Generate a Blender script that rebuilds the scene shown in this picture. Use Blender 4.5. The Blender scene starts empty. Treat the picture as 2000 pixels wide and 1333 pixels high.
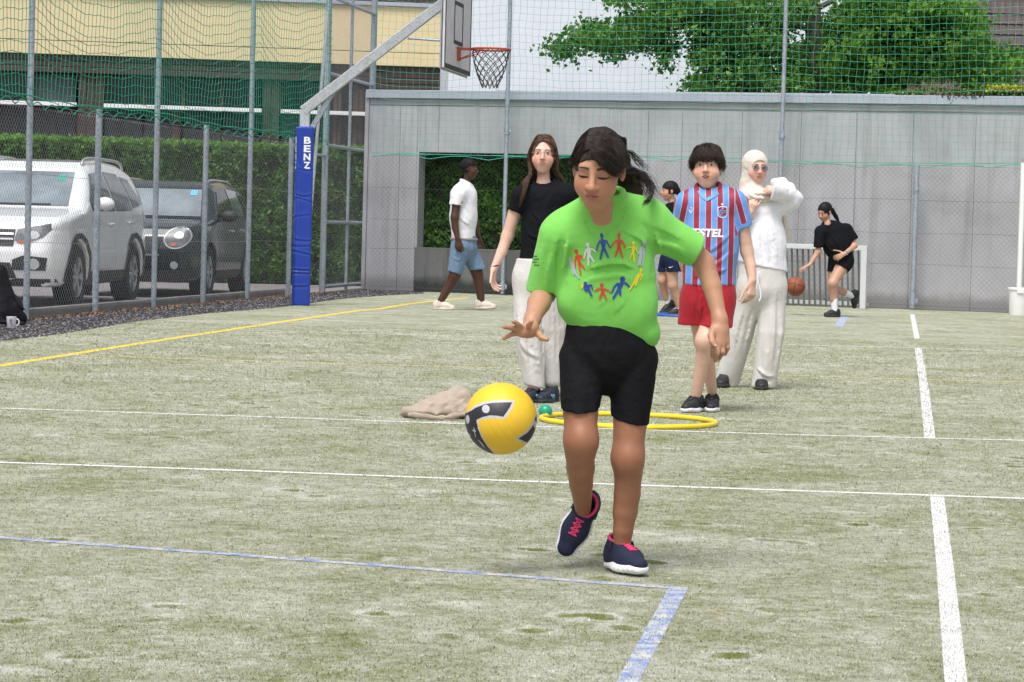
import bpy, math, random
import numpy as np
from mathutils import Matrix, Vector

# ------------------------------------------------------------------ camera, sky, sun, exposure
scene = bpy.context.scene
FPX, CAMH, PITCH, ROLL = 5300.0, 1.04, math.radians(2.49), math.radians(1.55)
_F = np.array([0, math.cos(PITCH), -math.sin(PITCH)])
_R0 = np.array([1.0, 0, 0]); _U0 = np.array([0, math.sin(PITCH), math.cos(PITCH)])
_R = math.cos(ROLL) * _R0 + math.sin(ROLL) * _U0
_U = math.cos(ROLL) * _U0 - math.sin(ROLL) * _R0
CAM = np.array([0, 0, CAMH])
cd = bpy.data.cameras.new("camera"); cam = bpy.data.objects.new("camera", cd)
scene.collection.objects.link(cam)
cd.sensor_width = 36; cd.lens = 36 * FPX / 2000; cd.clip_end = 400; cd.clip_start = .1
cam.matrix_world = Matrix(((_R[0], _U[0], -_F[0], 0), (_R[1], _U[1], -_F[1], 0), (_R[2], _U[2], -_F[2], CAMH), (0, 0, 0, 1)))
scene.camera = cam

world = bpy.data.worlds.new("World"); scene.world = world; world.use_nodes = True
nt = world.node_tree; bg = nt.nodes["Background"]
sky = nt.nodes.new("ShaderNodeTexSky"); sky.sky_type = 'NISHITA'; sky.sun_disc = False
SUN_EL, SUN_AZ = math.radians(62), math.radians(200)
sky.sun_elevation = SUN_EL; sky.sun_rotation = SUN_AZ; sky.dust_density = 4; sky.air_density = 1.0; sky.ozone_density = 1.0
hs = nt.nodes.new("ShaderNodeHueSaturation"); hs.inputs['Saturation'].default_value = .34
nt.links.new(sky.outputs[0], hs.inputs['Color']); nt.links.new(hs.outputs[0], bg.inputs[0])
bg.inputs[1].default_value = 0.12
sl = bpy.data.lights.new("sun", 'SUN'); sl.energy = 1.9; sl.angle = math.radians(22); sl.color = (1, .97, .93)
so = bpy.data.objects.new("sun", sl); scene.collection.objects.link(so)
# the sky's azimuth runs clockwise from +Y
_sd = Vector((math.sin(SUN_AZ) * math.cos(SUN_EL), math.cos(SUN_AZ) * math.cos(SUN_EL), math.sin(SUN_EL)))
so.rotation_euler = _sd.to_track_quat('Z', 'Y').to_euler()
scene.view_settings.view_transform = 'Standard'; scene.view_settings.look = 'None'
scene.view_settings.exposure = 0.53; scene.view_settings.gamma = 1
scene.render.engine = 'CYCLES'

# ------------------------------------------------------------------ points from the survey of the photograph
def ray(px, py):
    return _F + (px - 1000) / FPX * _R - (py - 666.5) / FPX * _U
def P(px, py, Y):
    d = ray(px, py); return CAM + d * (Y / d[1])
def G(px, py, z=0.0):
    d = ray(px, py); return CAM + d * ((z - CAMH) / d[2])
def proj(p):
    v = np.asarray(p, float) - CAM
    return 1000 + FPX * (v @ _R) / (v @ _F), 666.5 - FPX * (v @ _U) / (v @ _F)
A3 = lambda *v: np.array(v, float)
def unit(v):
    v = np.asarray(v, float); return v / (np.linalg.norm(v) + 1e-12)

# ------------------------------------------------------------------ objects
COL = scene.collection
def link(name, me, mat=None, parent=None, label=None, cat=None, group=None, kind=None):
    o = bpy.data.objects.new(name, me); COL.objects.link(o)
    if mat is not None and me is not None and not len(me.materials): me.materials.append(mat)
    if parent is not None: o.parent = parent
    for k, v in (('label', label), ('category', cat), ('group', group), ('kind', kind)):
        if v: o[k] = v
    return o
def empty(name, loc, label=None, cat=None, group=None, rz=0):
    o = link(name, None, None, None, label, cat, group); o.location = [float(c) for c in loc]; o.rotation_euler = (0, 0, rz)
    o.empty_display_size = .1
    return o
def npmesh(name, V, Fc, smooth=False):
    V = np.asarray(V, np.float32); Fc = np.asarray(Fc, np.int32)
    me = bpy.data.meshes.new(name)
    nv, nf, k = len(V), len(Fc), Fc.shape[1]
    me.vertices.add(nv); me.vertices.foreach_set('co', V.ravel())
    me.loops.add(nf * k); me.loops.foreach_set('vertex_index', Fc.ravel())
    me.polygons.add(nf); me.polygons.foreach_set('loop_start', np.arange(nf, dtype=np.int32) * k)
    me.polygons.foreach_set('loop_total', np.full(nf, k, np.int32))
    if smooth: me.polygons.foreach_set('use_smooth', np.ones(nf, bool))
    me.update(calc_edges=True); me.validate()
    return me
class MB:
    """collects boxes, tubes and sheets of one piece"""
    def __init__(s): s.v = []; s.f = []
    def add(s, V, Fs):
        b = len(s.v); s.v += [tuple(float(c) for c in x) for x in V]; s.f += [tuple(b + i for i in f) for f in Fs]
    def box(s, lo, hi, bev=0.0, M=None):
        lo = np.array(lo, float); hi = np.array(hi, float)
        if bev <= 0:
            V = [(x, y, z) for z in (lo[2], hi[2]) for y in (lo[1], hi[1]) for x in (lo[0], hi[0])]
            Fs = [(0, 2, 3, 1), (4, 5, 7, 6), (0, 1, 5, 4), (2, 6, 7, 3), (0, 4, 6, 2), (1, 3, 7, 5)]
        else:
            b = min(bev, .49 * float(min(hi - lo))); V = []; idx = {}
            for sx in (0, 1):
                for sy in (0, 1):
                    for sz in (0, 1):
                        c = [lo[0] if sx == 0 else hi[0], lo[1] if sy == 0 else hi[1], lo[2] if sz == 0 else hi[2]]
                        for a in range(3):
                            q = list(c)
                            for o, sg in enumerate((sx, sy, sz)):
                                if o != a: q[o] += b if sg == 0 else -b
                            idx[(sx, sy, sz, a)] = len(V); V.append(q)
            Fs = []
            for a in range(3):
                o1, o2 = [o for o in range(3) if o != a]
                for sg in (0, 1):
                    def key(u, w):
                        k = [0, 0, 0]; k[a] = sg; k[o1] = u; k[o2] = w; return tuple(k) + (a,)
                    Fs.append([idx[key(0, 0)], idx[key(1, 0)], idx[key(1, 1)], idx[key(0, 1)]])
                for u in (0, 1):
                    for w in (0, 1):
                        k0 = [0, 0, 0]; k1 = [0, 0, 0]; k1[a] = 1; k0[o1] = k1[o1] = u; k0[o2] = k1[o2] = w
                        k0 = tuple(k0); k1 = tuple(k1)
                        Fs.append([idx[k0 + (o1,)], idx[k1 + (o1,)], idx[k1 + (o2,)], idx[k0 + (o2,)]])
            for sx in (0, 1):
                for sy in (0, 1):
                    for sz in (0, 1): Fs.append([idx[(sx, sy, sz, a)] for a in range(3)])
            cc = (lo + hi) / 2; V = np.array(V); G2 = []
            for f in Fs:
                n = np.cross(V[f[1]] - V[f[0]], V[f[2]] - V[f[0]])
                if n @ (V[f].mean(0) - cc) < 0: f = f[::-1]
                G2.append(tuple(f))
            Fs = G2
        V = np.array(V, float)
        if M is not None: V = V @ M[:, :3].T + M[:, 3]
        s.add(V, Fs)
    def beam(s, a, b, w, h, up=(0, 0, 1), bev=0.0):
        """box-section bar from a to b"""
        a = np.array(a, float); b = np.array(b, float); L = np.linalg.norm(b - a); t = (b - a) / L
        x = np.cross(t, up)
        x = unit(x) if np.linalg.norm(x) > 1e-4 else A3(1, 0, 0)
        z = np.cross(x, t); M = np.stack([x, t, z, a], 1)
        s.box((-w / 2, 0, -h / 2), (w / 2, L, h / 2), bev, M)
    def tube(s, pts, r, n=8, cap=True, closed=False):
        V, Fs = tube_np(np.array(pts, float), r, n, cap, closed); s.add(V, Fs)
    def lathe(s, prof, c=(0, 0, 0), n=20, M=None):
        V = []; Fs = []; m = len(prof)
        for i in range(n):
            a = 2 * math.pi * i / n
            for (r, z) in prof: V.append((r * math.cos(a), r * math.sin(a), z))
        for i in range(n):
            for j in range(m - 1): Fs.append((i * m + j, ((i + 1) % n) * m + j, ((i + 1) % n) * m + j + 1, i * m + j + 1))
        V = np.array(V)
        if M is not None: V = V @ M.T
        s.add(V + np.array(c, float), Fs)
    def build(s, name, mat=None, parent=None, smooth=False, origin=None, **kw):
        me = bpy.data.meshes.new(name)
        V = s.v
        if origin is not None:
            V = [tuple(np.array(v) - origin) for v in s.v]
        me.from_pydata(V, [], s.f); me.update()
        if smooth:
            me.polygons.foreach_set('use_smooth', np.ones(len(me.polygons), bool))
            if smooth == 'auto':
                try: me.set_sharp_from_angle(angle=math.radians(40))
                except Exception: pass
        o = link(name, me, mat, parent, **kw)
        if origin is not None and parent is None: o.location = [float(c) for c in origin]
        return o
def tube_np(pts, r, n=8, cap=True, closed=False):
    K = len(pts); r = np.broadcast_to(np.asarray(r, float), (K,))
    T = np.empty_like(pts)
    if closed: T[:] = np.roll(pts, -1, 0) - np.roll(pts, 1, 0)
    else: T[1:-1] = pts[2:] - pts[:-2]; T[0] = pts[1] - pts[0]; T[-1] = pts[-1] - pts[-2]
    T /= np.linalg.norm(T, axis=1)[:, None] + 1e-12
    ref = A3(0, 0, 1) if abs(T[0][2]) < .9 else A3(1, 0, 0)
    X = np.empty_like(pts); x = unit(np.cross(T[0], ref))
    for i in range(K):
        x = x - T[i] * (x @ T[i]); x = unit(x); X[i] = x
    Y = np.cross(T, X); V = []
    for i in range(K):
        for j in range(n):
            a = 2 * math.pi * j / n; V.append(pts[i] + r[i] * (math.cos(a) * X[i] + math.sin(a) * Y[i]))
    Fs = []
    for i in range(K if closed else K - 1):
        i2 = (i + 1) % K
        for j in range(n): Fs.append((i * n + j, i * n + (j + 1) % n, i2 * n + (j + 1) % n, i2 * n + j))
    if cap and not closed: Fs.append(tuple(range(n))[::-1]); Fs.append(tuple((K - 1) * n + j for j in range(n)))
    return V, Fs
def strands(paths, rad, n=3):
    """many thin tubes at once. paths (S,K,3), rad (K,) or (S,K)"""
    paths = np.asarray(paths, float); S, K, _ = paths.shape
    rad = np.broadcast_to(np.asarray(rad, float), (S, K))
    T = np.empty_like(paths); T[:, 1:-1] = paths[:, 2:] - paths[:, :-2]; T[:, 0] = paths[:, 1] - paths[:, 0]; T[:, -1] = paths[:, -1] - paths[:, -2]
    T /= np.linalg.norm(T, axis=2, keepdims=True) + 1e-12
    ref = np.zeros_like(T); ref[..., 1] = 1; m = np.abs(T[..., 1]) > .8; ref[m] = (1, 0, 0)
    X = np.cross(T, ref); X /= np.linalg.norm(X, axis=2, keepdims=True) + 1e-12; Y = np.cross(T, X)
    a = 2 * np.pi * np.arange(n) / n
    V = paths[:, :, None] + rad[:, :, None, None] * (np.cos(a)[None, None, :, None] * X[:, :, None] + np.sin(a)[None, None, :, None] * Y[:, :, None])
    V = V.reshape(-1, 3); s, k, j = np.meshgrid(np.arange(S), np.arange(K - 1), np.arange(n), indexing='ij')
    b = (s * K + k) * n; j2 = (j + 1) % n
    Fc = np.stack([b + j, b + j2, b + n + j2, b + n + j], -1).reshape(-1, 4)
    return V, Fc
def catmull(C, K):
    """(m,3) control points to K points"""
    C = np.asarray(C, float); m = len(C); t = np.linspace(0, m - 1, K); i = np.clip(t.astype(int), 0, m - 2); f = (t - i)[:, None]
    Cp = np.vstack([2 * C[0] - C[1], C, 2 * C[-1] - C[-2]])
    p0, p1, p2, p3 = Cp[i], Cp[i + 1], Cp[i + 2], Cp[i + 3]
    return .5 * (2 * p1 + (p2 - p0) * f + (2 * p0 - 5 * p1 + 4 * p2 - p3) * f ** 2 + (3 * p1 - p0 - 3 * p2 + p3) * f ** 3)

# ------------------------------------------------------------------ materials
def N(t, kind, **kw):
    n = t.nodes.new(kind)
    for k, v in kw.items():
        if k in n.inputs: n.inputs[k].default_value = v
        else: setattr(n, k, v)
    return n
def noise(t, co, scale, detail=4, rough=.55, dist=0.):
    n = N(t, 'ShaderNodeTexNoise'); n.inputs['Scale'].default_value = scale; n.inputs['Detail'].default_value = detail
    n.inputs['Roughness'].default_value = rough; n.inputs['Distortion'].default_value = dist
    t.links.new(co, n.inputs['Vector']); return n.outputs['Fac']
def ramp(t, fac, stops):
    n = N(t, 'ShaderNodeValToRGB'); e = n.color_ramp.elements
    while len(e) > 1: e.remove(e[-1])
    for i, (p, c) in enumerate(stops):
        el = e[0] if i == 0 else e.new(p)
        el.position = p; el.color = (c, c, c, 1) if not hasattr(c, '__len__') else tuple(c) + (1,)
    t.links.new(fac, n.inputs[0]); return n.outputs[0]
def mixc(t, fac, a, b, mode='MIX'):
    n = N(t, 'ShaderNodeMix', data_type='RGBA', blend_type=mode)
    for s, v in ((n.inputs[0], fac), (n.inputs[6], a), (n.inputs[7], b)):
        if hasattr(v, 'links') or isinstance(v, bpy.types.NodeSocket): t.links.new(v, s)
        elif hasattr(v, '__len__'): s.default_value = tuple(v)[:3] + (1,)
        else: s.default_value = v
    return n.outputs[2]
def mth(t, op, a, b=None, c=None):
    n = N(t, 'ShaderNodeMath', operation=op)
    for s, v in zip(n.inputs, (a, b, c)):
        if v is None: continue
        if isinstance(v, bpy.types.NodeSocket): t.links.new(v, s)
        else: s.default_value = v
    return n.outputs[0]
def newmat(name):
    m = bpy.data.materials.new(name); m.use_nodes = True; t = m.node_tree; b = t.nodes['Principled BSDF']
    tc = N(t, 'ShaderNodeTexCoord'); return m, t, b, tc.outputs['Object']
def bump(t, b, h, strength, dist=.01):
    n = N(t, 'ShaderNodeBump'); n.inputs['Strength'].default_value = strength; n.inputs['Distance'].default_value = dist
    t.links.new(h, n.inputs['Height']); t.links.new(n.outputs[0], b.inputs['Normal'])
def pmat(name, col, rough=.8, var=.12, scale=12, bmp=.2, bscale=120, bdist=.002, metal=0, sss=0, sheen=0, spec=.5, coat=0, detail=5):
    m, t, b, co = newmat(name)
    col = np.array(col, float)
    f = noise(t, co, scale, detail)
    c = mixc(t, ramp(t, f, [(.3, 0.), (.7, 1.)]), col * (1 - var), np.minimum(col * (1 + var), 1))
    t.links.new(c, b.inputs['Base Color']); b.inputs['Roughness'].default_value = rough; b.inputs['Metallic'].default_value = metal
    b.inputs['Specular IOR Level'].default_value = spec
    if sss: b.inputs['Subsurface Weight'].default_value = sss; b.inputs['Subsurface Radius'].default_value = (.02, .008, .005); b.inputs['Subsurface Scale'].default_value = .6
    if sheen: b.inputs['Sheen Weight'].default_value = sheen
    if coat: b.inputs['Coat Weight'].default_value = coat; b.inputs['Coat Roughness'].default_value = .05
    if bmp: bump(t, b, noise(t, co, bscale, 3), bmp, bdist)
    return m
def skinmat(name, col, blush=(.55, .16, .12)):
    m, t, b, co = newmat(name); col = np.array(col, float)
    at = N(t, 'ShaderNodeAttribute', attribute_name='blush')
    f = noise(t, co, 35, 5)
    c = mixc(t, f, col * .9, np.minimum(col * 1.1, 1))
    bl = mixc(t, 1.0, c, (1.12, .70, .66), 'MULTIPLY')
    c2 = mixc(t, at.outputs['Fac'], c, bl)
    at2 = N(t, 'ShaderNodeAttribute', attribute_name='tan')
    c2 = mixc(t, at2.outputs['Fac'], c2, mixc(t, 1.0, c2, (.66, .56, .50), 'MULTIPLY'))  # suntan and shade together, both put into the skin colour
    t.links.new(c2, b.inputs['Base Color']); b.inputs['Roughness'].default_value = .44; b.inputs['Specular IOR Level'].default_value = .4
    b.inputs['Subsurface Weight'].default_value = .12; b.inputs['Subsurface Radius'].default_value = (.012, .005, .003); b.inputs['Subsurface Scale'].default_value = .5
    bump(t, b, mth(t, 'ADD', noise(t, co, 420, 3), mth(t, 'MULTIPLY', noise(t, co, 70, 4), .7)), .28, .0018)
    return m
def clothmat(name, col, rough=.85, var=.05, weave=900, sheen=.1, crease=1.):
    m, t, b, co = newmat(name); col = np.array(col, float)
    c = mixc(t, noise(t, co, 9, 5), col * (1 - var), np.minimum(col * (1 + var), 1))
    t.links.new(c, b.inputs['Base Color']); b.inputs['Roughness'].default_value = rough; b.inputs['Sheen Weight'].default_value = sheen if max(col) > .1 else 0
    b.inputs['Specular IOR Level'].default_value = .25 if max(col) > .1 else .12
    mp = N(t, 'ShaderNodeMapping'); mp.inputs['Scale'].default_value = (1, 1, .5); mp.inputs['Rotation'].default_value = (.2, .5, .1); t.links.new(co, mp.inputs[0])
    wr = mth(t, 'ABSOLUTE', mth(t, 'SUBTRACT', noise(t, mp.outputs[0], 7, 3, .5, 1.0), .5))
    h = mth(t, 'ADD', mth(t, 'MULTIPLY', noise(t, co, weave, 2), .06), mth(t, 'ADD', mth(t, 'MULTIPLY', noise(t, co, 34, 3, dist=.6), .35), mth(t, 'MULTIPLY', wr, -2.2)))
    bump(t, b, h, .6 * crease, .02); return m
def hairmat(name, c0, c1):
    m, t, b, co = newmat(name)
    t.links.new(mixc(t, ramp(t, noise(t, co, 60, 3), [(.35, 0.), (.7, 1.)]), c0, c1), b.inputs['Base Color'])
    b.inputs['Roughness'].default_value = .52; b.inputs['Specular IOR Level'].default_value = .38 if c1[0] > .03 else .15
    return m

# ------------------------------------------------------------------ implicit surfaces: smooth organic shapes meshed by surface nets
def smin(a, b, k):
    h = np.maximum(k - np.abs(a - b), 0) / k; return np.minimum(a, b) - h * h * k * .25
class Sdf:
    def __init__(s): s.ops = []
    def seg(s, a, b, ra, rb=None, k=.02, n=None, f=1., op=0):
        a = np.array(a, float); b = np.array(b, float); rb = ra if rb is None else rb
        ba = b - a; L2 = float(ba @ ba) + 1e-12; n = None if n is None else unit(n)
        if n is not None and op == 0:
            pass
        def fn(p):
            pa = p - a; h = np.clip((pa @ ba) / L2, 0, 1); v = pa - h[:, None] * ba
            if n is not None: v = v + ((v @ n) * (1 / f - 1))[:, None] * n
            return (np.sqrt((v * v).sum(1)) - (ra + (rb - ra) * h)) * (min(f, 1) if n is not None else 1)
        R = max(ra, rb) * (max(f, 1) if n is not None else 1)
        s.ops.append((fn, np.minimum(a, b) - R, np.maximum(a, b) + R, k, op)); return s
    def chain(s, pts, rs, k=.02, n=None, f=1.):
        """one limb: its pieces join without swelling, the whole blends with the rest by k"""
        T = Sdf()
        for i in range(len(pts) - 1): T.seg(pts[i], pts[i + 1], rs[i], rs[i + 1], k, n, f)
        ops = T.ops; lo, hi = T.bounds()
        def fn(p):
            d = ops[0][0](p)
            for o in ops[1:]: d = smin(d, o[0](p), .006)
            return d
        s.ops.append((fn, lo, hi, k, 0)); return s
    def ell(s, c, r, k=.02, M=None, op=0):
        c = np.array(c, float); r = np.array(r, float) * np.ones(3); M = None if M is None else np.array(M, float)
        def fn(p):
            q = p - c
            if M is not None: q = q @ M
            k0 = np.sqrt(((q / r) ** 2).sum(1)); k1 = np.sqrt(((q / (r * r)) ** 2).sum(1)) + 1e-9
            return np.where(k0 < .02, -r.min(), k0 * (k0 - 1) / k1)
        R = r.max() if M is not None else r
        s.ops.append((fn, c - R, c + R, k, op)); return s
    def fn(s, fn, lo, hi, k=.02, op=0):
        s.ops.append((fn, np.array(lo, float), np.array(hi, float), k, op)); return s
    def cut(s, c, n, k=.004):
        """keep the side the normal points away from"""
        c = np.array(c, float); n = unit(n)
        s.ops.append((lambda p: -((p - c) @ n), None, None, k, 1)); return s
    def eval(s, p, pad=.05):
        D = np.full(len(p), 1., p.dtype)
        for fn, lo, hi, k, op in s.ops:
            if lo is None: idx = np.nonzero(D < .9)[0]
            else: idx = np.nonzero(((p > lo - k - pad) & (p < hi + k + pad)).all(1))[0]
            if not len(idx): continue
            d = fn(p[idx])
            if op == 0: D[idx] = smin(D[idx], d, k)
            elif op == 1: D[idx] = -smin(-D[idx], d, k)
            elif op == 3: D[idx] = -smin(-D[idx], -d, k)
        return D
    def bounds(s):
        lo = np.min([o[1] for o in s.ops if o[1] is not None and o[4] == 0], 0); hi = np.max([o[2] for o in s.ops if o[1] is not None and o[4] == 0], 0)
        return lo, hi
def mesh_sdf(S, res, post=None, name='m', lo=None, hi=None, shift=None, keepD=False):
    if lo is None: lo, hi = S.bounds()
    q = 4; lo = lo - res * 3; n = np.ceil((hi + res * 3 - lo) / (res * q)).astype(int) + 1
    # coarse pass
    g = [lo[i] + (np.arange(n[i]) + .5) * res * q for i in range(3)]
    X = np.stack(np.meshgrid(*g, indexing='ij'), -1).reshape(-1, 3)
    pad = res * q * 2.2 + .012
    Dc = S.eval(X, pad); act = (np.abs(Dc) < res * q * 1.35 + .012).reshape(n)
    D = np.repeat(np.repeat(np.repeat(np.where(Dc < 0, -1, 1).astype(np.float32).reshape(n), q, 0), q, 1), q, 2)
    A = np.repeat(np.repeat(np.repeat(act, q, 0), q, 1), q, 2)
    I = np.argwhere(A); p = lo + (I + .5) * res
    d = S.eval(p, pad)
    if post is not None: d = post(p, d)
    D[I[:, 0], I[:, 1], I[:, 2]] = d
    V, Fc = surfnet(D, lo + .5 * res, res)
    if shift is not None: V = V - shift
    return V, Fc
def surfnet(D, lo, res):
    neg = D < 0
    c = np.zeros(tuple(x - 1 for x in D.shape), np.int8)
    offs = [(i, j, k) for i in (0, 1) for j in (0, 1) for k in (0, 1)]
    sh = c.shape
    for (i, j, k) in offs: c += neg[i:i + sh[0], j:j + sh[1], k:k + sh[2]]
    act = (c > 0) & (c < 8); I = np.argwhere(act); ids = np.full(sh, -1, np.int32); ids[act] = np.arange(len(I))
    vals = np.stack([D[I[:, 0] + i, I[:, 1] + j, I[:, 2] + k] for (i, j, k) in offs], 1)
    acc = np.zeros((len(I), 3)); cnt = np.zeros(len(I)); O = np.array(offs, float)
    for a in range(8):
        for b in range(a + 1, 8):
            if np.abs(O[a] - O[b]).sum() != 1: continue
            m = (vals[:, a] < 0) != (vals[:, b] < 0); va = vals[m, a]; vb = vals[m, b]; t = va / (va - vb)
            acc[m] += O[a] + t[:, None] * (O[b] - O[a]); cnt[m] += 1
    V = lo + res * (I + acc / cnt[:, None]); F = []
    for ax in range(3):
        s0 = [slice(1, -1)] * 3; s1 = [slice(1, -1)] * 3; s0[ax] = slice(0, -1); s1[ax] = slice(1, None)
        a = neg[tuple(s0)]; b = neg[tuple(s1)]; E = np.argwhere(a != b)
        E += np.array([0 if i == ax else 1 for i in range(3)])
        o1, o2 = (ax + 1) % 3, (ax + 2) % 3
        def cid(d1, d2):
            e = E.copy(); e[:, o1] += d1; e[:, o2] += d2; return ids[e[:, 0], e[:, 1], e[:, 2]]
        Q = np.stack([cid(-1, -1), cid(0, -1), cid(0, 0), cid(-1, 0)], 1)
        inside = neg[E[:, 0], E[:, 1], E[:, 2]]
        Q[~inside] = Q[~inside][:, ::-1]; F.append(Q)
    F = np.vstack(F); F = F[(F >= 0).all(1)]
    return V, F
def trace(S, o, d, steps=40, tmax=2., post=None):
    """sphere tracing, o (n,3), d (3,) or (n,3); returns hit points"""
    o = np.array(o, float); d = np.asarray(d, float); d = np.broadcast_to(d / np.linalg.norm(d, axis=-1, keepdims=True), o.shape); t = np.zeros(len(o))
    f = S.eval if hasattr(S, 'eval') else S
    for _ in range(steps):
        p = o + d * t[:, None]; v = f(p)
        if post is not None: v = post(p, v)
        t = np.minimum(t + np.minimum(v, .04) * .8, tmax)
    return o + d * t[:, None]
def sdfobj(name, S, res, mat, parent, base, post=None, attr=None, **kw):
    V, Fc = mesh_sdf(S, res, post)
    me = npmesh(name, V - base, Fc, True)
    if attr:
        for an, fn in attr.items():
            a = me.attributes.new(an, 'FLOAT', 'POINT'); a.data.foreach_set('value', np.asarray(fn(V), np.float32))
    return link(name, me, mat, parent, **kw)
def wob(p, s, seed=0, n=5):
    """cheap smooth noise, about -1..1"""
    r = np.random.RandomState(seed); o = np.zeros(len(p))
    for i in range(n):
        k = r.normal(size=3); k /= np.linalg.norm(k); o += np.sin(p @ (k * s * (1 + .5 * i)) * 6.28 + r.uniform(0, 6.28) + 1.5 * np.sin(p @ (r.normal(size=3) * s * 1.7) * 3)) / (1 + .4 * i)
    return o / 2.6
rng = np.random.RandomState(7); random.seed(5)
# ================================================================== materials of the setting
def turf_material(blade=False):
    m, t, b, co = newmat('turf_fibre' if blade else 'sanded_turf')
    n1 = noise(t, co, 1.3, 6, .62, .8)      # broad drifts of sand
    n2 = noise(t, co, 7.5, 5, .65, 1.2)     # scuffs
    n2b = noise(t, co, 26, 4, .6, .8)
    n3 = noise(t, co, 380, 2, .8)           # fibre and grain
    n4 = noise(t, co, 150, 3, .7)
    s = mth(t, 'ADD', mth(t, 'MULTIPLY', n1, .26), mth(t, 'MULTIPLY', n2, .30))
    s = mth(t, 'ADD', s, mth(t, 'MULTIPLY', n2b, .30))
    s = mth(t, 'ADD', s, mth(t, 'MULTIPLY', n3, .46))
    s = mth(t, 'ADD', s, mth(t, 'MULTIPLY', n4, .26))
    # small scraped hollows where feet have pushed the sand aside
    v = N(t, 'ShaderNodeTexVoronoi', feature='F1'); v.inputs['Scale'].default_value = 3.4; v.inputs['Randomness'].default_value = 1
    mp = N(t, 'ShaderNodeVectorMath', operation='ADD'); nn = N(t, 'ShaderNodeTexNoise'); nn.inputs['Scale'].default_value = 9; t.links.new(co, nn.inputs['Vector'])
    sc = N(t, 'ShaderNodeVectorMath', operation='SCALE'); sc.inputs['Scale'].default_value = .12; t.links.new(nn.outputs['Color'], sc.inputs[0])
    t.links.new(co, mp.inputs[0]); t.links.new(sc.outputs[0], mp.inputs[1]); t.links.new(mp.outputs[0], v.inputs['Vector'])
    hol = ramp(t, v.outputs['Distance'], [(.05, .9), (.21, 0.)]); rim = ramp(t, v.outputs['Distance'], [(.17, 0.), (.22, 1.), (.36, 0.)])
    keep = ramp(t, noise(t, co, .9, 2), [(.47, 0.), (.55, 1.)])
    s = mth(t, 'SUBTRACT', s, mth(t, 'MULTIPLY', mth(t, 'MULTIPLY', hol, keep), .20))
    s = mth(t, 'ADD', s, mth(t, 'MULTIPLY', mth(t, 'MULTIPLY', rim, keep), .10))
    f = ramp(t, s, [(.675, 0.), (.80, .46), (.95, 1.)])
    c = mixc(t, f, (.185, .212, .058), (.655, .645, .60))
    dk = ramp(t, n3, [(.34, .42), (.52, 1.)])
    c = mixc(t, 1., c, dk, 'MULTIPLY')
    if blade:
        at = N(t, 'ShaderNodeAttribute', attribute_name='tone'); cr = ramp(t, at.outputs['Fac'], [(0., (.66, .68, .56)), (.5, (1.04, 1.05, 1.0)), (1., (1.42, 1.40, 1.42))]); c = mixc(t, 1., c, cr, 'MULTIPLY')
    t.links.new(c, b.inputs['Base Color']); b.inputs['Roughness'].default_value = .95; b.inputs['Specular IOR Level'].default_value = .15
    if blade: return m
    h = mth(t, 'ADD', mth(t, 'MULTIPLY', n3, .35), mth(t, 'ADD', mth(t, 'MULTIPLY', n2, 1.2), mth(t, 'MULTIPLY', n2b, .5)))
    h = mth(t, 'SUBTRACT', h, mth(t, 'MULTIPLY', mth(t, 'MULTIPLY', hol, keep), .8))
    bump(t, b, h, .8, .014); return m
def line_material(name, col, wear):
    m, t, b, co = newmat(name)
    s = mth(t, 'ADD', mth(t, 'MULTIPLY', noise(t, co, 380, 2, .8), .55), mth(t, 'MULTIPLY', noise(t, co, 16, 5, .6), .45))
    f = ramp(t, s, [(wear - .08, 1.), (wear + .08, 0.)])
    c = mixc(t, f, np.array(col) * 1.0, (.62, .60, .52))
    t.links.new(c, b.inputs['Base Color']); b.inputs['Roughness'].default_value = .9; b.inputs['Specular IOR Level'].default_value = .15
    bump(t, b, noise(t, co, 380, 2), .4, .006); return m
def gravel_material():
    m, t, b, co = newmat('dark_gravel')
    v = N(t, 'ShaderNodeTexVoronoi'); v.inputs['Scale'].default_value = 75; t.links.new(co, v.inputs['Vector'])
    bw = N(t, 'ShaderNodeRGBToBW'); t.links.new(v.outputs['Color'], bw.inputs[0])
    c = mixc(t, ramp(t, bw.outputs[0], [(.3, 0.), (.75, 1.)]), (.035, .031, .036), (.21, .19, .205))
    c = mixc(t, ramp(t, noise(t, co, 1.2, 4), [(.5, 0.), (.75, .5)]), c, (.30, .28, .25))
    t.links.new(c, b.inputs['Base Color']); b.inputs['Roughness'].default_value = .9
    bump(t, b, v.outputs['Distance'], .9, .02); return m
def concrete_material(name, col, dark, streak=.5, low=0):
    m, t, b, co = newmat(name); col = np.array(col, float)
    f = noise(t, co, 1.1, 7, .62, .5)
    c = mixc(t, ramp(t, f, [(.28, 0.), (.72, 1.)]), col * .78, col * 1.12)
    mp = N(t, 'ShaderNodeMapping'); mp.inputs['Scale'].default_value = (7, 7, .35); t.links.new(co, mp.inputs[0])
    st = noise(t, mp.outputs[0], 1., 6, .65, .3)
    c = mixc(t, mth(t, 'MULTIPLY', ramp(t, st, [(.52, 0.), (.76, 1.)]), streak), c, dark)
    sp = noise(t, co, 55, 4, .7)
    c = mixc(t, ramp(t, sp, [(.60, 0.), (.72, .35)]), c, np.array(dark))
    if low:   # soil splash and algae near the foot
        sx = N(t, 'ShaderNodeSeparateXYZ'); t.links.new(co, sx.inputs[0])
        z = mth(t, 'ADD', sx.outputs[2], mth(t, 'MULTIPLY', noise(t, co, 4, 4), -.22))
        c = mixc(t, mth(t, 'MULTIPLY', ramp(t, z, [(-.06, 1.), (.14, 0.)]), low), c, dark)
    t.links.new(c, b.inputs['Base Color']); b.inputs['Roughness'].default_value = .85; b.inputs['Specular IOR Level'].default_value = .3
    bump(t, b, noise(t, co, 40, 5, .7), .25, .006); return m
M = {}
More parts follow.
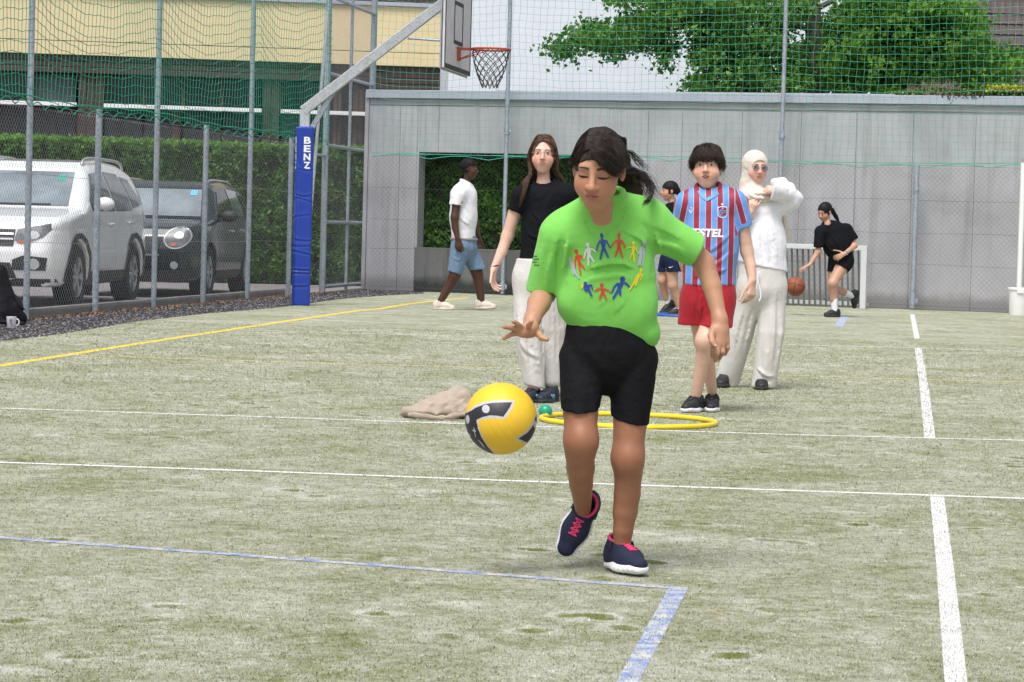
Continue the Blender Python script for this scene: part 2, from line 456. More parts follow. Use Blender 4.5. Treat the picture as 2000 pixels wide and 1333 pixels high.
M['turf'] = turf_material(); M['blade'] = turf_material(True)
M['white_line'] = line_material('white_line', (.64, .64, .67), .43)
M['thin_white'] = line_material('thin_white_line', (.80, .80, .82), .41)
M['blue_line'] = line_material('blue_line', (.10, .19, .52), .50)
M['yellow_line'] = line_material('yellow_line', (.78, .56, .06), .40)
M['thin_yellow'] = line_material('thin_yellow_line', (.75, .60, .14), .46)
M['gravel'] = gravel_material()
M['asphalt'] = pmat('asphalt', (.22, .20, .205), .9, .15, 2, .3, 300, .003)
M['concrete'] = concrete_material('wall_concrete', (.425, .425, .455), (.23, .225, .225), .6, .85)
M['old_concrete'] = concrete_material('stained_concrete', (.17, .17, .172), (.03, .035, .032), .9, .9)
M['kerb'] = concrete_material('kerb_concrete', (.27, .255, .24), (.1, .09, .08), .6, 0)
M['coping'] = pmat('coping_metal', (.44, .47, .55), .42, .06, 3, .05, 20, .002, metal=.25)
def galv_material(name, c0, c1, rough=.5, metal=.35):
    m, t, b, co = newmat(name)
    v = N(t, 'ShaderNodeTexVoronoi'); v.inputs['Scale'].default_value = 55; t.links.new(co, v.inputs['Vector'])
    bw = N(t, 'ShaderNodeRGBToBW'); t.links.new(v.outputs['Color'], bw.inputs[0])
    f = mth(t, 'ADD', mth(t, 'MULTIPLY', bw.outputs[0], .5), mth(t, 'MULTIPLY', noise(t, co, 6, 5), .6))
    t.links.new(mixc(t, ramp(t, f, [(.3, 0.), (.8, 1.)]), c0, c1), b.inputs['Base Color'])
    b.inputs['Roughness'].default_value = rough; b.inputs['Metallic'].default_value = metal; return m
M['galv'] = galv_material('galvanised_steel', (.24, .28, .33), (.42, .47, .53))
M['galv_light'] = galv_material('bright_galvanised', (.40, .43, .47), (.62, .65, .68), .4)
M['wire'] = galv_material('fence_wire', (.26, .28, .29), (.50, .52, .53), .35, .6)
M['wire_dark'] = galv_material('old_fence_wire', (.055, .06, .068), (.11, .12, .13), .6, .3)  # same wire as the left fence, its duller light put into the colour
M['net'] = pmat('green_net_cord', (.02, .34, .22), .7, .15, 8, 0)
M['net_back'] = pmat('green_net_cord_pale', (.06, .40, .29), .7, .15, 8, 0)
M['yellow_clad'] = pmat('yellow_cladding', (.70, .585, .35), .7, .04, 1, .05, 30)
M['brown_board'] = pmat('brown_boards', (.052, .034, .030), .7, .3, 4, .2, 60, .004)
M['red_brown'] = pmat('red_brown_panel', (.06, .022, .020), .6, .2, 3, .1, 60)
M['dark_panel'] = pmat('dark_window_panel', (.030, .032, .038), .6, .3, 2, 0)
M['glass'] = pmat('dark_window_glass', (.012, .020, .022), .08, .4, .6, 0, spec=.6)
M['blind'] = pmat('grey_blind', (.075, .085, .095), .6, .2, 3, 0)
M['white_paint'] = pmat('white_paint', (.80, .80, .80), .5, .03, 3, .05, 60)
M['stucco'] = pmat('white_stucco', (.72, .75, .82), .9, .03, 2, .3, 70, .004)
M['rooftile'] = pmat('brown_roof_tile', (.085, .062, .064), .8, .3, 9, .3, 90)
def leafmat(name, c0, c1, trans=.35):
    m, t, b, co = newmat(name)
    at = N(t, 'ShaderNodeAttribute', attribute_name='tone')
    c = mixc(t, at.outputs['Fac'], c0, c1)
    t.links.new(c, b.inputs['Base Color']); b.inputs['Roughness'].default_value = .5; b.inputs['Specular IOR Level'].default_value = .3
    tr = N(t, 'ShaderNodeBsdfTranslucent'); t.links.new(c, tr.inputs['Color'])
    mx = N(t, 'ShaderNodeMixShader'); mx.inputs[0].default_value = trans; out = t.nodes['Material Output']
    t.links.new(b.outputs[0], mx.inputs[1]); t.links.new(tr.outputs[0], mx.inputs[2]); t.links.new(mx.outputs[0], out.inputs[0]); return m
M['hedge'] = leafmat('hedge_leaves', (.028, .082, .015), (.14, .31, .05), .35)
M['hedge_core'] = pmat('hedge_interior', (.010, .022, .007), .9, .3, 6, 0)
M['leaf_a'] = leafmat('ginkgo_leaves', (.030, .10, .016), (.22, .44, .075), .5)
M['leaf_b'] = leafmat('maple_leaves', (.028, .11, .012), (.24, .46, .055), .5)
M['bark'] = pmat('bark', (.075, .062, .055), .9, .3, 14, .6, 60, .01)

# ================================================================== ground
def sheet(name, pts, z, mat, kind='structure', parent=None, uvz=None):
    V = [(p[0], p[1], z) for p in pts]; me = bpy.data.meshes.new(name); me.from_pydata(V, [], [tuple(range(len(V)))])
    me.update()
    if me.polygons[0].normal.z < 0: me.flip_normals()
    return link(name, me, mat, parent, kind=kind)
sheet('ground', [(-150, -30), (150, -30), (150, 300), (-150, 300)], -.03, M['asphalt'])
EDGE = [(-420, 745), (-200, 706), (0, 667), (120, 653), (270, 628), (400, 613), (500, 605), (569, 598), (665, 584.5), (747, 578), (830, 573.5)]
eg = [G(*e) for e in EDGE]; WA = G(725, 566.5); WB = G(2000, 612.5)
FA = G(54, 621.5); FB = G(562, 576.5); fu = unit(FB - FA); fn_ = A3(fu[1], -fu[0], 0)
fstart = FA - fu * 14.2
wu = unit(WB - WA); wn = A3(wu[1], -wu[0], 0)
if wn[1] > 0: wn = -wn
def WL(s, off=0., z=0.): return WA + wu * s + wn * off + A3(0, 0, z)
def ws(px, py=400):
    d = ray(px, py); k = ((WA - CAM) @ wn) / (d @ wn); p = CAM + d * k; return float((p - WA) @ wu), float(p[2])
wend = ws(2700, 600)[0]
turf = [eg[0] + A3(-3, -12, 0)] + eg + [WL(ws(830)[0], .03), WL(wend, .03), A3(16, -6, 0)]
sheet('court_turf', turf, 0, M['turf'])
CORN = G(629, 572); CP = G(718, 563)
grav = [eg[0] + A3(-3.2, -12, 0)] + eg + [WL(ws(830)[0], .03), WL(0, .03), CP + A3(-.1, .1, 0), CORN + A3(-.1, .1, 0), FB - fn_ * .02, fstart - fn_ * .02]
sheet('gravel_strip', [p + A3(-.0, 0, 0) for p in grav], -.005, M['gravel'])
# loose stones of the gravel strip
def scatter_poly(poly, n, r):
    poly = np.array([p[:2] for p in poly]); lo = poly.min(0); hi = poly.max(0); out = []
    while len(out) < n:
        q = r.uniform(lo, hi, (n * 2, 2)); q = q[inpoly(q, poly)]; out += list(q)
    return np.array(out[:n])
def inpoly(q, poly):
    x, y = q[:, 0], q[:, 1]; c = np.zeros(len(q), bool); j = len(poly) - 1
    for i in range(len(poly)):
        xi, yi = poly[i]; xj, yj = poly[j]
        m = ((yi > y) != (yj > y)) & (x < (xj - xi) * (y - yi) / (yj - yi + 1e-12) + xi); c ^= m; j = i
    return c
def stones(name, pts, size, mat, r, flat=.6, **kw):
    O = np.array([(1, 0, 0), (-1, 0, 0), (0, 1, 0), (0, -1, 0), (0, 0, 1), (0, 0, -1)], float)
    T = np.array([(0, 2, 4), (2, 1, 4), (1, 3, 4), (3, 0, 4), (2, 0, 5), (1, 2, 5), (3, 1, 5), (0, 3, 5)])
    n = len(pts); s = size * r.uniform(.5, 1.3, n)[:, None, None]
    V = O[None] * s * r.uniform(.6, 1.3, (n, 6, 1)); a = r.uniform(0, 6.28, n); ca, sa = np.cos(a)[:, None], np.sin(a)[:, None]
    V = np.stack([V[..., 0] * ca - V[..., 1] * sa, V[..., 0] * sa + V[..., 1] * ca, V[..., 2] * flat], -1)
    V[..., :2] += pts[:, None, :2]; V[..., 2] += (pts[:, 2:3] if pts.shape[1] > 2 else 0)
    F = (T[None] + 6 * np.arange(n)[:, None, None]).reshape(-1, 3)
    return link(name, npmesh(name, V.reshape(-1, 3), F), mat, **kw)
gp = [p for p in grav if p[1] > 15]
q = scatter_poly([eg[0]] + eg[1:] + [WL(0, .03), CORN, FB, FA, FA - fu * 4], 9000, rng)
M['stone_l'] = pmat('pale_stone', (.30, .28, .28), .9, .4, 3, 0); M['stone_d'] = pmat('dark_stone', (.06, .055, .06), .9, .4, 3, 0)
stones('gravel', q[:2600], .012, M['stone_l'], rng, kind='stuff', label='pale loose stones lying on the dark gravel strip', cat='gravel')
stones('gravel', q[2600:], .013, M['stone_d'], rng, kind='stuff', label='dark purple grey gravel stones along the foot of the fence', cat='gravel')
# dry leaves along the kerb
def leafquads(name, C, size, mat, r, parent=None, up=.0, tone=None, base=None, aspect=.75, **kw):
    n = len(C); a = r.normal(size=(n, 3)); a /= np.linalg.norm(a, axis=1)[:, None]; b = r.normal(size=(n, 3)); b[:, 2] -= up
    b = b - a * (a * b).sum(1)[:, None]; b /= np.linalg.norm(b, axis=1)[:, None]; s = size * r.uniform(.6, 1.3, n)[:, None]
    c3 = np.cross(a, b)
    V = np.stack([C - b * s, C + a * s * aspect + c3 * s * .2, C + b * s, C - a * s * aspect + c3 * s * .2], 1).reshape(-1, 3)
    if base is not None: V = V - base
    me = npmesh(name, V, np.arange(4 * n).reshape(n, 4))
    tn = r.uniform(0, 1, n) if tone is None else tone
    at = me.attributes.new('tone', 'FLOAT', 'FACE'); at.data.foreach_set('value', np.asarray(tn, np.float32))
    return link(name, me, mat, parent, **kw)
M['dry_leaf'] = pmat('dry_leaf', (.30, .17, .08), .8, .5, 4, 0)
tt = rng.uniform(-1, 12, 700); ql = FA + fu * tt[:, None] + fn_ * (.03 + np.abs(rng.normal(0, .10, 700)))[:, None]; ql[:, 2] = .008
leafquads('leaf_litter', ql, .014, M['dry_leaf'], rng, kind='stuff', label='dry brown leaves blown against the fence kerb', cat='leaf litter')
# standing fibres of the turf, each powdered with sand
nB = 260000; Yb = 5.9 * (26 / 5.9) ** rng.uniform(0, 1, nB) ** 1.05; Xb = rng.uniform(-.205, .205, nB) * Yb; Cb = np.stack([Xb, Yb, 0 * Yb], 1)
tp = np.array([p[:2] for p in turf]); Cb = Cb[inpoly(Cb[:, :2], tp)]; nB = len(Cb); dr = rng.normal(0, 1, (nB, 3)) * [1, 1, 0]; dr /= np.linalg.norm(dr, axis=1)[:, None]
sc_ = np.clip(Cb[:, 1:2] / 8, 1, 2.6); wd = dr * rng.uniform(.0010, .0022, (nB, 1)) * sc_; tipv = np.stack([rng.normal(0, .0025, nB), rng.normal(0, .0025, nB), rng.uniform(.003, .0075, nB)], 1) * sc_ ** .5
Vb = np.stack([Cb - wd, Cb + wd, Cb + tipv], 1).reshape(-1, 3); Vb[:, 2] -= .0003; me = npmesh('turf_fibres', Vb, np.arange(3 * nB).reshape(nB, 3)); at_ = me.attributes.new('tone', 'FLOAT', 'FACE'); at_.data.foreach_set('value', np.clip(rng.normal(.5, .3, nB), 0, 1).astype(np.float32))
link('turf_fibres', me, M['blade'], label='short sand dusted fibres of the artificial turf', cat='turf', kind='stuff')
qc = np.array([G(rng.uniform(-50, 2050), 560 + 800 * rng.uniform(.06, 1) ** 1.2)[:2] for _ in range(650)])
stones('rubber_crumbs', qc, .0034, M['stone_d'], rng, kind='stuff', label='black rubber crumbs scattered over the sanded turf', cat='crumbs')
mb = MB(); mb.tube([G(1386, 1193, .004), G(1400, 1197, .006), G(1417, 1203, .004)], [.0012, .0016, .001], 5)
mb.build('twig', pmat('straw', (.55, .38, .2), .8), label='pale dry twig lying on the turf by the blue corner line', cat='twig')

# court lines
def strip_line(name, L, Rr, mat, z=.004):
    z = z * .25 + .0002
    V = [(p[0], p[1], z) for p in L] + [(p[0], p[1], z) for p in Rr]; n = len(L)
    me = bpy.data.meshes.new(name); me.from_pydata(V, [], [(i, i + 1, n + i + 1, n + i) for i in range(n - 1)]); me.update()
    if me.polygons[0].normal.z < 0: me.flip_normals()
    return link(name, me, mat, kind='structure')
def pxline(name, pts, w, mat, z=.004):
    """pts: pixels of the middle of the line, w: width on the ground in metres"""
    C = [G(*p) for p in pts]; L = []; Rr = []
    for i in range(len(C)):
        t = unit(C[min(i + 1, len(C) - 1)] - C[max(i - 1, 0)]); nn = A3(t[1], -t[0], 0) * w / 2; L.append(C[i] - nn); Rr.append(C[i] + nn)
    return strip_line(name, L, Rr, mat, z)
def edgeline(name, L, Rr, mat, z=.004): return strip_line(name, [G(*p) for p in L], [G(*p) for p in Rr], mat, z)
edgeline('court_line', [(1777.7, 614.7), (1785.8, 662)], [(1785.8, 614.7), (1796.4, 662)], M['white_line'])
edgeline('court_line', [(1786.7, 679.7), (1796.5, 760), (1805.3, 857)], [(1799.8, 679.7), (1814.1, 760), (1827.2, 857.5)], M['white_line'])
edgeline('court_line', [(1816.4, 970.6), (1828.5, 1100), (1844.8, 1333), (1852, 1440)], [(1843.9, 970.6), (1861.7, 1100), (1889.7, 1333), (1910, 1440)], M['white_line'])
edgeline('court_line', [(1305, 1151), (1255, 1240), (1204, 1333), (1140, 1450)], [(1344, 1149.5), (1297, 1240), (1247, 1333), (1190, 1450)], M['blue_line'])
pxline('court_line', [(1650, 619), (1637, 638)], .10, M['blue_line'])
pxline('court_line', [(-300, 1026), (0, 1051), (400, 1080), (800, 1110), (1150, 1137.5), (1300, 1148), (1340, 1151)], .05, M['blue_line'], .006)
pxline('court_line', [(-300, 788), (0, 798), (500, 814.5), (1000, 832), (1500, 848.5), (2000, 861), (2500, 876)], .045, M['thin_white'], .006)
pxline('court_line', [(-300, 892), (0, 904), (500, 921), (1000, 940), (1500, 957.5), (2000, 974.5), (2500, 990)], .05, M['thin_white'], .006)
pxline('court_line', [(-300, 767), (0, 715), (150, 691), (350, 659.5), (500, 637), (640, 616), (700, 607.5), (740, 604), (790, 595.5), (850, 588), (915, 582)], .085, M['yellow_line'], .006)
pxline('court_line', [(140, 694), (500, 706), (1000, 720), (1500, 732), (1700, 739), (2000, 747), (2500, 762)], .045, M['thin_yellow'])
pxline('court_line', [(470, 644.5), (700, 652), (980, 659), (1500, 673), (1790, 680), (2000, 687), (2500, 700)], .045, M['thin_white'])
pxline('court_line', [(590, 625), (800, 632), (1000, 636), (1350, 642)], .04, M['thin_white'])
pxline('court_line', [(1740, 625), (2000, 638), (2200, 645)], .04, M['thin_yellow'])

# ================================================================== concrete wall at the back
wallE = empty('concrete_wall', WL(0), 'long grey concrete boundary wall with a hedge filled opening behind the court', 'wall')
wb = np.array(wallE.location)
def wbox(name, s0, s1, z0, z1, o0, o1, mat, parent=wallE, bev=.004, base=None, **kw):
    mb = MB(); Mx = np.stack([wu, -wn, A3(0, 0, 1), WL(0)], 1); mb.box((s0, -o1, z0), (s1, -o0, z1), bev, Mx)
    mb.v = [tuple(np.array(v) - (wb if base is None else base)) for v in mb.v]; return mb.build(name, mat, parent, **kw)
zt, zg, zo, zl = 2.905, 2.71, ws(900, 299)[1], ws(900, 486)[1]
sO0, sO1 = ws(812)[0], ws(1185)[0]
TW = .26
wbox('core', -.10, sO0 - .005, 0, zt - .03, -TW, -.02, M['concrete']); wbox('core', sO1 + .005, wend, 0, zt - .03, -TW, -.02, M['concrete'])
wbox('core', sO0 - .005, sO1 + .005, zo, zt - .03, -TW, -.02, M['concrete'])
wbox('panel', -.10, wend, zg + .012, zt, -.02, 0, M['concrete'])
seams = [-.10, ws(778)[0], sO0]
for a, b_ in zip(seams[:-1], seams[1:]): wbox('panel', a + .002, b_ - .002, 0, zg, -.02, .0, M['concrete'])
wbox('panel', sO0 + .002, ws(853)[0], zo, zg, -.02, 0, M['concrete']); wbox('panel', ws(853)[0] + .004, sO1, zo, zg, -.02, 0, M['concrete'])
xs = [1185, 1262, 1328, 1445, 1560, 1669, 1779, 1901, 2030, 2200, 2420, 2700]
for i in range(len(xs) - 1):
    g0 = .010 if xs[i] == 1669 else .0016; g1 = .010 if xs[i + 1] == 1669 else .0016
    zz = zg - .02 - .0015 * i
    wbox('panel', ws(xs[i])[0] + g0, ws(xs[i + 1])[0] - g1, 0, zz, -.02, 0, M['concrete'])
wbox('parapet', sO0 + .002, sO1 - .002, 0, zl, -TW, .012, M['old_concrete'])
wbox('reveal', sO0 + .001, sO0 + .035, zl, zo, -TW, .006, M['concrete'])
wbox('coping', -.14, wend, zt, zt + .035, -TW - .05, .055, M['coping']); wbox('flashing', -.14, wend, zt - .085, zt, .03, .055, M['coping'], bev=.003)
wbox('roof_edge', ws(905)[0], wend, zt + .035, zt + .115, -TW - 1.2, -TW - 1.0, M['coping'])
wbox('end_face', -.16, -.10, 0, zt, -TW, .02, M['concrete'])

# ================================================================== tubes of the fences
def tubeobj(name, pts, r, mat, parent, base, n=12, **kw):
    mb = MB(); mb.tube([np.array(p) - base for p in pts], r, n); return mb.build(name, mat, parent, smooth='auto', **kw)
def chainlink(a, b, z0, z1, r, w=.036, sag=0.0):
    """zigzag wires woven into a diamond mesh in the plane through a and b"""
    L = np.linalg.norm((b - a)[:2]); u = unit(A3(*(b - a)[:2], 0)); m = int(L / w); K = int((z1 - z0) / w) + 1
    i = np.arange(m)[:, None]; k = np.arange(K)[None]; ph = (i + k) % 2
    s = i * w + ph * w * 1.04; z = z0 + k * w + 0 * s
    nrm = A3(u[1], -u[0], 0); off = (((i + k) % 2) * 2 - 1) * .002 + .012 * np.sin(s * 1.9) * np.sin(z * 2.4)
    pts = a[None, None] * [1, 1, 0] + u * s[..., None] + nrm * off[..., None]; pts[..., 2] = z
    return strands(pts, r, 3)
def wires(a, b, zs, r):
    K = 40; t = np.linspace(0, 1, K); P_ = []
    for z in zs:
        q = a[None] + (b - a)[None] * t[:, None]; q[:, 2] = z + .008 * np.sin(t * 37 + z * 9); P_.append(q)
    return strands(np.array(P_), r, 4)
def netting(a, b, z0, z1, cell, r, sag, wave, bays, seed):
    rr = np.random.RandomState(seed); L = np.linalg.norm((b - a)[:2]); u = unit(A3(*(b - a)[:2], 0)); nrm = A3(u[1], -u[0], 0)
    ns = int(L / cell); nz = int((z1 - z0) / cell)
    def warp(s, z):
        fr = 0 * s
        for c0, c1 in bays:
            m = (s >= c0) & (s <= c1); f = np.clip((s - c0) / (c1 - c0), 0, 1); fr = np.where(m, np.sin(np.pi * f) * (1 + .5 * np.cos(np.pi * f)), fr)
        zz = z - sag * fr * np.clip((z - z0) / 1.0, .06, 1) + wave * np.sin(s * 7 + z * 3) + .4 * wave * np.sin(s * 23 + z * 11)
        ss = s + .012 * np.sin(z * 5 + s * 2) + .006 * np.sin(z * 17 + s * 9)
        of = .03 + .04 * np.sin(s * 1.3 + z * 1.1)
        q = a[None] * [1, 1, 0] + u * ss[:, None] + nrm * of[:, None]; q[:, 2] = zz; return q
    zz = np.linspace(z0, z1, max(nz * 2, 8)); V1 = strands(np.array([warp(np.full(len(zz), i * cell), zz) for i in range(ns + 1)]), r, 3)
    sg = np.linspace(0, L, ns * 2); V2 = strands(np.array([warp(sg, np.full(len(sg), z0 + j * cell)) for j in range(nz + 1)]), r, 3)
    # knots at the crossings
    S, Z = np.meshgrid(np.arange(ns + 1) * cell, z0 + np.arange(nz + 1) * cell); kq = warp(S.ravel(), Z.ravel())
    return [V1, V2], kq
def joinsets(sets):
    V = []; F = []; b = 0
    for v, f in sets: V.append(v); F.append(f + b); b += len(v)
    return np.vstack(V), np.vstack(F)
# left fence: tall and short posts in turn, diamond mesh to 2 m, green net above
lf = empty('chain_link_fence', FA, 'long chain link fence on alternating tall and short posts between court and parked cars', 'fence'); lb = np.array(lf.location)
def onf(px):
    d = ray(px, 590); k = ((FA - CAM) @ fn_) / (d @ fn_); return float((CAM + d * k - FA) @ fu)
TALL = [onf(51.5), onf(300), onf(482.5)]; TALL = [TALL[0] - 4.05] + TALL; SHORT = [onf(186), onf(396), onf(562)]; SHORT = [SHORT[0] - 4.05] + SHORT
for s in TALL:
    p = FA + fu * s; tubeobj('post', [p - A3(0, 0, .05), p + A3(0, 0, 5.2)], .031, M['galv'], lf, lb)
for s in SHORT:
    p = FA + fu * s; tubeobj('post', [p - A3(0, 0, .05), p + A3(0, 0, 2.1)], .033, M['galv'], lf, lb)
f0 = FA + fu * (TALL[0] - 2); f1 = CORN
V, F = joinsets([chainlink(f0, FB, .05, 2.06, .0015), chainlink(FB, CORN, .05, 2.06, .0015)])
link('wire_mesh', npmesh('wire_mesh', V - lb, F), M['wire'], lf)
V, F = joinsets([wires(f0 + fn_ * .035, FB + fn_ * .035, [.08, .72, 1.38, 2.05], .002), wires(FB, CORN, [.08, .72, 1.38, 2.05], .002)])
link('tension_wire', npmesh('tension_wire', V - lb, F), M['wire'], lf)
Mk = np.stack([fu, -fn_, A3(0, 0, 1), f0], 1); mb = MB(); Lk = float((FB - f0) @ fu); kk = 0
while kk < Lk - .1:
    mb = MB(); mb.box((kk + .004, .035, -.05), (min(kk + 1.0, Lk) - .004, .10, .085), .008, Mk); mb.v = [tuple(np.array(v) - lb) for v in mb.v]
    mb.build('kerb_stone', M['kerb'], lf); kk += 1.0
nb = [(TALL[i] - TALL[0] + 2, TALL[i + 1] - TALL[0] + 2) for i in range(3)] + [(0, 2)] + [(TALL[3] - TALL[0] + 2, TALL[3] - TALL[0] + 2 + 3.6)]
sets, kq = netting(f0, CORN, 2.1, 5.0, .11, .0037, .26, .012, nb, 3)
# scalloped border rope of the net
def rope(a, b, z, amp, per, r):
    L = np.linalg.norm(b - a); s = np.linspace(0, L, int(L * 26)); u = unit(b - a)
    q = a[None] + u * s[:, None] + A3(u[1], -u[0], 0) * .035; q[:, 2] = z - amp * (1 - np.abs(np.sin(np.pi * s / per))) - .02 * np.sin(s * 1.1); return strands(q[None], r, 4)
V, F = joinsets(sets + [rope(f0, CORN, 2.08, .06, .42, .007), rope(f0, CORN, 2.13, .015, .9, .006)])
ln = link('safety_net', npmesh('safety_net', V - lb, F), M['net'], None, 'green ball stop net hung above the chain link fence beside the cars', 'net'); ln.location = lb
# right fence before the wall
rf = empty('chain_link_fence', WL(0, .25), 'low chain link fence standing close before the grey concrete wall', 'fence'); rb = np.array(rf.location)
def onw(px, off=.25):
    d = ray(px, 560); o = WL(0, off); k = ((o - CAM) @ wn) / (d @ wn); return float((CAM + d * k - o) @ wu)
R0, R1 = WL(onw(722), .25), WL(wend, .25)
V, F = chainlink(R0, R1, .04, 1.98, .0016); link('wire_mesh', npmesh('wire_mesh', V - rb, F), M['wire_dark'], rf)
V, F = wires(R0 + wn * .03, R1 + wn * .03, [.06, .62, 1.05, 1.50, 1.97], .0018); link('tension_wire', npmesh('tension_wire', V - rb, F), M['wire_dark'], rf)
def clamp(p, z, r, parent, base):
    mb = MB(); q = p - base; mb.tube([q + A3(0, 0, z - .05), q + A3(0, 0, z + .05)], r + .012, 12); mb.box(q + A3(r, -.05, z - .03), q + A3(r + .03, .0, z + .03), .003)
    mb.build('clamp', M['galv'], parent, smooth='auto')
for px, h in ((983, 5.2), (1519, 5.2), (1784, 1.98), (1246, 1.98), (2065, 5.2)):
    p = WL(onw(px), .28); tubeobj('post', [p + A3(0, 0, .02), p + A3(0, 0, h)], .030 if h > 3 else .036, M['galv'], rf, rb)
    clamp(p, .12, .032, rf, rb)
    clamp(p, 2.36 if h > 3 else 1.67, .032, rf, rb)
bays = []; sx = [onw(x) - onw(722) for x in (722, 983, 1519, 2065)]
bays = list(zip(sx[:-1], sx[1:])) + [(sx[-1], 20)]
sets, kq = netting(R0 + wn * .02, R1 + wn * .02, 2.0, 5.0, .102, .0025, .05, .006, bays, 9)
V, F = joinsets(sets + [rope(R0, R1, 2.0, .05, .9, .005), rope(R0, R1, 2.02, .01, 2.2, .005)])
bn = link('safety_net', npmesh('safety_net', V - rb, F), M['net_back'], None, 'pale green ball stop net stretched high before the concrete wall and tree', 'net'); bn.location = rb
# tall framed side panel in the corner
cg = empty('mesh_gate', CORN, 'tall framed wire mesh side panel in the court corner beside the blue padded pole', 'gate'); cb = np.array(cg.location)
tubeobj('post', [CORN, CORN + A3(0, 0, 5.2)], .045, M['galv'], cg, cb); tubeobj('post', [CP, CP + A3(0, 0, 5.3)], .048, M['galv'], cg, cb)
mid = CORN * .5 + CP * .5; tubeobj('post', [mid, mid + A3(0, 0, 4.9)], .024, M['galv'], cg, cb)
for z in (.08, .98, 2.05, 3.05, 4.12):
    tubeobj('rail', [CORN + A3(0, 0, z), CP + A3(0, 0, z)], .026, M['galv'], cg, cb)
V, F = chainlink(CORN, CP, .1, 4.9, .0015); link('wire_mesh', npmesh('wire_mesh', V - cb, F), M['wire'], cg)
br = P(605, 232, 36.2); tubeobj('brace', [P(640, 22, 36.9), G(590, 575) + A3(0, 1.0, 0) * .3], .022, M['galv_light'], cg, cb)
tubeobj('stub_rail', [FB + (CORN - FB) * .62 + A3(0, 0, 1.9), CORN + A3(0, 0, 1.9)], .02, M['galv'], cg, cb)

# ================================================================== hedges
def hedge(name, a, b, z0, z1, depth, n, seed, label):
    r = np.random.RandomState(seed); L = np.linalg.norm(b - a); u = unit(b - a); nr = A3(u[1], -u[0], 0)
    if nr[1] > 0: nr = -nr
    e = empty(name, a, label, 'hedge'); base = np.array(e.location)
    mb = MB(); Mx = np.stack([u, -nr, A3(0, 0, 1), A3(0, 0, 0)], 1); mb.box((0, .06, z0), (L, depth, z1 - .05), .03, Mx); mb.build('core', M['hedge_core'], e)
    s = r.uniform(0, L, n); z = z0 + (z1 - z0 + .03) * r.uniform(0, 1, n); q = np.stack([s, z, 0 * s], 1)
    bul = .09 * wob(np.stack([s, 0 * s, z], 1), .9, seed) + .05 * wob(np.stack([s, 0 * s, z], 1), 3.3, seed + 1)
    o = bul - np.abs(r.normal(0, .07, n)) + .02
    C = u * s[:, None] + nr * o[:, None]; C[:, 2] = z
    nt_ = n // 4; s2 = r.uniform(0, L, nt_); o2 = -r.uniform(-.05, depth, nt_); z2 = z1 + .035 * wob(np.stack([s2, o2, 0 * s2], 1), 2.2, seed + 2) + np.abs(r.normal(0, .03, nt_))
    C2 = u * s2[:, None] + nr * o2[:, None]; C2[:, 2] = z2; C = np.vstack([C, C2])
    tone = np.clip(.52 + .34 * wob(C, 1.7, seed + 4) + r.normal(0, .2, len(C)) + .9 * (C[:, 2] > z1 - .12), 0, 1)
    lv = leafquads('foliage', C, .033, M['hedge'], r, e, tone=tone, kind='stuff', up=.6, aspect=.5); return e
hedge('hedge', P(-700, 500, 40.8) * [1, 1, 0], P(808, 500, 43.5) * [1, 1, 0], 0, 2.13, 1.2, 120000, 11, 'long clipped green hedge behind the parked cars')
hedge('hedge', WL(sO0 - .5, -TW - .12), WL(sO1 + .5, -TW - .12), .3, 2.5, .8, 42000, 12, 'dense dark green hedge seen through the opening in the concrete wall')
# ================================================================== buildings behind
YB0, YB1 = 50.0, 51.2
bA = P(-900, 300, YB0 - 1.05) * [1, 1, 0]; bB = P(869, 300, YB1) * [1, 1, 0]; bu = unit(bB - bA); bnn = A3(bu[1], -bu[0], 0)
def bs(px, py):
    d = ray(px, py); k = ((bA - CAM) @ bnn) / (d @ bnn); p = CAM + d * k; return float((p - bA) @ bu), float(p[2])
hb = empty('school_building', bA, 'long building with pale yellow cladding over dark brown window band behind the hedge', 'building'); bb = np.array(hb.location)
Mb = np.stack([bu, -bnn, A3(0, 0, 1), A3(0, 0, 0)], 1)
def bbox(name, s0, s1, z0, z1, o0, o1, mat, bev=.004, parent=None):
    mb = MB(); mb.box((s0, -o1, z0), (s1, -o0, z1), bev, Mb); return mb.build(name, mat, parent or hb)
LB = float(np.linalg.norm(bB - bA))
zy = bs(300, 113)[1]; zy2 = bs(300, 86.5)[1]; zf = bs(300, 148)[1]; zs = bs(350, 212)[1]; zr = bs(500, 3)[1]
bbox('structure_wall', 0, LB, 0, zr, -8, -.6, M['dark_panel'])
for i, (s0, s1) in enumerate([(0, bs(310, 50)[0]), (bs(310, 50)[0], bs(640, 50)[0]), (bs(640, 50)[0], LB)]):
    bbox('cladding_panel', s0 + .004, s1 - .004, zy, zy2 - .006, -.6, .06, M['yellow_clad'])
    bbox('cladding_panel', s0 + .004, s1 - .004, zy2 + .006, zr, -.6, .06, M['yellow_clad'])
bbox('flashing', 0, LB, zr, zr + .07, -8, .12, M['coping'])
bbox('roof_fascia', 0, LB, zr + .07, zr + .5, -8, .10, M['brown_board'])
for k in range(3):
    h = (zy - zf) / 3; bbox('board', 0, LB, zf + k * h + .004, zf + (k + 1) * h - .006, -.5, .0 - .012 * (k % 2), M['brown_board'])
for k in range(3):
    h = (zy - zf) / 3; zz = zf - (k + 1) * h; bbox('board', bs(735, 150)[0], LB, zz + .006, zz + h - .006, -.5, -.012 * (k % 2), M['brown_board'])
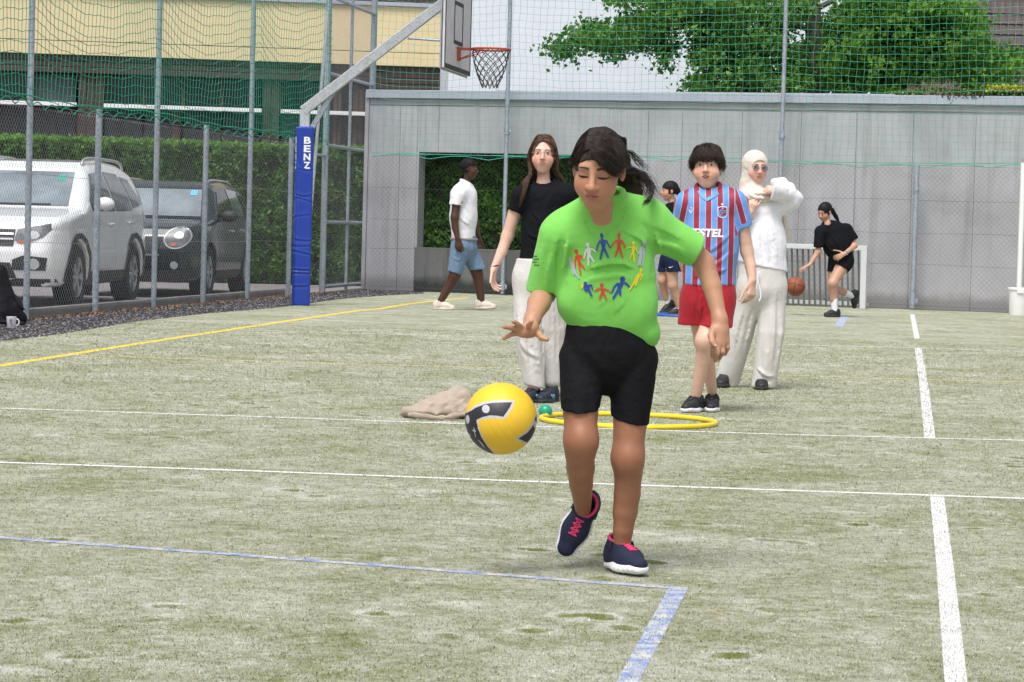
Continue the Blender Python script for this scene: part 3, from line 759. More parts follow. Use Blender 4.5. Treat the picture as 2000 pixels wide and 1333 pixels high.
def window(p0, p1, glass, nm=3):
    s0, s1 = bs(p0, 200)[0], bs(p1, 200)[0]; e = empty('window', (0, 0, 0)); e.parent = hb
    bbox('sill', s0, s1, zs - .03, zs + .04, -.2, .10, M['white_paint'], parent=e)
    n = nm; w = (s1 - s0) / n
    for i in range(n):
        bbox('pane', s0 + i * w + .03, s0 + (i + 1) * w - .03, zs + .05, zf - .02, -.35, -.30, glass if i != 1 else M['glass'], .002, e)
        bbox('frame', s0 + i * w - .03, s0 + i * w + .03, zs + .04, zf, -.35, -.22, M['brown_board'], .004, e)
        bbox('panel', s0 + i * w + .02, s0 + (i + 1) * w - .02, .4, zs - .04, -.35, -.2, M['dark_panel'], .004, e)
window(-760, -460, M['glass'], 3); window(-420, -160, M['glass'], 3); window(-115, 150, M['blind'], 3); window(203, 511, M['glass'], 4); window(549, 735, M['glass'], 2)
for p0, p1 in ((152, 202), (513, 547), (652, 668), (690, 712)):
    s0, s1 = bs(p0, 200)[0], bs(p1, 200)[0]; n = max(2, int((s1 - s0) / .14)); w = (s1 - s0) / n
    for i in range(n): bbox('board', s0 + i * w + .004, s0 + (i + 1) * w - .004, .3, zf, -.3, -.08 - .01 * (i % 2), M['brown_board'])
for p0, p1 in ((150, 190), (335, 352)):
    bbox('panel', bs(p0, 240)[0], bs(p1, 240)[0], .3, zs - .05, -.2, -.1, M['red_brown'])
# white building
wh = empty('white_building', P(872, 300, 47) * [1, 1, 0], 'plain white rendered building behind the concrete wall and tree', 'building'); wbs = np.array(wh.location)
mb = MB(); w1 = P(1760, 300, 47.5) * [1, 1, 0]; L = np.linalg.norm(w1 - wbs); u_ = unit(w1 - wbs); n_ = A3(u_[1], -u_[0], 0); Mw = np.stack([u_, -n_, A3(0, 0, 1), A3(0, 0, 0)], 1)
mb.box((0, 0, 0), (L, 9, 9), .01, Mw); mb.build('wall', M['stucco'], wh)
mb = MB(); mb.box((4.4, -.02, 0), (4.43, .0, 9), 0, Mw); mb.build('joint', pmat('grey_joint', (.42, .44, .5)), wh)
# brown tiled roof, each tile a piece
rfE = empty('tiled_roof', P(1800, 190, 45.5) * [1, 1, 0], 'steep brown tiled roof rising behind the tree at the frame edge', 'roof'); rbs = np.array(rfE.location)
tm = MB(); K = 7; W_, H_ = .125, .21; prof = [(j / (K - 1) * W_, .018 * math.sin(math.pi * (j / (K - 1)))) for j in range(K)]
V = []; Fq = []
for (z, o) in ((0, .028), (H_ + .03, .0)):
    for (x, h) in prof: V.append((x, -h - o, z))
for j in range(K - 1): Fq.append((j, j + 1, K + j + 1, K + j))
V += [(x, -h - .028 + .02, 0) for (x, h) in prof]
for j in range(K - 1): Fq.append((2 * K + j, 2 * K + j + 1, j + 1, j))
tme = bpy.data.meshes.new('tile'); tme.from_pydata(V, [], Fq); tme.materials.append(M['rooftile']); tme.update()
mb = MB(); mb.box((-.5, .05, -.6), (4.2, .3, 4.2)); sl_ = mb.build('roof_deck', M['brown_board'], rfE)
zr0 = P(1900, 195, 45.5)[2]
tilt = Matrix.Rotation(math.radians(-28), 4, 'X'); sl_.matrix_local = Matrix.Translation((0, 0, zr0 - .3)) @ tilt
cnt = 0
for i in range(11):
    for j in range(26):
        if cnt >= 290: break
        o = bpy.data.objects.new('tile', tme); COL.objects.link(o); o.parent = rfE; cnt += 1
        o.matrix_local = Matrix.Translation((0, 0, zr0 - .3)) @ tilt @ Matrix.Translation((.42 + j * W_ + random.uniform(-.002, .002), random.uniform(0, .006), -.05 + i * H_))

# ================================================================== trees
def tree(name, label, trunk, rad, branches, blobs, Y, n, leaf, mat, seed, dthick=1.3, base=None):
    r = np.random.RandomState(seed); base = P(*trunk[0], Y) * [1, 1, 0]; e = empty(name, base, label, 'tree'); base = np.array(e.location)
    pts = [base] + [P(x, y, Y) for x, y in trunk[1:]]; pts = catmull(pts, 14); tubeobj('trunk', pts, np.linspace(rad, rad * .6, 14), M['bark'], e, base, 10)
    for bp in branches:
        q = catmull([P(x, y, Y + dz) for x, y, dz in bp], 12); q[1:-1] += r.normal(0, .02, (10, 3)); tubeobj('limb', q, np.linspace(.05, .010, 12), M['bark'], e, base, 7)
    C = []; tot = sum(a * b_ for _, _, a, b_ in blobs)
    for (x, y, a, b_) in blobs:
        m = int(n * a * b_ / tot)
        # twig clusters inside each blob, leaves round each twig
        nc = max(4, m // 26); th = r.uniform(0, 6.28, nc); rr = np.sqrt(r.uniform(0, 1, nc)) * (1 + .12 * r.normal(size=nc)); dz = r.normal(0, dthick * .45, nc)
        cx = x + a * rr * np.cos(th); cy = y + b_ * rr * np.sin(th) * 1.0
        cen = np.array([P(cx[i], cy[i], Y + dz[i]) for i in range(nc)]); idx = r.randint(0, nc, m)
        q = cen[idx] + r.normal(0, 1, (m, 3)) * [.10, .10, .065]; q[:, 2] -= .04 * np.abs(r.normal(size=m)); C.append(q)
    C = np.vstack(C); C = C[C[:, 2] > 2.0]; tone = np.clip(.42 + .42 * wob(C, .8, seed) + r.normal(0, .2, len(C)), 0, 1)
    leafquads('crown', C, leaf, mat, r, e, tone=tone, base=base, kind='stuff', aspect=.85); return e
tree('ginkgo_tree', 'large tree with a long leafy branch reaching left before the white building', [(1592, 500), (1592, 190), (1590, 100), (1585, -60)], .19,
     [[(1590, 60, 0), (1480, 40, -.3), (1360, 30, -.4), (1240, 60, -.3), (1130, 85, 0)], [(1590, 110, 0), (1520, 90, -.2), (1430, 120, -.3), (1350, 165, 0)], [(1590, 40, 0), (1520, -10, 0), (1420, -40, 0)],
      [(1592, 20, 0), (1660, -20, .3), (1750, -60, .2)]],
     [(1108, 88, 42, 16), (1150, 66, 40, 22), (1195, 78, 36, 30), (1240, 52, 42, 26), (1262, 84, 34, 14), (1295, 28, 54, 30), (1250, -12, 60, 18), (1305, 82, 16, 26), (1297, 118, 10, 18),
      (1360, 22, 62, 34), (1400, 66, 46, 30), (1372, 108, 26, 22), (1420, 115, 48, 36), (1352, 162, 28, 12), (1410, 168, 70, 16), (1480, 160, 60, 24), (1470, 50, 62, 50), (1500, 100, 50, 40), (1420, -12, 140, 22),
      (1550, 20, 34, 28), (1560, 110, 22, 30), (1548, 160, 34, 26)], 42.4, 25000, .037, M['leaf_a'], 21)
tree('maple_tree', 'broad bright green tree crown before the tiled roof', [(1735, 500), (1735, 180), (1730, 60), (1740, -60)], .15,
     [[(1735, 120, 0), (1660, 70, -.2), (1600, 58, -.2)], [(1735, 100, 0), (1810, 60, -.3), (1900, 40, 0)], [(1735, 150, 0), (1850, 130, -.3), (1960, 110, 0)]],
     [(1600, 150, 46, 34), (1640, 90, 52, 52), (1690, 130, 60, 50), (1730, 60, 70, 60), (1800, 40, 70, 50), (1860, 60, 58, 34), (1820, 110, 80, 46), (1890, 130, 76, 34), (1760, 160, 90, 26), (1940, 125, 44, 26),
      (1970, 112, 26, 16), (1905, 40, 26, 20), (1660, 25, 40, 26), (1720, -10, 90, 24), (1850, 10, 50, 22), (1925, 160, 50, 18), (1690, 175, 90, 14), (1905, 88, 40, 20)], 42.9, 27000, .042, M['leaf_b'], 22)
# planting on top of the wall
r5 = np.random.RandomState(5)
n = 9000; s = r5.uniform(ws(1735)[0], ws(2100)[0], n); o = -r5.uniform(.10, .9, n); hh = .10 + .06 * wob(np.stack([s, o, 0 * s], 1), .8, 3)
C = WL(0) + wu * s[:, None] + wn * o[:, None]; C[:, 2] = zt + .03 + np.abs(r5.uniform(0, 1, n)) ** .5 * np.maximum(hh, .03)
M['sedum'] = leafmat('sedum_leaves', (.05, .10, .02), (.16, .25, .05), .2); M['sedum_y'] = leafmat('yellow_sedum', (.25, .30, .03), (.62, .60, .06), .2); M['moss'] = leafmat('rusty_moss', (.05, .03, .008), (.16, .09, .02), .1)
leafquads('sedum', C, .022, M['sedum'], r5, kind='stuff', label='low green sedum cushions growing behind the wall coping', cat='ground cover')
n = 3500; s = r5.uniform(ws(1915)[0], ws(2100)[0], n); C = WL(0) + wu * s[:, None] - wn * r5.uniform(.08, .5, n)[:, None]; C[:, 2] = zt + .10 + .10 * r5.uniform(0, 1, n)
leafquads('yellow_sedum', C, .02, M['sedum_y'], r5, kind='stuff', label='yellow flowering sedum at the right end of the wall top', cat='ground cover')
n = 700; s = np.clip(r5.normal(ws(1877)[0], .22, n), ws(1835)[0], ws(1915)[0]); C = WL(0) + wu * s[:, None] + wn * r5.uniform(.0, .065, n)[:, None]; C[:, 2] = zt + .05 - .10 * r5.uniform(0, 1, n) ** 2 * (np.abs(wob(np.stack([s, s, s], 1), 3, 8)) + .2)
leafquads('moss', C, .014, M['moss'], r5, kind='stuff', label='rust brown moss hanging over the coping edge', cat='moss')
paths = []
for i in range(260):
    c = WL(ws(1812 + r5.normal(0, 22))[0], -.35 + r5.normal(0, .12), zt + .05); d = unit(A3(r5.normal(0, .6), r5.normal(0, .4), 1)); L = r5.uniform(.12, .32)
    paths.append([c + d * L * t + A3(0, 0, -.05 * t * t) + r5.normal(0, .006, 3) for t in np.linspace(0, 1, 5)])
V, F = strands(np.array(paths), [.004, .003, .0025, .002, .001]); ds = WL(ws(1812)[0], -.35, zt)
o = link('dry_shrub', npmesh('dry_shrub', V - ds, F), pmat('dry_twigs', (.34, .24, .19), .9), None, 'bare pinkish brown dry shrub on top of the concrete wall', 'shrub'); o.location = ds
stones('stone', np.array([list(WL(ws(1690)[0], -.02, zt + .055))]), .035, M['white_paint'], r5, label='small white stone lying on the wall coping', cat='stone')

# ================================================================== basketball hoop
bpb = G(587, 597); hp = empty('basketball_hoop', bpb, 'grey steel basketball hoop post with blue pad and netted orange rim', 'basketball hoop'); hb0 = np.array(hp.location)
Yp = bpb[1]; top = bpb + A3(0, 0, 1.04 + (P(598, 212, Yp)[2] - 1.04)); top = bpb * [1, 1, 0] + A3(0, 0, P(603, 214, Yp)[2])
mb = MB(); mb.beam(bpb - hb0, top - hb0, .115, .115, up=(0, 1, 0), bev=.008); mb.build('pole', M['galv_light'], hp)
armend = P(866, 6, Yp - .25); armend2 = armend + unit(armend - top) * .9
mb = MB(); mb.beam(top - hb0 - A3(.02, 0, 0.02), armend2 - hb0, .115, .125, up=(0, 1, 0), bev=.008); mb.build('arm', M['galv_light'], hp)
b0 = bpb * [1, 1, 0] + A3(.05, 0, P(617, 262, Yp)[2]); b1 = top + (armend - top) * .235
mb = MB(); mb.beam(b0 - hb0, b1 - hb0, .06, .07, up=(0, 1, 0), bev=.005); mb.build('brace', M['galv'], hp)
# pad: a boxy foam sleeve with creases
pr = Sdf(); ph = P(596, 249, Yp)[2]
pc = bpb
PADA = math.radians(13); PADR = np.array([[math.cos(PADA), -math.sin(PADA), 0], [math.sin(PADA), math.cos(PADA), 0], [0, 0, 1]])
def padfn(p):
    q = (p - pc) @ PADR; d2 = np.stack([np.abs(q[:, 0]) - .072, np.abs(q[:, 1]) - .072, np.abs(q[:, 2] - ph / 2) - (ph / 2 - .02)], 1)
    d = np.sqrt((np.maximum(d2, 0) ** 2).sum(1)) + np.minimum(d2.max(1), 0) - .028
    z = q[:, 2]; a = np.arctan2(q[:, 1], q[:, 0])
    for i, (zc, sl2, amp) in enumerate([(1.34, 1.0, .006), (1.22, -.7, .005), (1.05, .3, .004), (.78, -.35, .006), (.70, -.1, .005), (.62, .4, .006), (.42, .12, .008), (.37, -.12, .008), (.22, .1, .006), (1.62, -.6, .004)]):
        u2 = z - zc - sl2 * .06 * np.sin(a * 1.0 + i) ; d = d + amp * np.exp(-(u2 / .010) ** 2) - amp * .6 * np.exp(-((u2 - .02) / .014) ** 2)
    return d + .0015 * wob(q, 5, 3)
pr.fn(padfn, pc - A3(.12, .12, 0), pc + A3(.12, .12, ph), .01)
M['pad'] = pmat('blue_vinyl', (.012, .045, .34), .33, .05, 3, .08, 25, .004)
pad = sdfobj('pad', pr, .008, M['pad'], hp, hb0)
def text_mesh(txt, size, font_bold=True, ext=.0):
    c = bpy.data.curves.new('lettering', 'FONT'); c.body = txt; c.size = size; c.align_x = 'CENTER'; c.align_y = 'CENTER'; c.offset = size * .035; c.extrude = ext; c.resolution_u = 3
    o = bpy.data.objects.new('tmp', c); COL.objects.link(o); bpy.context.view_layer.update()
    me = bpy.data.meshes.new_from_object(o.evaluated_get(bpy.context.evaluated_depsgraph_get())); bpy.data.objects.remove(o); bpy.data.curves.remove(c); return me
M['white_print'] = pmat('white_print', (.85, .85, .86), .5, .02, 5, 0)
for ci, ch in enumerate('BENZ'):
    for side in (0, 1):
        me = text_mesh(ch, .125); co = np.empty(len(me.vertices) * 3, np.float32); me.vertices.foreach_get('co', co); co = co.reshape(-1, 3)
        w = co[:, 0].max() - co[:, 0].min(); hgt = co[:, 1].max() - co[:, 1].min(); co[:, 0] *= .088 / w; co[:, 1] *= .082 / hgt; co[:, 0] -= (co[:, 0].max() + co[:, 0].min()) / 2; co[:, 1] -= (co[:, 1].max() + co[:, 1].min()) / 2
        zc = P(600, 275 + 16.2 * ci, Yp)[2]
        if side == 0: q = np.stack([.020 + co[:, 0] * .92, np.full(len(co), -.1022), co[:, 1]], 1)
        else: q = np.stack([np.full(len(co), -.1022), -co[:, 0] - .030, co[:, 1]], 1)
        q = q @ PADR.T + A3(bpb[0], Yp, zc)
        me.vertices.foreach_set('co', (q - hb0).astype(np.float32).ravel()); me.update(); me.materials.append(M['white_print']); link('lettering', me, None, hp)
# board, parallel to the long side of the court
n0 = P(867.4, 132, 30.65); n1 = P(917.8, 150, 32.45); bl = unit((n1 - n0) * [1, 1, 0]); Lb = float((n1 - n0) @ bl); bn2 = A3(bl[1], -bl[0], 0)
if bn2[0] < 0: bn2 = -bn2
zb0 = (n0[2] + n1[2]) / 2; Mbd = np.stack([bl, bn2, A3(0, 0, 1), n0 * [1, 1, 0] - hb0 * [1, 1, 0]], 1)
M['board'] = pmat('weathered_board', (.60, .58, .62), .6, .10, 9, .1, 40)
M['black_paint'] = pmat('black_paint', (.03, .03, .035), .6, .2, 9, 0); M['rust'] = pmat('rusty_orange', (.40, .075, .03), .6, .3, 30, .3, 90)
mb = MB(); mb.box((0, -.03, zb0), (Lb, 0, zb0 + 1.2), .004, Mbd); mb.build('backboard', M['board'], hp)
mb = MB(); e = .001
for (a0, a1, c0, c1) in ((0, Lb, 0, .055), (0, .05, .057, 1.2), (Lb - .05, Lb, .057, 1.2), (Lb / 2 - .31, Lb / 2 + .31, .31, .355), (Lb / 2 - .31, Lb / 2 + .31, .76, .805), (Lb / 2 - .31, Lb / 2 - .265, .357, .758), (Lb / 2 + .265, Lb / 2 + .31, .357, .758)):
    mb.box((a0, e, zb0 + c0), (a1, e + .003, zb0 + c1), 0, Mbd)
mb.build('board_marking', M['black_paint'], hp)
mb = MB(); mb.box((-.03, -.05, zb0 - .02), (Lb + .03, -.035, zb0 + 1.25), .004, Mbd); mb.build('board_frame', M['galv'], hp)
rc = P(960, 97.5, 31.55); att = n0 * [1, 1, 0] + bl * (Lb / 2); rz = rc[2]
rc = att + bn2 * (float((rc - att) @ bn2)) + A3(0, 0, rz)
ang = np.linspace(0, 2 * np.pi, 41)[:-1]; ring = np.stack([rc[0] + .228 * np.cos(ang), rc[1] + .228 * np.sin(ang), np.full(40, rz)], 1) - hb0
mb = MB(); mb.tube(ring, .012, 8, closed=True); mb.build('rim', M['rust'], hp, smooth=True)
mb = MB(); q0 = att - hb0 * [1, 1, 0] + A3(0, 0, rz - hb0[2])
mb.box((Lb / 2 - .05, .003, rz - .14), (Lb / 2 + .05, .03, rz + .02), .004, Mbd); mb.beam(q0, rc - hb0 - bn2 * .22, .07, .018); mb.build('rim_bracket', M['rust'], hp)
mb = MB()
for sg in (-1, 1): mb.tube([q0 + A3(0, 0, -.13), rc - hb0 + bl * .16 * sg - bn2 * .10 + A3(0, 0, -.02)], .007, 6)
mb.tube([q0 + bl * .15 + bn2 * .0, rc - hb0 + bl * .225], .006, 6); mb.tube([q0 - bl * .15, rc - hb0 - bl * .225], .006, 6)
mb.build('rim_stay', M['rust'], hp, smooth=True)
paths = []; r6 = np.random.RandomState(2)
for i in range(12):
    for sg in (1, -1):
        t = np.linspace(0, 1, 22); a = 2 * np.pi * i / 12 + sg * t * 2.1; rr = .222 * (1 - t) + .085 * t + .02 * np.sin(t * 3.1); z = -t * .44
        paths.append(np.stack([rr * np.cos(a), rr * np.sin(a), z + .01 * np.sin(a * 3)], 1) + rc - hb0 + r6.normal(0, .003, (22, 3)))
V, F = strands(np.array(paths), .0042, 4); link('hoop_net', npmesh('hoop_net', V, F), pmat('dark_net_cord', (.045, .04, .045), .8, .3, 30, 0), hp)
st0 = top + (armend - top) * .745 + A3(0, -.06, -.1); mb = MB(); mb.tube([st0 - hb0, st0 - hb0 + A3(.07, 0, -.0), att + A3(-.05, -.2, P(866, 77, 31)[2]) - hb0 * [1, 1, 0] ], .014, 8); mb.build('strut', M['galv'], hp, smooth=True)

# ================================================================== goals, white post, bucket
M['alu'] = pmat('white_aluminium', (.62, .64, .66), .4, .05, 5, 0, metal=.2)
M['slat'] = pmat('grey_slat', (.16, .165, .165), .5, .2, 8, 0, metal=.2)
def goal(px_r, w, label):
    s1 = onw(px_r, .62); e = empty('small_goal', WL(s1 - w / 2, .62), label, 'goal', 'small goals before the wall'); base = np.array(e.location)
    def gb(name, a0, a1, o0, o1, z0, z1, mat, bev=.004):
        mb = MB(); Mx = np.stack([wu, -wn, A3(0, 0, 1), A3(0, 0, 0)], 1); mb.box((a0, o0, z0), (a1, o1, z1), bev, Mx); mb.build(name, mat, e)
    H = .86
    gb('crossbar', -w / 2, w / 2, 0, .08, H - .065, H, M['alu'])
    for x in (-w / 2, w / 2 - .08): gb('goalpost', x, x + .08, 0, .08, 0, H - .067, M['alu'])
    gb('bottom_rail', -w / 2 + .08, w / 2 - .08, .30, .34, .03, .085, M['alu']); gb('side_rail', w / 2 - .06, w / 2 - .02, .08, .34, .03, .07, M['alu']); gb('side_rail', -w / 2 + .02, -w / 2 + .06, .08, .34, .03, .07, M['alu'])
    nS = int((w - .16) / .078)
    for i in range(nS):
        x = -w / 2 + .10 + (i + .5) * (w - .2) / nS; mb = MB(); Mx = np.stack([wu, -wn, A3(0, 0, 1), A3(0, 0, 0)], 1)
        mb.beam(A3(0, 0, 0) + wu * x - wn * .28 + A3(0, 0, .02), wu * x - wn * .10 + A3(0, 0, H - .07), .026, .010, up=tuple(wn)); mb.build('slat', M['slat'], e)
goal(1691, 1.75, 'small slatted goal behind the crouching girl with the basketball'); goal(1222, 1.5, 'small slatted goal mostly hidden behind the girl in black and the girl in green')
pb = G(1990, 616); wp = empty('white_post', pb, 'tall white pole standing in a bucket at the right frame edge', 'pole')
mb = MB(); mb.tube([(0, .05, .03), (.0, .05, P(1999, 318, pb[1])[2])], .036, 14); mb.build('pole', M['white_paint'], wp, smooth='auto')
mb = MB(); mb.tube([(0, .05, P(1999, 318, pb[1])[2]), (0, .05, P(1999, 318, pb[1])[2] + .05)], .02, 10); mb.build('cap', M['galv'], wp, smooth='auto')
bk = empty('bucket', pb, 'white plastic bucket holding the tall white pole', 'bucket')
mb = MB(); mb.lathe([(0, 0), (.118, 0), (.122, .01), (.132, .30), (.135, .335), (.149, .337), (.149, .365), (.138, .367), (.130, .34), (.12, .02), (0, .02)], n=32); mb.v = [(x, y + .05, z) for x, y, z in mb.v]; mb.build('body', M['white_paint'], bk, smooth='auto')
mb = MB(); mb.box((-.05, -.105, .29), (.04, -.08, .345), .006); mb.build('handle', M['white_paint'], bk)

# ================================================================== loose things on the court
# hoops
M['hoop_y'] = pmat('yellow_plastic', (.82, .62, .02), .35, .04, 4, .03, 30); M['hoop_b'] = pmat('blue_plastic', (.03, .12, .55), .35, .04, 4, 0)
def hoop(c, R_, r, mat, label, name='hula_hoop'):
    a = np.linspace(0, 2 * np.pi, 97)[:-1]; mb = MB(); mb.tube(np.stack([R_ * np.cos(a), R_ * np.sin(a), r + 0 * a], 1), r, 12, closed=True)
    o = mb.build(name, mat, None, smooth=True, label=label, cat='hoop'); o.location = [float(x) for x in c]; return o
hoop(G(1227, 826), .462, .0135, M['hoop_y'], 'yellow hoop lying on the turf behind the girl in green')
hoop(G(1148, 627), .36, .012, M['hoop_y'], 'yellow hoop lying far back beyond the girl in black')
hoop(G(1332, 618), .34, .014, M['hoop_b'], 'blue hoop on the turf by the feet of the child behind the boy')
def ico(name, r, c, mat, label, cat, sub=4):
    import bmesh
    bm = bmesh.new(); bmesh.ops.create_icosphere(bm, subdivisions=sub, radius=r); me = bpy.data.meshes.new(name); bm.to_mesh(me); bm.free()
    me.polygons.foreach_set('use_smooth', np.ones(len(me.polygons), bool)); o = link(name, me, mat, None, label, cat); o.location = [float(x) for x in c]; return o
g = G(1065, 816.5); ico('ball', .0365, g + A3(0, 0, .0365), pmat('green_plastic', (.01, .30, .20), .35, .05, 5, .05, 60), 'small green ball lying on the turf beside the yellow hoop', 'ball')
# volleyball: panels raised over welt lines, three colours
def volleyball():
    c = P(978.5, 818, 7.92); Rb = .1055; nu, nv = 260, 190
    th = np.linspace(0, np.pi, nv)[:, None]; ph = np.linspace(0, 2 * np.pi, nu, endpoint=False)[None]
    d = np.stack([np.sin(th) * np.cos(ph), np.cos(th) + 0 * ph, np.sin(th) * np.sin(ph)], -1).reshape(-1, 3)   # pole along Y so that rings face the lens
    front = d[:, 1] < .02
    # image-plane coordinates on the visible side, in ball radii
    u = d[:, 0]; v = d[:, 2]; scl = 70.0
    px = u * scl + 978.5; py = -v * scl + 818
    # the far side carries the same layout turned half round
    px = np.where(front, px, u * scl * -1 + 978.5); py = np.where(front, py, v * scl + 818)
    Z = lambda pts: [(880 + x / 7.016, 720 + y / 7.016) for x, y in pts]
    q = np.stack([px, py], 1)
    greys = [Z([(150, 640), (230, 600), (330, 500), (450, 440), (600, 410), (760, 402), (880, 410), (850, 500), (745, 662), (660, 648), (560, 655), (470, 662), (380, 690), (395, 780), (440, 900), (520, 1040), (640, 1180), (560, 1240), (100, 1240), (100, 700)]),
             Z([(1250, 640), (1150, 620), (1135, 700), (1050, 820), (940, 900), (885, 935), (1000, 1000), (1060, 1010), (1250, 1010)])]
    blacks = [Z([(130, 660), (250, 590), (350, 520), (480, 462), (600, 440), (760, 432), (842, 436), (800, 520), (725, 625), (640, 612), (540, 612), (440, 640), (362, 682), (360, 700), (380, 800), (430, 920), (500, 1030), (600, 1150), (540, 1240), (100, 1240), (100, 700)]),
              Z([(1250, 690), (1160, 640), (1140, 740), (1060, 850), (930, 932), (1000, 965), (1050, 1000), (1250, 1000)])]
    mat = np.zeros(len(q), int)
    for g_ in greys: mat[inpoly(q, np.array(g_))] = 1
    for g_ in blacks: mat[inpoly(q, np.array(g_))] = 2
    for (x, y, r1, r2) in ((484, 528, 52, 55), (238, 692, 26, 60), (1160, 755, 20, 50), (250, 930, 30, 44)):
        zx, zy = Z([(x, y)])[0]; m = ((q[:, 0] - zx) * 7.016 / r1) ** 2 + ((q[:, 1] - zy) * 7.016 / r2) ** 2 < 1; mat[m & (mat == 2)] = 1
    for star in ([(315, 775), (330, 820), (300, 835), (330, 850), (350, 930), (358, 928), (342, 860), (360, 850), (340, 820)], [(370, 945), (430, 1020), (470, 1075), (478, 1068), (440, 1008)]):
        mat[inpoly(q, np.array(Z(star)))] = 1
    disp = np.zeros(len(q))
    for pts in ([(490, 665), (560, 790), (640, 900), (760, 1040), (880, 1120)], [(750, 670), (800, 770), (880, 880), (960, 960)], [(880, 410), (960, 600), (1000, 760)], [(330, 500), (420, 380), (600, 280), (800, 220)], [(600, 650), (700, 820), (860, 990), (1000, 1060)]):
        z = catmull(np.array([(a, b, 0) for a, b in Z(pts)]), 60)[:, :2]; dd = np.sqrt(((q[:, None] - z[None]) ** 2).sum(2)).min(1); disp -= .0012 * np.exp(-(dd / .8) ** 2)
    edge = np.zeros(len(q))
    V = d * (Rb + disp + np.where(mat == 2, .0, 0))[:, None]
    i, j = np.meshgrid(np.arange(nv - 1), np.arange(nu), indexing='ij'); j2 = (j + 1) % nu
    F = np.stack([i * nu + j, (i + 1) * nu + j, (i + 1) * nu + j2, i * nu + j2], -1).reshape(-1, 4)
    me = npmesh('volleyball', V, F, True)
    for m_ in (pmat('ball_yellow', (.80, .50, .03), .5, .03, 20, .25, 900, .001), pmat('ball_grey', (.48, .48, .52), .5, .03, 20, .25, 900, .001), pmat('ball_black', (.018, .018, .028), .45, .05, 20, .3, 900, .001)): me.materials.append(m_)
    if len(me.polygons) == len(F):
        me.polygons.foreach_set('material_index', mat[F[:, 0]].astype(np.int32))
    me.update(); o = link('volleyball', me, None, None, 'yellow and black volleyball bouncing beside the girl in green', 'ball'); o.location = [float(x) for x in c]
volleyball()
def basketball():
    c = P(1554, 560, 33.6); Rb = .121; nu, nv = 120, 80
    th = np.linspace(0, np.pi, nv)[:, None]; ph = np.linspace(0, 2 * np.pi, nu, endpoint=False)[None]
    d = np.stack([np.sin(th) * np.cos(ph), np.cos(th) + 0 * ph, np.sin(th) * np.sin(ph)], -1).reshape(-1, 3)
    e1 = unit(A3(.25, .25, 1)); e2 = unit(np.cross(e1, A3(.3, 1, .2))); e3 = np.cross(e1, e2); w = .035
    x, y, z = d @ e1, d @ e2, d @ e3
    g_ = (np.abs(x) < w) | (np.abs(y) < w) | (np.abs(np.abs(z) - (.42 + .28 * x * x)) < w * .9)
    V = d * (Rb - .003 * g_)[:, None]; i, j = np.meshgrid(np.arange(nv - 1), np.arange(nu), indexing='ij'); j2 = (j + 1) % nu
    F = np.stack([i * nu + j, (i + 1) * nu + j, (i + 1) * nu + j2, i * nu + j2], -1).reshape(-1, 4); me = npmesh('basketball', V, F, True)
    me.materials.append(pmat('basketball_orange', (.27, .075, .03), .6, .15, 40, .3, 500)); me.materials.append(M['black_paint'])
    if len(me.polygons) == len(F): me.polygons.foreach_set('material_index', g_[F[:, 0]].astype(np.int32))
    o = link('basketball', me, None, None, 'brown basketball bouncing before the small goal', 'ball'); o.location = [float(x) for x in c]
basketball()
# mug
mg = G(22, 641); e = empty('mug', mg, 'white mug with small coloured print standing by the black bag', 'mug')
mb = MB(); mb.lathe([(0, 0), (.030, 0), (.036, .006), (.045, .098), (.0455, .1), (.042, .099), (.033, .01), (0, .01)], n=28); mb.build('body', pmat('glazed_ceramic', (.80, .80, .82), .2, .02, 5, 0), e, smooth='auto')
mb = MB(); a = np.linspace(-1.5, 1.5, 12); mb.tube(np.stack([.038 + .030 * np.cos(a), 0 * a, .052 + .030 * np.sin(a)], 1), .006, 8); mb.build('handle', pmat('glazed_handle', (.80, .80, .82), .2, .02, 5, 0), e, smooth=True)
for k_, (dx, z, cc) in enumerate(((-.006, .070, (.5, .05, .07)), (.002, .070, (.10, .12, .5)), (.010, .070, (.5, .05, .07)), (0, .048, (.10, .12, .5)), (.006, .048, (.5, .05, .07)), (.012, .028, (.10, .12, .5)))):
    mb = MB(); mb.box((dx - .003, -.0455, z - .008), (dx + .003, -.036, z + .008)); mb.build('print', pmat('mug_print', cc, .3, 0, 5, 0), e)
# black bag
S = Sdf(); B = lambda px, py, Y: P(px, py, Y)
S.seg(B(-55, 615, 24.5), B(38, 622, 24.6), .10, .075, .06); S.seg(B(-50, 610, 24.5), B(-12, 545, 24.7), .12, .10, .08); S.seg(B(0, 612, 24.55), B(-6, 560, 24.65), .12, .10, .08); S.seg(B(-90, 600, 24.6), B(-30, 540, 24.75), .12, .09, .08); S.seg(B(-12, 545, 24.7), B(2, 528, 24.7), .10, .05, .06); S.seg(B(30, 600, 24.6), B(0, 540, 24.7), .05, .05, .06); S.seg(B(-60, 625, 24.4), B(44, 634, 24.4), .04, .03, .05)
S.cut(A3(0, 0, .004), (0, 0, -1))
bagb = G(0, 640); e = empty('backpack', bagb, 'slouched black backpack leaning at the left frame edge behind the mug', 'bag'); M['bag'] = clothmat('black_nylon', (.012, .012, .016), .55, .1)
sdfobj('body', S, .012, M['bag'], e, np.array(e.location), post=lambda p, d: d + .008 * np.abs(wob(p, 2.2, 4)))
mb = MB(); q = [B(28, 578, 24.48), B(34, 586, 24.44), B(38, 596, 24.42), B(46, 606, 24.42)]; mb.tube([x - np.array(e.location) for x in catmull(q, 10)], .018, 6); mb.build('strap', M['bag'], e, smooth=True)
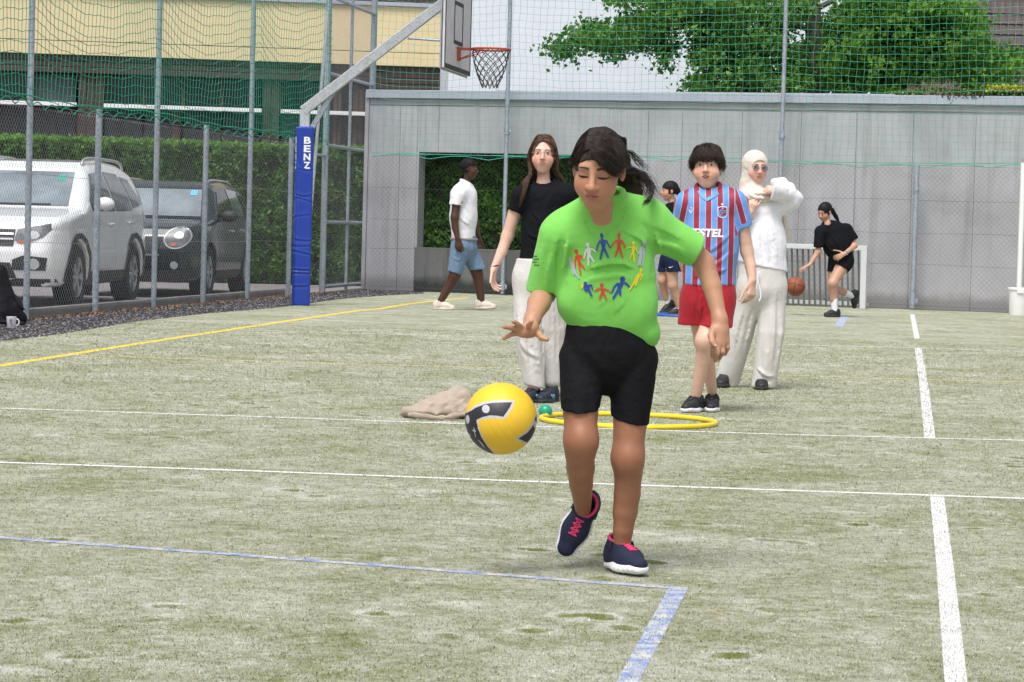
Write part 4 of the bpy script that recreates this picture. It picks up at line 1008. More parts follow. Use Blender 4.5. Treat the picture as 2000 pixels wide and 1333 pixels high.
# burlap sack
def sack():
    cY = 14.25; c = G(850, 818); S = Sdf(); Q = lambda px, py, dy=0: P(px, py, c[1] + dy)
    S.seg(Q(802, 805, .02), Q(925, 806, .05), .030, .034, .04, n=(0, 1, 0), f=2.6); S.seg(Q(830, 795, .06), Q(905, 780, .10), .030, .05, .06, n=(0, 1, 0), f=2.0)
    S.seg(Q(862, 782, .10), Q(893, 775, .12), .035, .045, .05, n=(0, 1, 0), f=1.8); S.seg(Q(795, 803, -.02), Q(790, 808, 0), .02, .02, .03)
    S.seg(Q(800, 811, -.14), Q(865, 817, -.14), .012, .012, .02); S.seg(Q(865, 817, -.14), Q(935, 803, -.12), .012, .014, .02)
    S.seg(Q(806, 812, -.16), Q(862, 817, -.17), .006, .006, .006, op=1); S.seg(Q(868, 817, -.17), Q(930, 806, -.15), .007, .007, .006, op=1)
    S.cut(A3(0, 0, .003), (0, 0, -1))
    m, t, b, co = newmat('burlap'); wv = N(t, 'ShaderNodeTexWave', wave_type='BANDS', bands_direction='X'); wv.inputs['Scale'].default_value = 90; wv.inputs['Distortion'].default_value = 2; t.links.new(co, wv.inputs[0])
    wz = N(t, 'ShaderNodeTexWave', wave_type='BANDS', bands_direction='Z'); wz.inputs['Scale'].default_value = 90; wz.inputs['Distortion'].default_value = 2; t.links.new(co, wz.inputs[0])
    w = mth(t, 'MULTIPLY', wv.outputs['Fac'], wz.outputs['Fac']); t.links.new(mixc(t, w, (.40, .32, .25), (.72, .62, .52)), b.inputs['Base Color']); b.inputs['Roughness'].default_value = .95; bump(t, b, w, .7, .004)
    o = sdfobj('burlap_sack', S, .006, m, None, c, post=lambda p, d: d + .006 * wob(p, 5, 6) + .003 * wob(p, 12, 2), label='folded beige burlap sack lying on the turf behind the volleyball', cat='sack'); o.location = [float(x) for x in c]
sack()
# ================================================================== curved patches laid on a surface
from mathutils.geometry import delaunay_2d_cdt
def patch2d(poly, step):
    poly = np.array(poly, float); n = len(poly); out = []
    for i in range(n):
        a, b = poly[i], poly[(i + 1) % n]; k = max(1, int(np.linalg.norm(b - a) / step)); out += [a + (b - a) * j / k for j in range(k)]
    out = np.array(out); lo, hi = out.min(0), out.max(0)
    gx, gy = np.meshgrid(np.arange(lo[0] + step / 2, hi[0], step), np.arange(lo[1] + step / 2, hi[1], step)); g = np.stack([gx.ravel(), gy.ravel()], 1)
    if len(g):
        g = g[inpoly(g, out)]
        if len(g):
            d = np.sqrt(((g[:, None] - out[None]) ** 2).sum(2)).min(1); g = g[d > step * .35]
    pts = [Vector(p) for p in out] + [Vector(p) for p in g]; m = len(out)
    r = delaunay_2d_cdt(pts, [(i, (i + 1) % m) for i in range(m)], [list(range(m))], 1, 1e-7)
    return np.array([list(v) for v in r[0]]), [tuple(f) for f in r[2]]
def patchobj(name, poly, step, mapfn, mat, parent, base, view=None, smooth=True, thick=0, **kw):
    v, f = patch2d(poly, step); P3 = mapfn(v)
    me = bpy.data.meshes.new(name); me.from_pydata([tuple(p - base) for p in P3], [], f); me.update()
    if view is not None and len(me.polygons):
        nn = sum((p.normal for p in me.polygons), Vector()); 
        if nn.dot(Vector(view)) < 0: me.flip_normals()
    if smooth: me.polygons.foreach_set('use_smooth', np.ones(len(me.polygons), bool))
    return link(name, me, mat, parent, **kw)
def ellpts(c, a, b, n=20, rot=0):
    t = np.linspace(0, 2 * np.pi, n, endpoint=False); x, y = a * np.cos(t), b * np.sin(t); cr, sr = math.cos(rot), math.sin(rot)
    return np.stack([c[0] + x * cr - y * sr, c[1] + x * sr + y * cr], 1)
# ================================================================== cars
def polysdf(q, poly):
    poly = np.array(poly, float); d = np.full(len(q), 1e9); s = inpoly(q, poly); n = len(poly)
    for i in range(n):
        a = poly[i]; e = poly[(i + 1) % n] - a; w = q - a; h = np.clip((w @ e) / (e @ e + 1e-12), 0, 1); d = np.minimum(d, ((w - h[:, None] * e) ** 2).sum(1))
    d = np.sqrt(d); return np.where(s, -d, d)
M['tyre'] = pmat('tyre_rubber', (.018, .018, .019), .8, .2, 20, .2, 90); M['rim'] = pmat('alloy_rim', (.55, .56, .58), .3, .05, 9, 0, metal=.7)
M['black_plastic'] = pmat('black_plastic', (.022, .023, .026), .6, .1, 9, .1, 200); M['chrome'] = pmat('chrome', (.75, .76, .78), .15, .02, 9, 0, metal=.9)
M['car_glass'] = pmat('car_glass', (.03, .04, .045), .05, .3, 2, 0, spec=1.0); M['lamp_glass'] = pmat('lamp_glass', (.13, .135, .15), .3, .5, 40, 0, spec=.5)
M['wind_l'] = pmat('windscreen_reflecting', (.20, .24, .27), .04, .5, 1.6, 0, spec=1.0, coat=1)
M['lamp_white'] = pmat('lamp_reflector', (.42, .44, .47), .35, .1, 60, 0, metal=.2); M['amber'] = pmat('amber_lens', (.5, .12, .06), .3, .05, 9, 0)
def make_car(name, label, front, slope, L, W, side, roofw, paint, ax, wr, spec):
    yaw = math.atan(slope); e = empty(name, front, label, 'car'); e.rotation_euler = (0, 0, -yaw)   # local: x to the right of the picture, y backwards, z up
    z0 = np.zeros(3); hw = W / 2
    def bodyfn(p):
        x, y, z = p[:, 0], p[:, 1], p[:, 2]
        ds = polysdf(np.stack([y, z], 1), side)
        w = hw - .16 * np.clip((.62 - y) / .62, 0, 1) ** 2.2 - .10 * np.clip((y - (L - .6)) / .6, 0, 1) ** 2 - roofw * np.clip(z - spec['belt'], 0, 1) / .55 - .03 * np.clip((.62 - z) / .4, 0, 1) + .012 * np.sin((z - .3) * 8)
        dx = (np.abs(x) - w) * .92
        k = .10; h = np.maximum(k - np.abs(ds - dx), 0) / k; d = np.maximum(ds, dx) + h * h * k * .25
        for a in ax:
            c = np.sqrt((y - a) ** 2 + (z - wr) ** 2) - (wr + .055); c = np.maximum(c, hw - .26 - np.abs(x)); d = np.maximum(d, -c)
        for (f, amp) in spec.get('creases', []): d = d + amp * np.exp(-((z - f - .02 * y) / .012) ** 2) * (np.abs(x) > hw - .2)
        for yy in spec.get('doors', []): d = d + .006 * np.exp(-((y - yy) / .008) ** 2) * (z < spec['belt'] + .02) * (np.abs(x) > hw - .25)
        return d
    S = Sdf().fn(bodyfn, (-hw, 0, .1), (hw, L, 1.75), .02)
    V, F = mesh_sdf(S, .024); me = npmesh('body', V, F, True); me.materials.append(paint); link('body', me, None, e)
    side_map = lambda off, sg=1: (lambda v: trace(S, np.stack([np.full(len(v), sg * (hw + .15)), v[:, 0], v[:, 1]], 1), (-sg, 0, 0), 40, .8) + A3(sg * off, 0, 0))
    front_map = lambda off: (lambda v: trace(S, np.stack([v[:, 0], np.full(len(v), -.15), v[:, 1]], 1), (0, 1, 0), 60, 2.4) + A3(0, -off, 0))
    for n_, poly, mat, off in spec['front']: patchobj(n_, poly, .05, front_map(off), M[mat] if isinstance(mat, str) else mat, e, z0, (0, -1, .3))
    for n_, poly, mat, off in spec['sides']:
        for sg in (1, -1): patchobj(n_, poly, .06, side_map(off, sg), M[mat] if isinstance(mat, str) else mat, e, z0, (sg, 0, 0))
    for sg in (1, -1):
        for a in ax:
            wh_ = link('wheel', None, None, e); wh_.location = (sg * (hw - .115), a, wr)
            mb = MB(); R3 = np.array([[0, 0, sg], [0, 1, 0], [-sg, 0, 0]], float)
            mb.lathe([(wr * .60, -.10), (wr * .93, -.11), (wr, -.085), (wr, .085), (wr * .93, .11), (wr * .66, .105), (wr * .60, .07)], n=36, M=R3); mb.build('tyre', M['tyre'], wh_, smooth='auto')
            mb = MB(); mb.lathe([(wr * .66, .10), (wr * .62, .09), (wr * .60, .02), (.0, .02)], n=30, M=R3); mb.lathe([(0, .095), (.06, .09), (.07, .05)], n=16, M=R3)
            for k in range(5):
                an = 2 * math.pi * k / 5 + .3; c, s_ = math.cos(an), math.sin(an)
                for dd in (-.14, .14):
                    c2, s2 = math.cos(an + dd), math.sin(an + dd); mb.beam((sg * .085, .04 * s_, .04 * c), (sg * .09, wr * .63 * s2, wr * .63 * c2), .035, .028, up=(1, 0, 0))
            mb.build('rim', M['rim'], wh_, smooth='auto')
        mb = MB(); mb.lathe([(0, -.06), (.05, -.055), (.085, -.02), (.095, .02), (.08, .06), (0, .075)], n=16, M=np.array([[1.25, 0, 0], [0, 0, 1.0], [0, -.85, 0]]) if True else None)
        mb.v = [(x + sg * (hw + .10), y + spec['mirror'][0], z + spec['mirror'][1]) for x, y, z in mb.v]; mi = mb.build('mirror', spec.get('mirror_mat', paint), e, smooth=True)
        mb = MB(); mb.beam((sg * (hw - .08), spec['mirror'][0] + .04, spec['mirror'][1] - .07), (sg * (hw + .10), spec['mirror'][0] + .01, spec['mirror'][1] - .06), .07, .04); mb.build('mirror_stalk', M['black_plastic'], e)
        rr_ = spec['rail']; mb = MB(); q = catmull([(sg * rr_[0], rr_[1], rr_[2] - .05), (sg * rr_[0], rr_[1] + .18, rr_[2] + .02), (sg * rr_[0], (rr_[1] + rr_[3]) / 2, rr_[2] + .03), (sg * rr_[0], rr_[3] - .2, rr_[2] + .01), (sg * rr_[0], rr_[3], rr_[2] - .08)], 16)
        mb.tube(q, .018, 8); mb.build('roof_rail', M['rim'], e, smooth=True)
        for yy, zz in spec['handles']:
            p0 = trace(S, np.array([[sg * (hw + .15), yy, zz]]), (-sg, 0, 0), 40, .8)[0]; mb = MB(); mb.box(p0 + A3(-.012, -.09, -.015), p0 + A3(.03 if sg > 0 else .01, .09, .015) - (A3(.02, 0, 0) if sg < 0 else 0), .01); mb.build('door_handle', spec.get('handle_mat', paint), e)
    for pr_ in spec.get('extra', []):
        mb = MB(); getattr(mb, pr_[1])(*pr_[3], **pr_[4]); mb.build(pr_[0], M[pr_[2]], e, smooth='auto')
    return e, S, front_map
M['paint_w'] = pmat('white_car_paint', (.82, .83, .85), .25, .01, 2, 0, coat=1); M['paint_d'] = pmat('dark_green_car_paint', (.014, .022, .027), .22, .05, 2, 0, coat=.35, metal=.2)
suv_side = [(.10, .24), (.02, .42), (.0, .62), (.04, .80), (.10, .93), (.30, 1.00), (.75, 1.06), (1.05, 1.10), (1.80, 1.55), (2.05, 1.63), (2.8, 1.67), (3.5, 1.64), (3.95, 1.55), (4.25, 1.12), (4.36, .95), (4.38, .55), (4.30, .26), (2.2, .24)]
spec = dict(belt=1.05, creases=[(.86, .010), (.60, .006)], doors=[1.45, 2.55, 3.35], mirror=(1.50, 1.16), rail=(.62, 1.95, 1.655, 3.9), handles=[(2.30, .93), (3.20, .95)],
    front=[('windscreen', [(-.70, 1.125), (.70, 1.125), (.60, 1.515), (-.60, 1.515)], 'wind_l', .012),
           ('headlight', [(.40, .74), (.46, .72), (.70, .78), (.78, .86), (.77, .93), (.42, .86)], 'lamp_glass', .012), ('headlight', [(-.40, .74), (-.46, .72), (-.70, .78), (-.78, .86), (-.77, .93), (-.42, .86)], 'lamp_glass', .012),
           ('headlight_bulb', ellpts((.60, .80), .075, .045), 'lamp_white', .020), ('headlight_bulb', ellpts((-.60, .80), .075, .045), 'lamp_white', .020),
           ('indicator', [(.41, .735), (.47, .715), (.60, .74), (.60, .755)], 'amber', .02),
           ('grille', [(-.39, .68), (.39, .68), (.40, .86), (-.40, .86)], 'black_plastic', .010), ('grille_bar', [(-.385, .745), (.385, .745), (.385, .765), (-.385, .765)], 'chrome', .018), ('grille_bar', [(-.385, .80), (.385, .80), (.385, .82), (-.385, .82)], 'chrome', .018),
           ('air_intake', [(-.42, .33), (.42, .33), (.36, .50), (-.36, .50)], 'black_plastic', .01), ('lower_bumper', [(-.86, .22), (.86, .22), (.82, .33), (.42, .33), (.3, .30), (-.3, .30), (-.42, .33), (-.82, .33)], 'black_plastic', .012),
           ('fog_lamp_recess', [(.38, .42), (.74, .42), (.76, .56), (.50, .58), (.38, .53)], 'black_plastic', .012), ('fog_lamp', ellpts((.62, .49), .065, .06), 'lamp_white', .022),
           ('fog_lamp_recess', [(-.38, .42), (-.74, .42), (-.76, .56), (-.50, .58), (-.38, .53)], 'black_plastic', .012), ('fog_lamp', ellpts((-.62, .49), .065, .06), 'lamp_white', .022),
           ('sticker', [(.44, 1.41), (.54, 1.41), (.53, 1.48), (.44, 1.48)], pmat('green_sticker', (.05, .35, .25), .5), .016), ('sticker', [(-.30, 1.40), (-.40, 1.40), (-.40, 1.45), (-.30, 1.45)], pmat('blue_sticker', (.2, .55, .65), .5), .016),
           ('wiper', [(-.62, 1.13), (.5, 1.135), (.5, 1.15), (-.62, 1.145)], 'black_plastic', .03)],
    sides=[('side_window', [(1.42, 1.08), (1.42, 1.20), (1.86, 1.50), (2.45, 1.54), (2.45, 1.08)], 'car_glass', .008), ('side_window', [(2.53, 1.08), (2.53, 1.54), (3.15, 1.52), (3.35, 1.10)], 'car_glass', .008), ('side_window', [(3.42, 1.12), (3.24, 1.50), (3.60, 1.46), (3.88, 1.18)], 'car_glass', .008),
           ('sill_cladding', [(1.27, .24), (3.03, .24), (3.03, .40), (1.27, .40)], 'black_plastic', .012), ('arch_trim', [(.34, .30), (.40, .30), (.40, .40), (.46, .56), (.58, .69), (.74, .76), (.92, .77), (1.10, .71), (1.24, .56), (1.28, .40), (1.34, .40), (1.30, .60), (1.16, .76), (.94, .83), (.70, .82), (.52, .74), (.40, .58), (.34, .42)], 'black_plastic', .010),
           ('arch_trim', [(2.96, .40), (3.02, .40), (3.08, .56), (3.2, .69), (3.36, .76), (3.54, .77), (3.7, .71), (3.84, .56), (3.9, .40), (3.96, .40), (3.92, .6), (3.78, .76), (3.56, .83), (3.32, .82), (3.14, .74), (3.02, .58)], 'black_plastic', .010)])
make_car('parked_car', 'white sport utility car parked behind the fence at the left', A3(-5.775, 29.2, -.03), .095, 4.38, 1.81, suv_side, .22, M['paint_w'], (.84, 3.44), .345, spec)
mini_side = [(.08, .20), (.02, .40), (.0, .60), (.05, .78), (.14, .90), (.40, .96), (.95, 1.00), (1.12, 1.02), (1.62, 1.42), (1.85, 1.49), (2.6, 1.52), (3.4, 1.47), (3.85, 1.38), (4.02, 1.0), (4.08, .85), (4.10, .5), (4.0, .22), (2, .20)]
spec = dict(belt=1.0, creases=[(.80, .006)], doors=[1.35, 2.45, 3.2], mirror=(1.45, 1.06), mirror_mat=M['black_plastic'], rail=(.60, 1.85, 1.50, 3.6), handles=[(2.25, .86), (3.05, .87)], handle_mat=M['chrome'],
    front=[('windscreen', [(-.68, 1.045), (.68, 1.045), (.60, 1.40), (-.60, 1.40)], 'wind_l', .012),
           ('headlight_ring', ellpts((.61, .77), .180, .138, 28, .35), 'lamp_white', .012), ('headlight', ellpts((.61, .775), .162, .121, 26, .35), 'lamp_glass', .018), ('headlight_bulb', ellpts((.63, .80), .06, .05), 'lamp_white', .024), ('indicator', ellpts((.57, .685), .035, .025), 'amber', .026),
           ('headlight_ring', ellpts((-.61, .77), .175, .135, 28, -.35), 'lamp_white', .012), ('headlight', ellpts((-.61, .775), .145, .108, 26, -.35), 'lamp_glass', .018), ('headlight_bulb', ellpts((-.63, .80), .06, .05), 'lamp_white', .024),
           ('grille', [(-.36, .56), (.36, .56), (.40, .74), (-.40, .74)], 'black_plastic', .012), ('grille_bar', [(-.38, .535), (.38, .535), (.40, .56), (-.40, .56)], 'chrome', .02), ('bonnet_trim', [(-.66, .985), (.66, .985), (.66, 1.0), (-.66, 1.0)], 'chrome', .016),
           ('lower_bumper', [(-.84, .20), (.84, .20), (.82, .36), (-.82, .36)], 'black_plastic', .012), ('fog_lamp', ellpts((.58, .42), .05, .05), 'lamp_white', .016), ('fog_lamp', ellpts((-.58, .42), .05, .05), 'lamp_white', .016),
           ('sticker', [(.46, 1.32), (.56, 1.32), (.55, 1.39), (.46, 1.39)], pmat('sky_blue_sticker', (.15, .45, .75), .5), .02)],
    sides=[('side_window', [(1.40, 1.04), (1.40, 1.14), (1.72, 1.38), (2.35, 1.42), (2.35, 1.04)], 'car_glass', .008), ('side_window', [(2.42, 1.04), (2.42, 1.42), (3.1, 1.40), (3.2, 1.06)], 'wind_l', .008), ('side_window', [(3.26, 1.06), (3.17, 1.39), (3.5, 1.34), (3.7, 1.08)], 'car_glass', .008),
           ('side_trim', [(.55, .86), (.80, .87), (.80, .93), (.55, .92)], 'lamp_white', .01), ('sill_cladding', [(1.2, .2), (2.9, .2), (2.9, .34), (1.2, .34)], 'black_plastic', .012)])
make_car('parked_car', 'dark green compact car with round headlights parked beside the white car', A3(-4.87, 34.3, -.03), .085, 4.10, 1.79, mini_side, .22, M['paint_d'], (.78, 3.37), .33, spec)
# ================================================================== people
def skins():
    M['skin_fg'] = skinmat('tan_skin', (.46, .245, .155)); M['skin_pale'] = skinmat('fair_skin', (.68, .43, .34)); M['skin_boy'] = skinmat('light_skin', (.66, .42, .32))
    M['skin_tan2'] = skinmat('olive_skin', (.50, .285, .20)); M['skin_dark'] = skinmat('deep_brown_skin', (.075, .032, .020)); M['skin_leg'] = skinmat('tanned_leg_skin', (.30, .145, .085))
    M['lips'] = pmat('lips', (.42, .14, .12), .4, .08, 60, .1, 300, .0005); M['lips_dark'] = pmat('dark_lips', (.13, .045, .04), .4, .08, 60, 0); M['lips_soft'] = pmat('soft_lips', (.40, .155, .125), .45, .08, 60, 0)
    M['brow'] = pmat('eyebrow_hair', (.05, .030, .022), .8, .3, 300, 0); M['brow_soft'] = pmat('soft_eyebrow', (.16, .085, .055), .8, .3, 300, 0); M['lash'] = pmat('eyelashes', (.018, .012, .010), .6, 0, 5, 0)
    M['mouth_in'] = pmat('mouth_opening', (.08, .015, .015), .6, 0, 5, 0); M['eyewhite'] = pmat('eye_white', (.62, .60, .58), .25, .03, 90, 0); M['iris_b'] = pmat('brown_iris', (.035, .018, .010), .15, .1, 300, 0, spec=.8)
    M['nostril'] = pmat('nostril', (.09, .035, .025), .7, 0, 5, 0); M['nail'] = pmat('fingernail', (.75, .45, .40), .3, .02, 5, 0)
    M['hair_black'] = hairmat('black_brown_hair', (.012, .008, .007), (.048, .030, .025)); M['hair_brown'] = hairmat('light_brown_hair', (.055, .028, .018), (.16, .085, .055)); M['hair_boy'] = hairmat('dark_brown_hair', (.018, .011, .008), (.065, .038, .026)); M['hair_blk'] = hairmat('black_hair', (.008, .007, .008), (.02, .017, .018))
skins()
def frame(yaw, pitch, roll):
    """face frame: columns right, forward, up. yaw>0 turns to the picture's right, pitch>0 looks down, roll>0 tips clockwise in the picture"""
    y, p, a = map(math.radians, (yaw, pitch, roll)); f = A3(math.sin(y), -math.cos(y), 0); r = A3(math.cos(y), math.sin(y), 0); u = A3(0, 0, 1)
    f, u = f * math.cos(p) - u * math.sin(p), u * math.cos(p) + f * math.sin(p)
    r, u = r * math.cos(a) - u * math.sin(a), u * math.cos(a) + r * math.sin(a)
    return np.stack([r, f, u], 1)
def head_local(cheek=1., jaw=1., nose=1., lips_open=0., lid=0.):
    S = Sdf()
    S.ell((0, -.018, .040), (.0745, .092, .080), .02); S.ell((0, .018, -.016), (.0635, .068, .084), .02)
    S.ell((0, .042, -.083), (.027 * jaw, .028, .024), .03); S.seg((-.038 * jaw, .002, -.058), (-.010, .046, -.094), .019, .017, .02); S.seg((.038 * jaw, .002, -.058), (.010, .046, -.094), .019, .017, .02)
    for s in (-1, 1): S.ell((s * .036 * cheek, .050, -.032), (.026 * cheek, .024, .028), .03)
    S.ell((0, .058, -.052), (.030, .026, .028), .025)
    S.seg((-.034, .068, .030), (.034, .068, .030), .011, .011, .02)
    for s in (-1, 1): S.ell((s * .0315, .092, .010), (.017, .0135, .0115), .014, op=1)
    for s in (-1, 1): S.ell((s * .0312, .0660, .009), (.0155, .0135, .0125), .004)
    S.seg((0, .082, .018), (0, .103 * (1 + .0 * nose), -.020), .0065, .0105 * nose, .012); S.ell((0, .101, -.022), (.0115 * nose, .011, .0095), .008)
    for s in (-1, 1): S.ell((s * .0115 * nose, .092, -.026), (.0078, .0105, .0075), .006)
    S.ell((0, .0850, -.0475), (.0225, .0075, .0058), .006); S.ell((0, .0845, -.0575), (.0185, .0080, .0068), .006)
    S.ops.append((lambda p: -(np.sqrt(((p[:, 0] / 1.6) ** 2) + ((p[:, 1] - .0985) / .9) ** 2 + ((p[:, 2] + .0525) * 3.2) ** 2) - .0130), A3(-.03, .07, -.07), A3(.03, .11, -.04), .004, 3))
    S.ell((0, .0765, -.0675), (.016, .008, .004), .008, op=0)
    for s in (-1, 1):
        a = .25 * s; Me = np.array([[math.cos(a), -math.sin(a), 0], [math.sin(a), math.cos(a), 0], [0, 0, 1]])
        S.ell((s * .0745, -.012, -.002), (.0065, .019, .031), .006, M=Me); S.ell((s * .0780, -.006, .004), (.004, .009, .015), .004, M=Me)
    return S
# op 1: the shape is carved out (its distance is positive outside, so -smin(-D, d))
def flatcone(S, a, b, ra, rb, k=.02, n=None, f=1., t=None, hollow=.0, depth=.03):
    """limb of cloth from a to b with a flat open end at b"""
    a = np.array(a, float); b = np.array(b, float); ax = unit(b - a); t = ax if t is None else unit(t); L = np.linalg.norm(b - a); b2 = b + ax * .06; rb2 = rb + (rb - ra) * .06 / L
    T = Sdf().seg(a, b2, ra, rb2, .01, n, f); g = T.ops[0]
    S.ops.append((lambda p: np.maximum(g[0](p), (p - b) @ t), g[1], g[2], k, 0))
    if hollow > 0:
        T2 = Sdf().seg(b - ax * depth, b2, max(ra + (rb - ra) * (1 - depth / L) - hollow, .01), rb2 - hollow, .01, n, f); g2 = T2.ops[0]
        S.ops.append((g2[0], g2[1], g2[2], .004, 1))
CRAN = [o[0] for o in Sdf().ell((0, -.018, .040), (.0745, .092, .080)).ell((0, .018, -.016), (.0635, .068, .084)).ops]
class Fig:
    def __init__(s, label, base, hc, hs, hyaw, hpitch, hroll, skin, res, **kw):
        s.e = empty('person', base, label, 'person'); s.base = np.array(s.e.location, float); s.Y = s.base[1]
        s.S = Sdf(); s.hc = s.J(*hc); s.hs = hs; s.M = frame(hyaw, hpitch, hroll); s.skin = skin; s.res = res; s.blush = []; s.neck = kw.pop('neck', .041)
        s.H = head_local(**kw); H, M_, c, sc = s.H, s.M, s.hc, hs
        s.S.fn(lambda p: H.eval(((p - c) @ M_) / sc) * sc, c - .125 * sc, c + .125 * sc, .018)
        for q, r in (((-.040, .075, -.030), .022), ((.040, .075, -.030), .022), ((0, .105, -.02), .010), ((.078, 0, 0), .02), ((-.078, 0, 0), .02)): s.blush.append((c + M_ @ A3(*q) * sc, r * sc, .8))
    def J(s, px, py, dz=0.): return P(px, py, s.Y + dz)
    def hl(s, *q): return s.hc + s.M @ A3(*q) * s.hs
    def limb(s, pts, rs, k=.03): s.S.chain([s.J(*p) if len(p) == 3 and p[0] > 50 else np.array(p) for p in pts], rs, k)
    def torso(s, pel, che, nk, rp=.10, rc=.095, n=(0, 1, 0), f=.72):
        s.S.seg(s.J(*pel), s.J(*che), rp, rc, .03, n, f); s.S.seg(s.J(*che), s.J(*nk), rc * .8, s.neck, .03, n, .8)
        hb_ = s.hl(0, -.02, -.05); s.S.seg(s.J(*nk), hb_, s.neck * s.hs, s.neck * .92 * s.hs, .02)
    def fingers(s, chains, rs=(.0082, .0072, .0062), sc=1.):
        for ch in chains:
            q = [s.J(*p) for p in ch]; n = len(q); r = np.linspace(rs[0], rs[-1], n) * sc
            for i in range(n - 1): s.S.seg(q[i], q[i + 1], r[i], r[i + 1], .004)
    def hand(s, wr, d, nrm, lat, L=.155, curl=(18, 22, 26, 30), spread=5, thumb=(.55, .8, .25), tcurl=20, rs=1.):
        """wr wrist point, d direction of the metacarpals, nrm the way the palm faces, lat towards the thumb"""
        d = unit(d); nrm = unit(nrm - d * (nrm @ d)); lat = unit(np.cross(d, nrm)) * (1 if np.cross(d, nrm) @ lat > 0 else -1)
        pw = .24 * L; pl = .50 * L; S = s.S
        for o in (-.62, -.2, .22, .62): S.seg(wr + lat * pw * o * .5, wr + d * pl + lat * pw * o, .060 * L, .062 * L, .016)
        lens = (.44, .50, .47, .37)
        for i, o in enumerate((.66, .22, -.22, -.64)):
            a = math.radians(spread * (1.5 - i)); dd = unit(d * math.cos(a) + lat * math.sin(a)); p = wr + d * pl * (1.0 if i in (1, 2) else .94) + lat * pw * o; ang = 0; r = .056 * L * rs
            for j, fr in enumerate((.45, .31, .26)):
                ang += math.radians(curl[i]) * (1.0, 1.2, .8)[j]; v = dd * math.cos(ang) + nrm * math.sin(ang); q = p + v * lens[i] * L * fr; S.seg(p, q, r, r * .88, .004); p = q; r *= .88
        p = wr + d * .10 * L + lat * pw * .55; v = unit(d * thumb[0] + lat * thumb[1] + nrm * thumb[2]); r = .070 * L * rs
        for j, fr in enumerate((.22, .20, .17)):
            q = p + v * fr * L * 1.25; S.seg(p, q, r, r * .86, .010 if j == 0 else .004); p = q; r *= .86; v = unit(v * math.cos(math.radians(tcurl)) + d * math.sin(math.radians(tcurl)))
    def body(s, tan_shade=None):
        bl = s.blush
        def at(V):
            o = np.zeros(len(V))
            for c, r, w in bl: o = np.maximum(o, .6 * w * np.exp(-((V - c) ** 2).sum(1) / (2 * r * r) * .5))
            return np.clip(o, 0, 1)
        return sdfobj('body', s.S, s.res, s.skin, s.e, s.base, attr={'blush': at, 'tan': (lambda V: np.clip((tan_shade[0] - V[:, 2]) / tan_shade[1], 0, 1)) if tan_shade else (lambda V: np.zeros(len(V)))})
    # features drawn on the face surface, coordinates in head units
    def face(s, name, poly, mat, off=.0012, step=.003):
        H, M_, c, sc = s.H, s.M, s.hc, s.hs
        def mp(v):
            o = np.stack([v[:, 0], np.full(len(v), .145), v[:, 1]], 1); q = trace(lambda p: H.eval(p), o, (0, -1, 0), 60, .2); q[:, 1] += off / sc; return c + (q * sc) @ M_.T
        return patchobj(name, poly, step, mp, mat, s.e, s.base, view=tuple(s.M[:, 1]))
    def features(s, eyes='open', brow='brow', lips='lips', mouth=0., off=.0012, ew=.0172, eh=.0070, iris='iris_b', look=(0, 0), browz=.030, brow_thick=.0046, lashthick=.0016, lipk=1., lashk=1.):
        for sg in (-1, 1):
            cx = sg * .0315; t = np.linspace(-1, 1, 11)
            if eyes == 'open':
                up = [(cx + ew * a, .0095 + eh * (1 - a * a) ** .8 + .0012 * a * sg) for a in t]; lo = [(cx + ew * a, .0095 - eh * .72 * (1 - a * a) ** .9 + .0012 * a * sg) for a in t[::-1]]
                s.face('eye', up + lo[1:-1], M['eyewhite'], off, .003)
                ir = [p for p in ellpts((cx + look[0], .0098 + look[1]), .0068, .0068, 20)]; ir = [(x, min(max(z, .0095 - eh * .72 * max(0, 1 - ((x - cx) / ew) ** 2)), .0095 + eh * .95 * max(0, 1 - ((x - cx) / ew) ** 2))) for x, z in ir]
                s.face('iris', ir, M[iris], off * 1.6, .003)
                s.face('eyelash', [(x, z + .0004) for x, z in up] + [(x + .0006 * sg, z + .0004 + lashthick * (.6 + .8 * (1 - abs(a)))) for (x, z), a in zip(up[::-1], t[::-1])], M['lash'], off * 1.9, .003)
            else:
                lw = [(cx + ew * 1.02 * a, .0048 - .0042 * (1 - a * a)) for a in t]
                s.face('eyelash', lw + [(x, z + (.0010 + .0016 * (1 - abs(a))) * lashk) for (x, z), a in zip(lw[::-1], t[::-1])], M['lash'], off, .003)
            b0 = [(sg * (.0125 + .036 * a), browz + .0065 * math.sin(a * 2.2) - .003 * a) for a in np.linspace(0, 1, 9)]
            s.face('eyebrow', b0 + [(x, z + brow_thick * (1.15 - .9 * i / 8.)) for i, (x, z) in list(enumerate(b0))[::-1]], M[brow], off, .003)
        t = np.linspace(-1, 1, 13); W = .0225
        if eyes == 'open':
            for sg in (-1, 1): s.face('nostril', ellpts((sg * .0072, -.0305), .0030, .0019, 10), M['nostril'], off, .002)
        upl = [(W * a, -.0525 + .0062 * lipk * (1 - abs(a)) ** .7 - .0010 * (abs(a) < .12)) for a in t]; mid = [(W * a, -.0525 - .0006 * math.cos(a * 3)) for a in t]
        o_ = mouth
        s.face('upper_lip', upl + [(x, z + .0002 + 0 * o_) for x, z in mid[::-1]][1:-1], M[lips], off * .8, .003)
        s.face('lower_lip', [(x * .96, z - .0006 - o_ * (1 - (x / W) ** 2)) for x, z in mid] + [(W * .90 * a, -.0531 - o_ * (1 - a * a) - .0082 * lipk * (1 - a * a) ** .7) for a in t[::-1]][1:-1], M[lips], off * .8, .003)
        s.face('mouth_line', [(x * .98, z + .0006) for x, z in mid] + [(x * .98, z - .0007 - o_ * (1 - (x / W) ** 2)) for x, z in mid[::-1]][1:-1], M['mouth_in'], off * 1.4, .003)
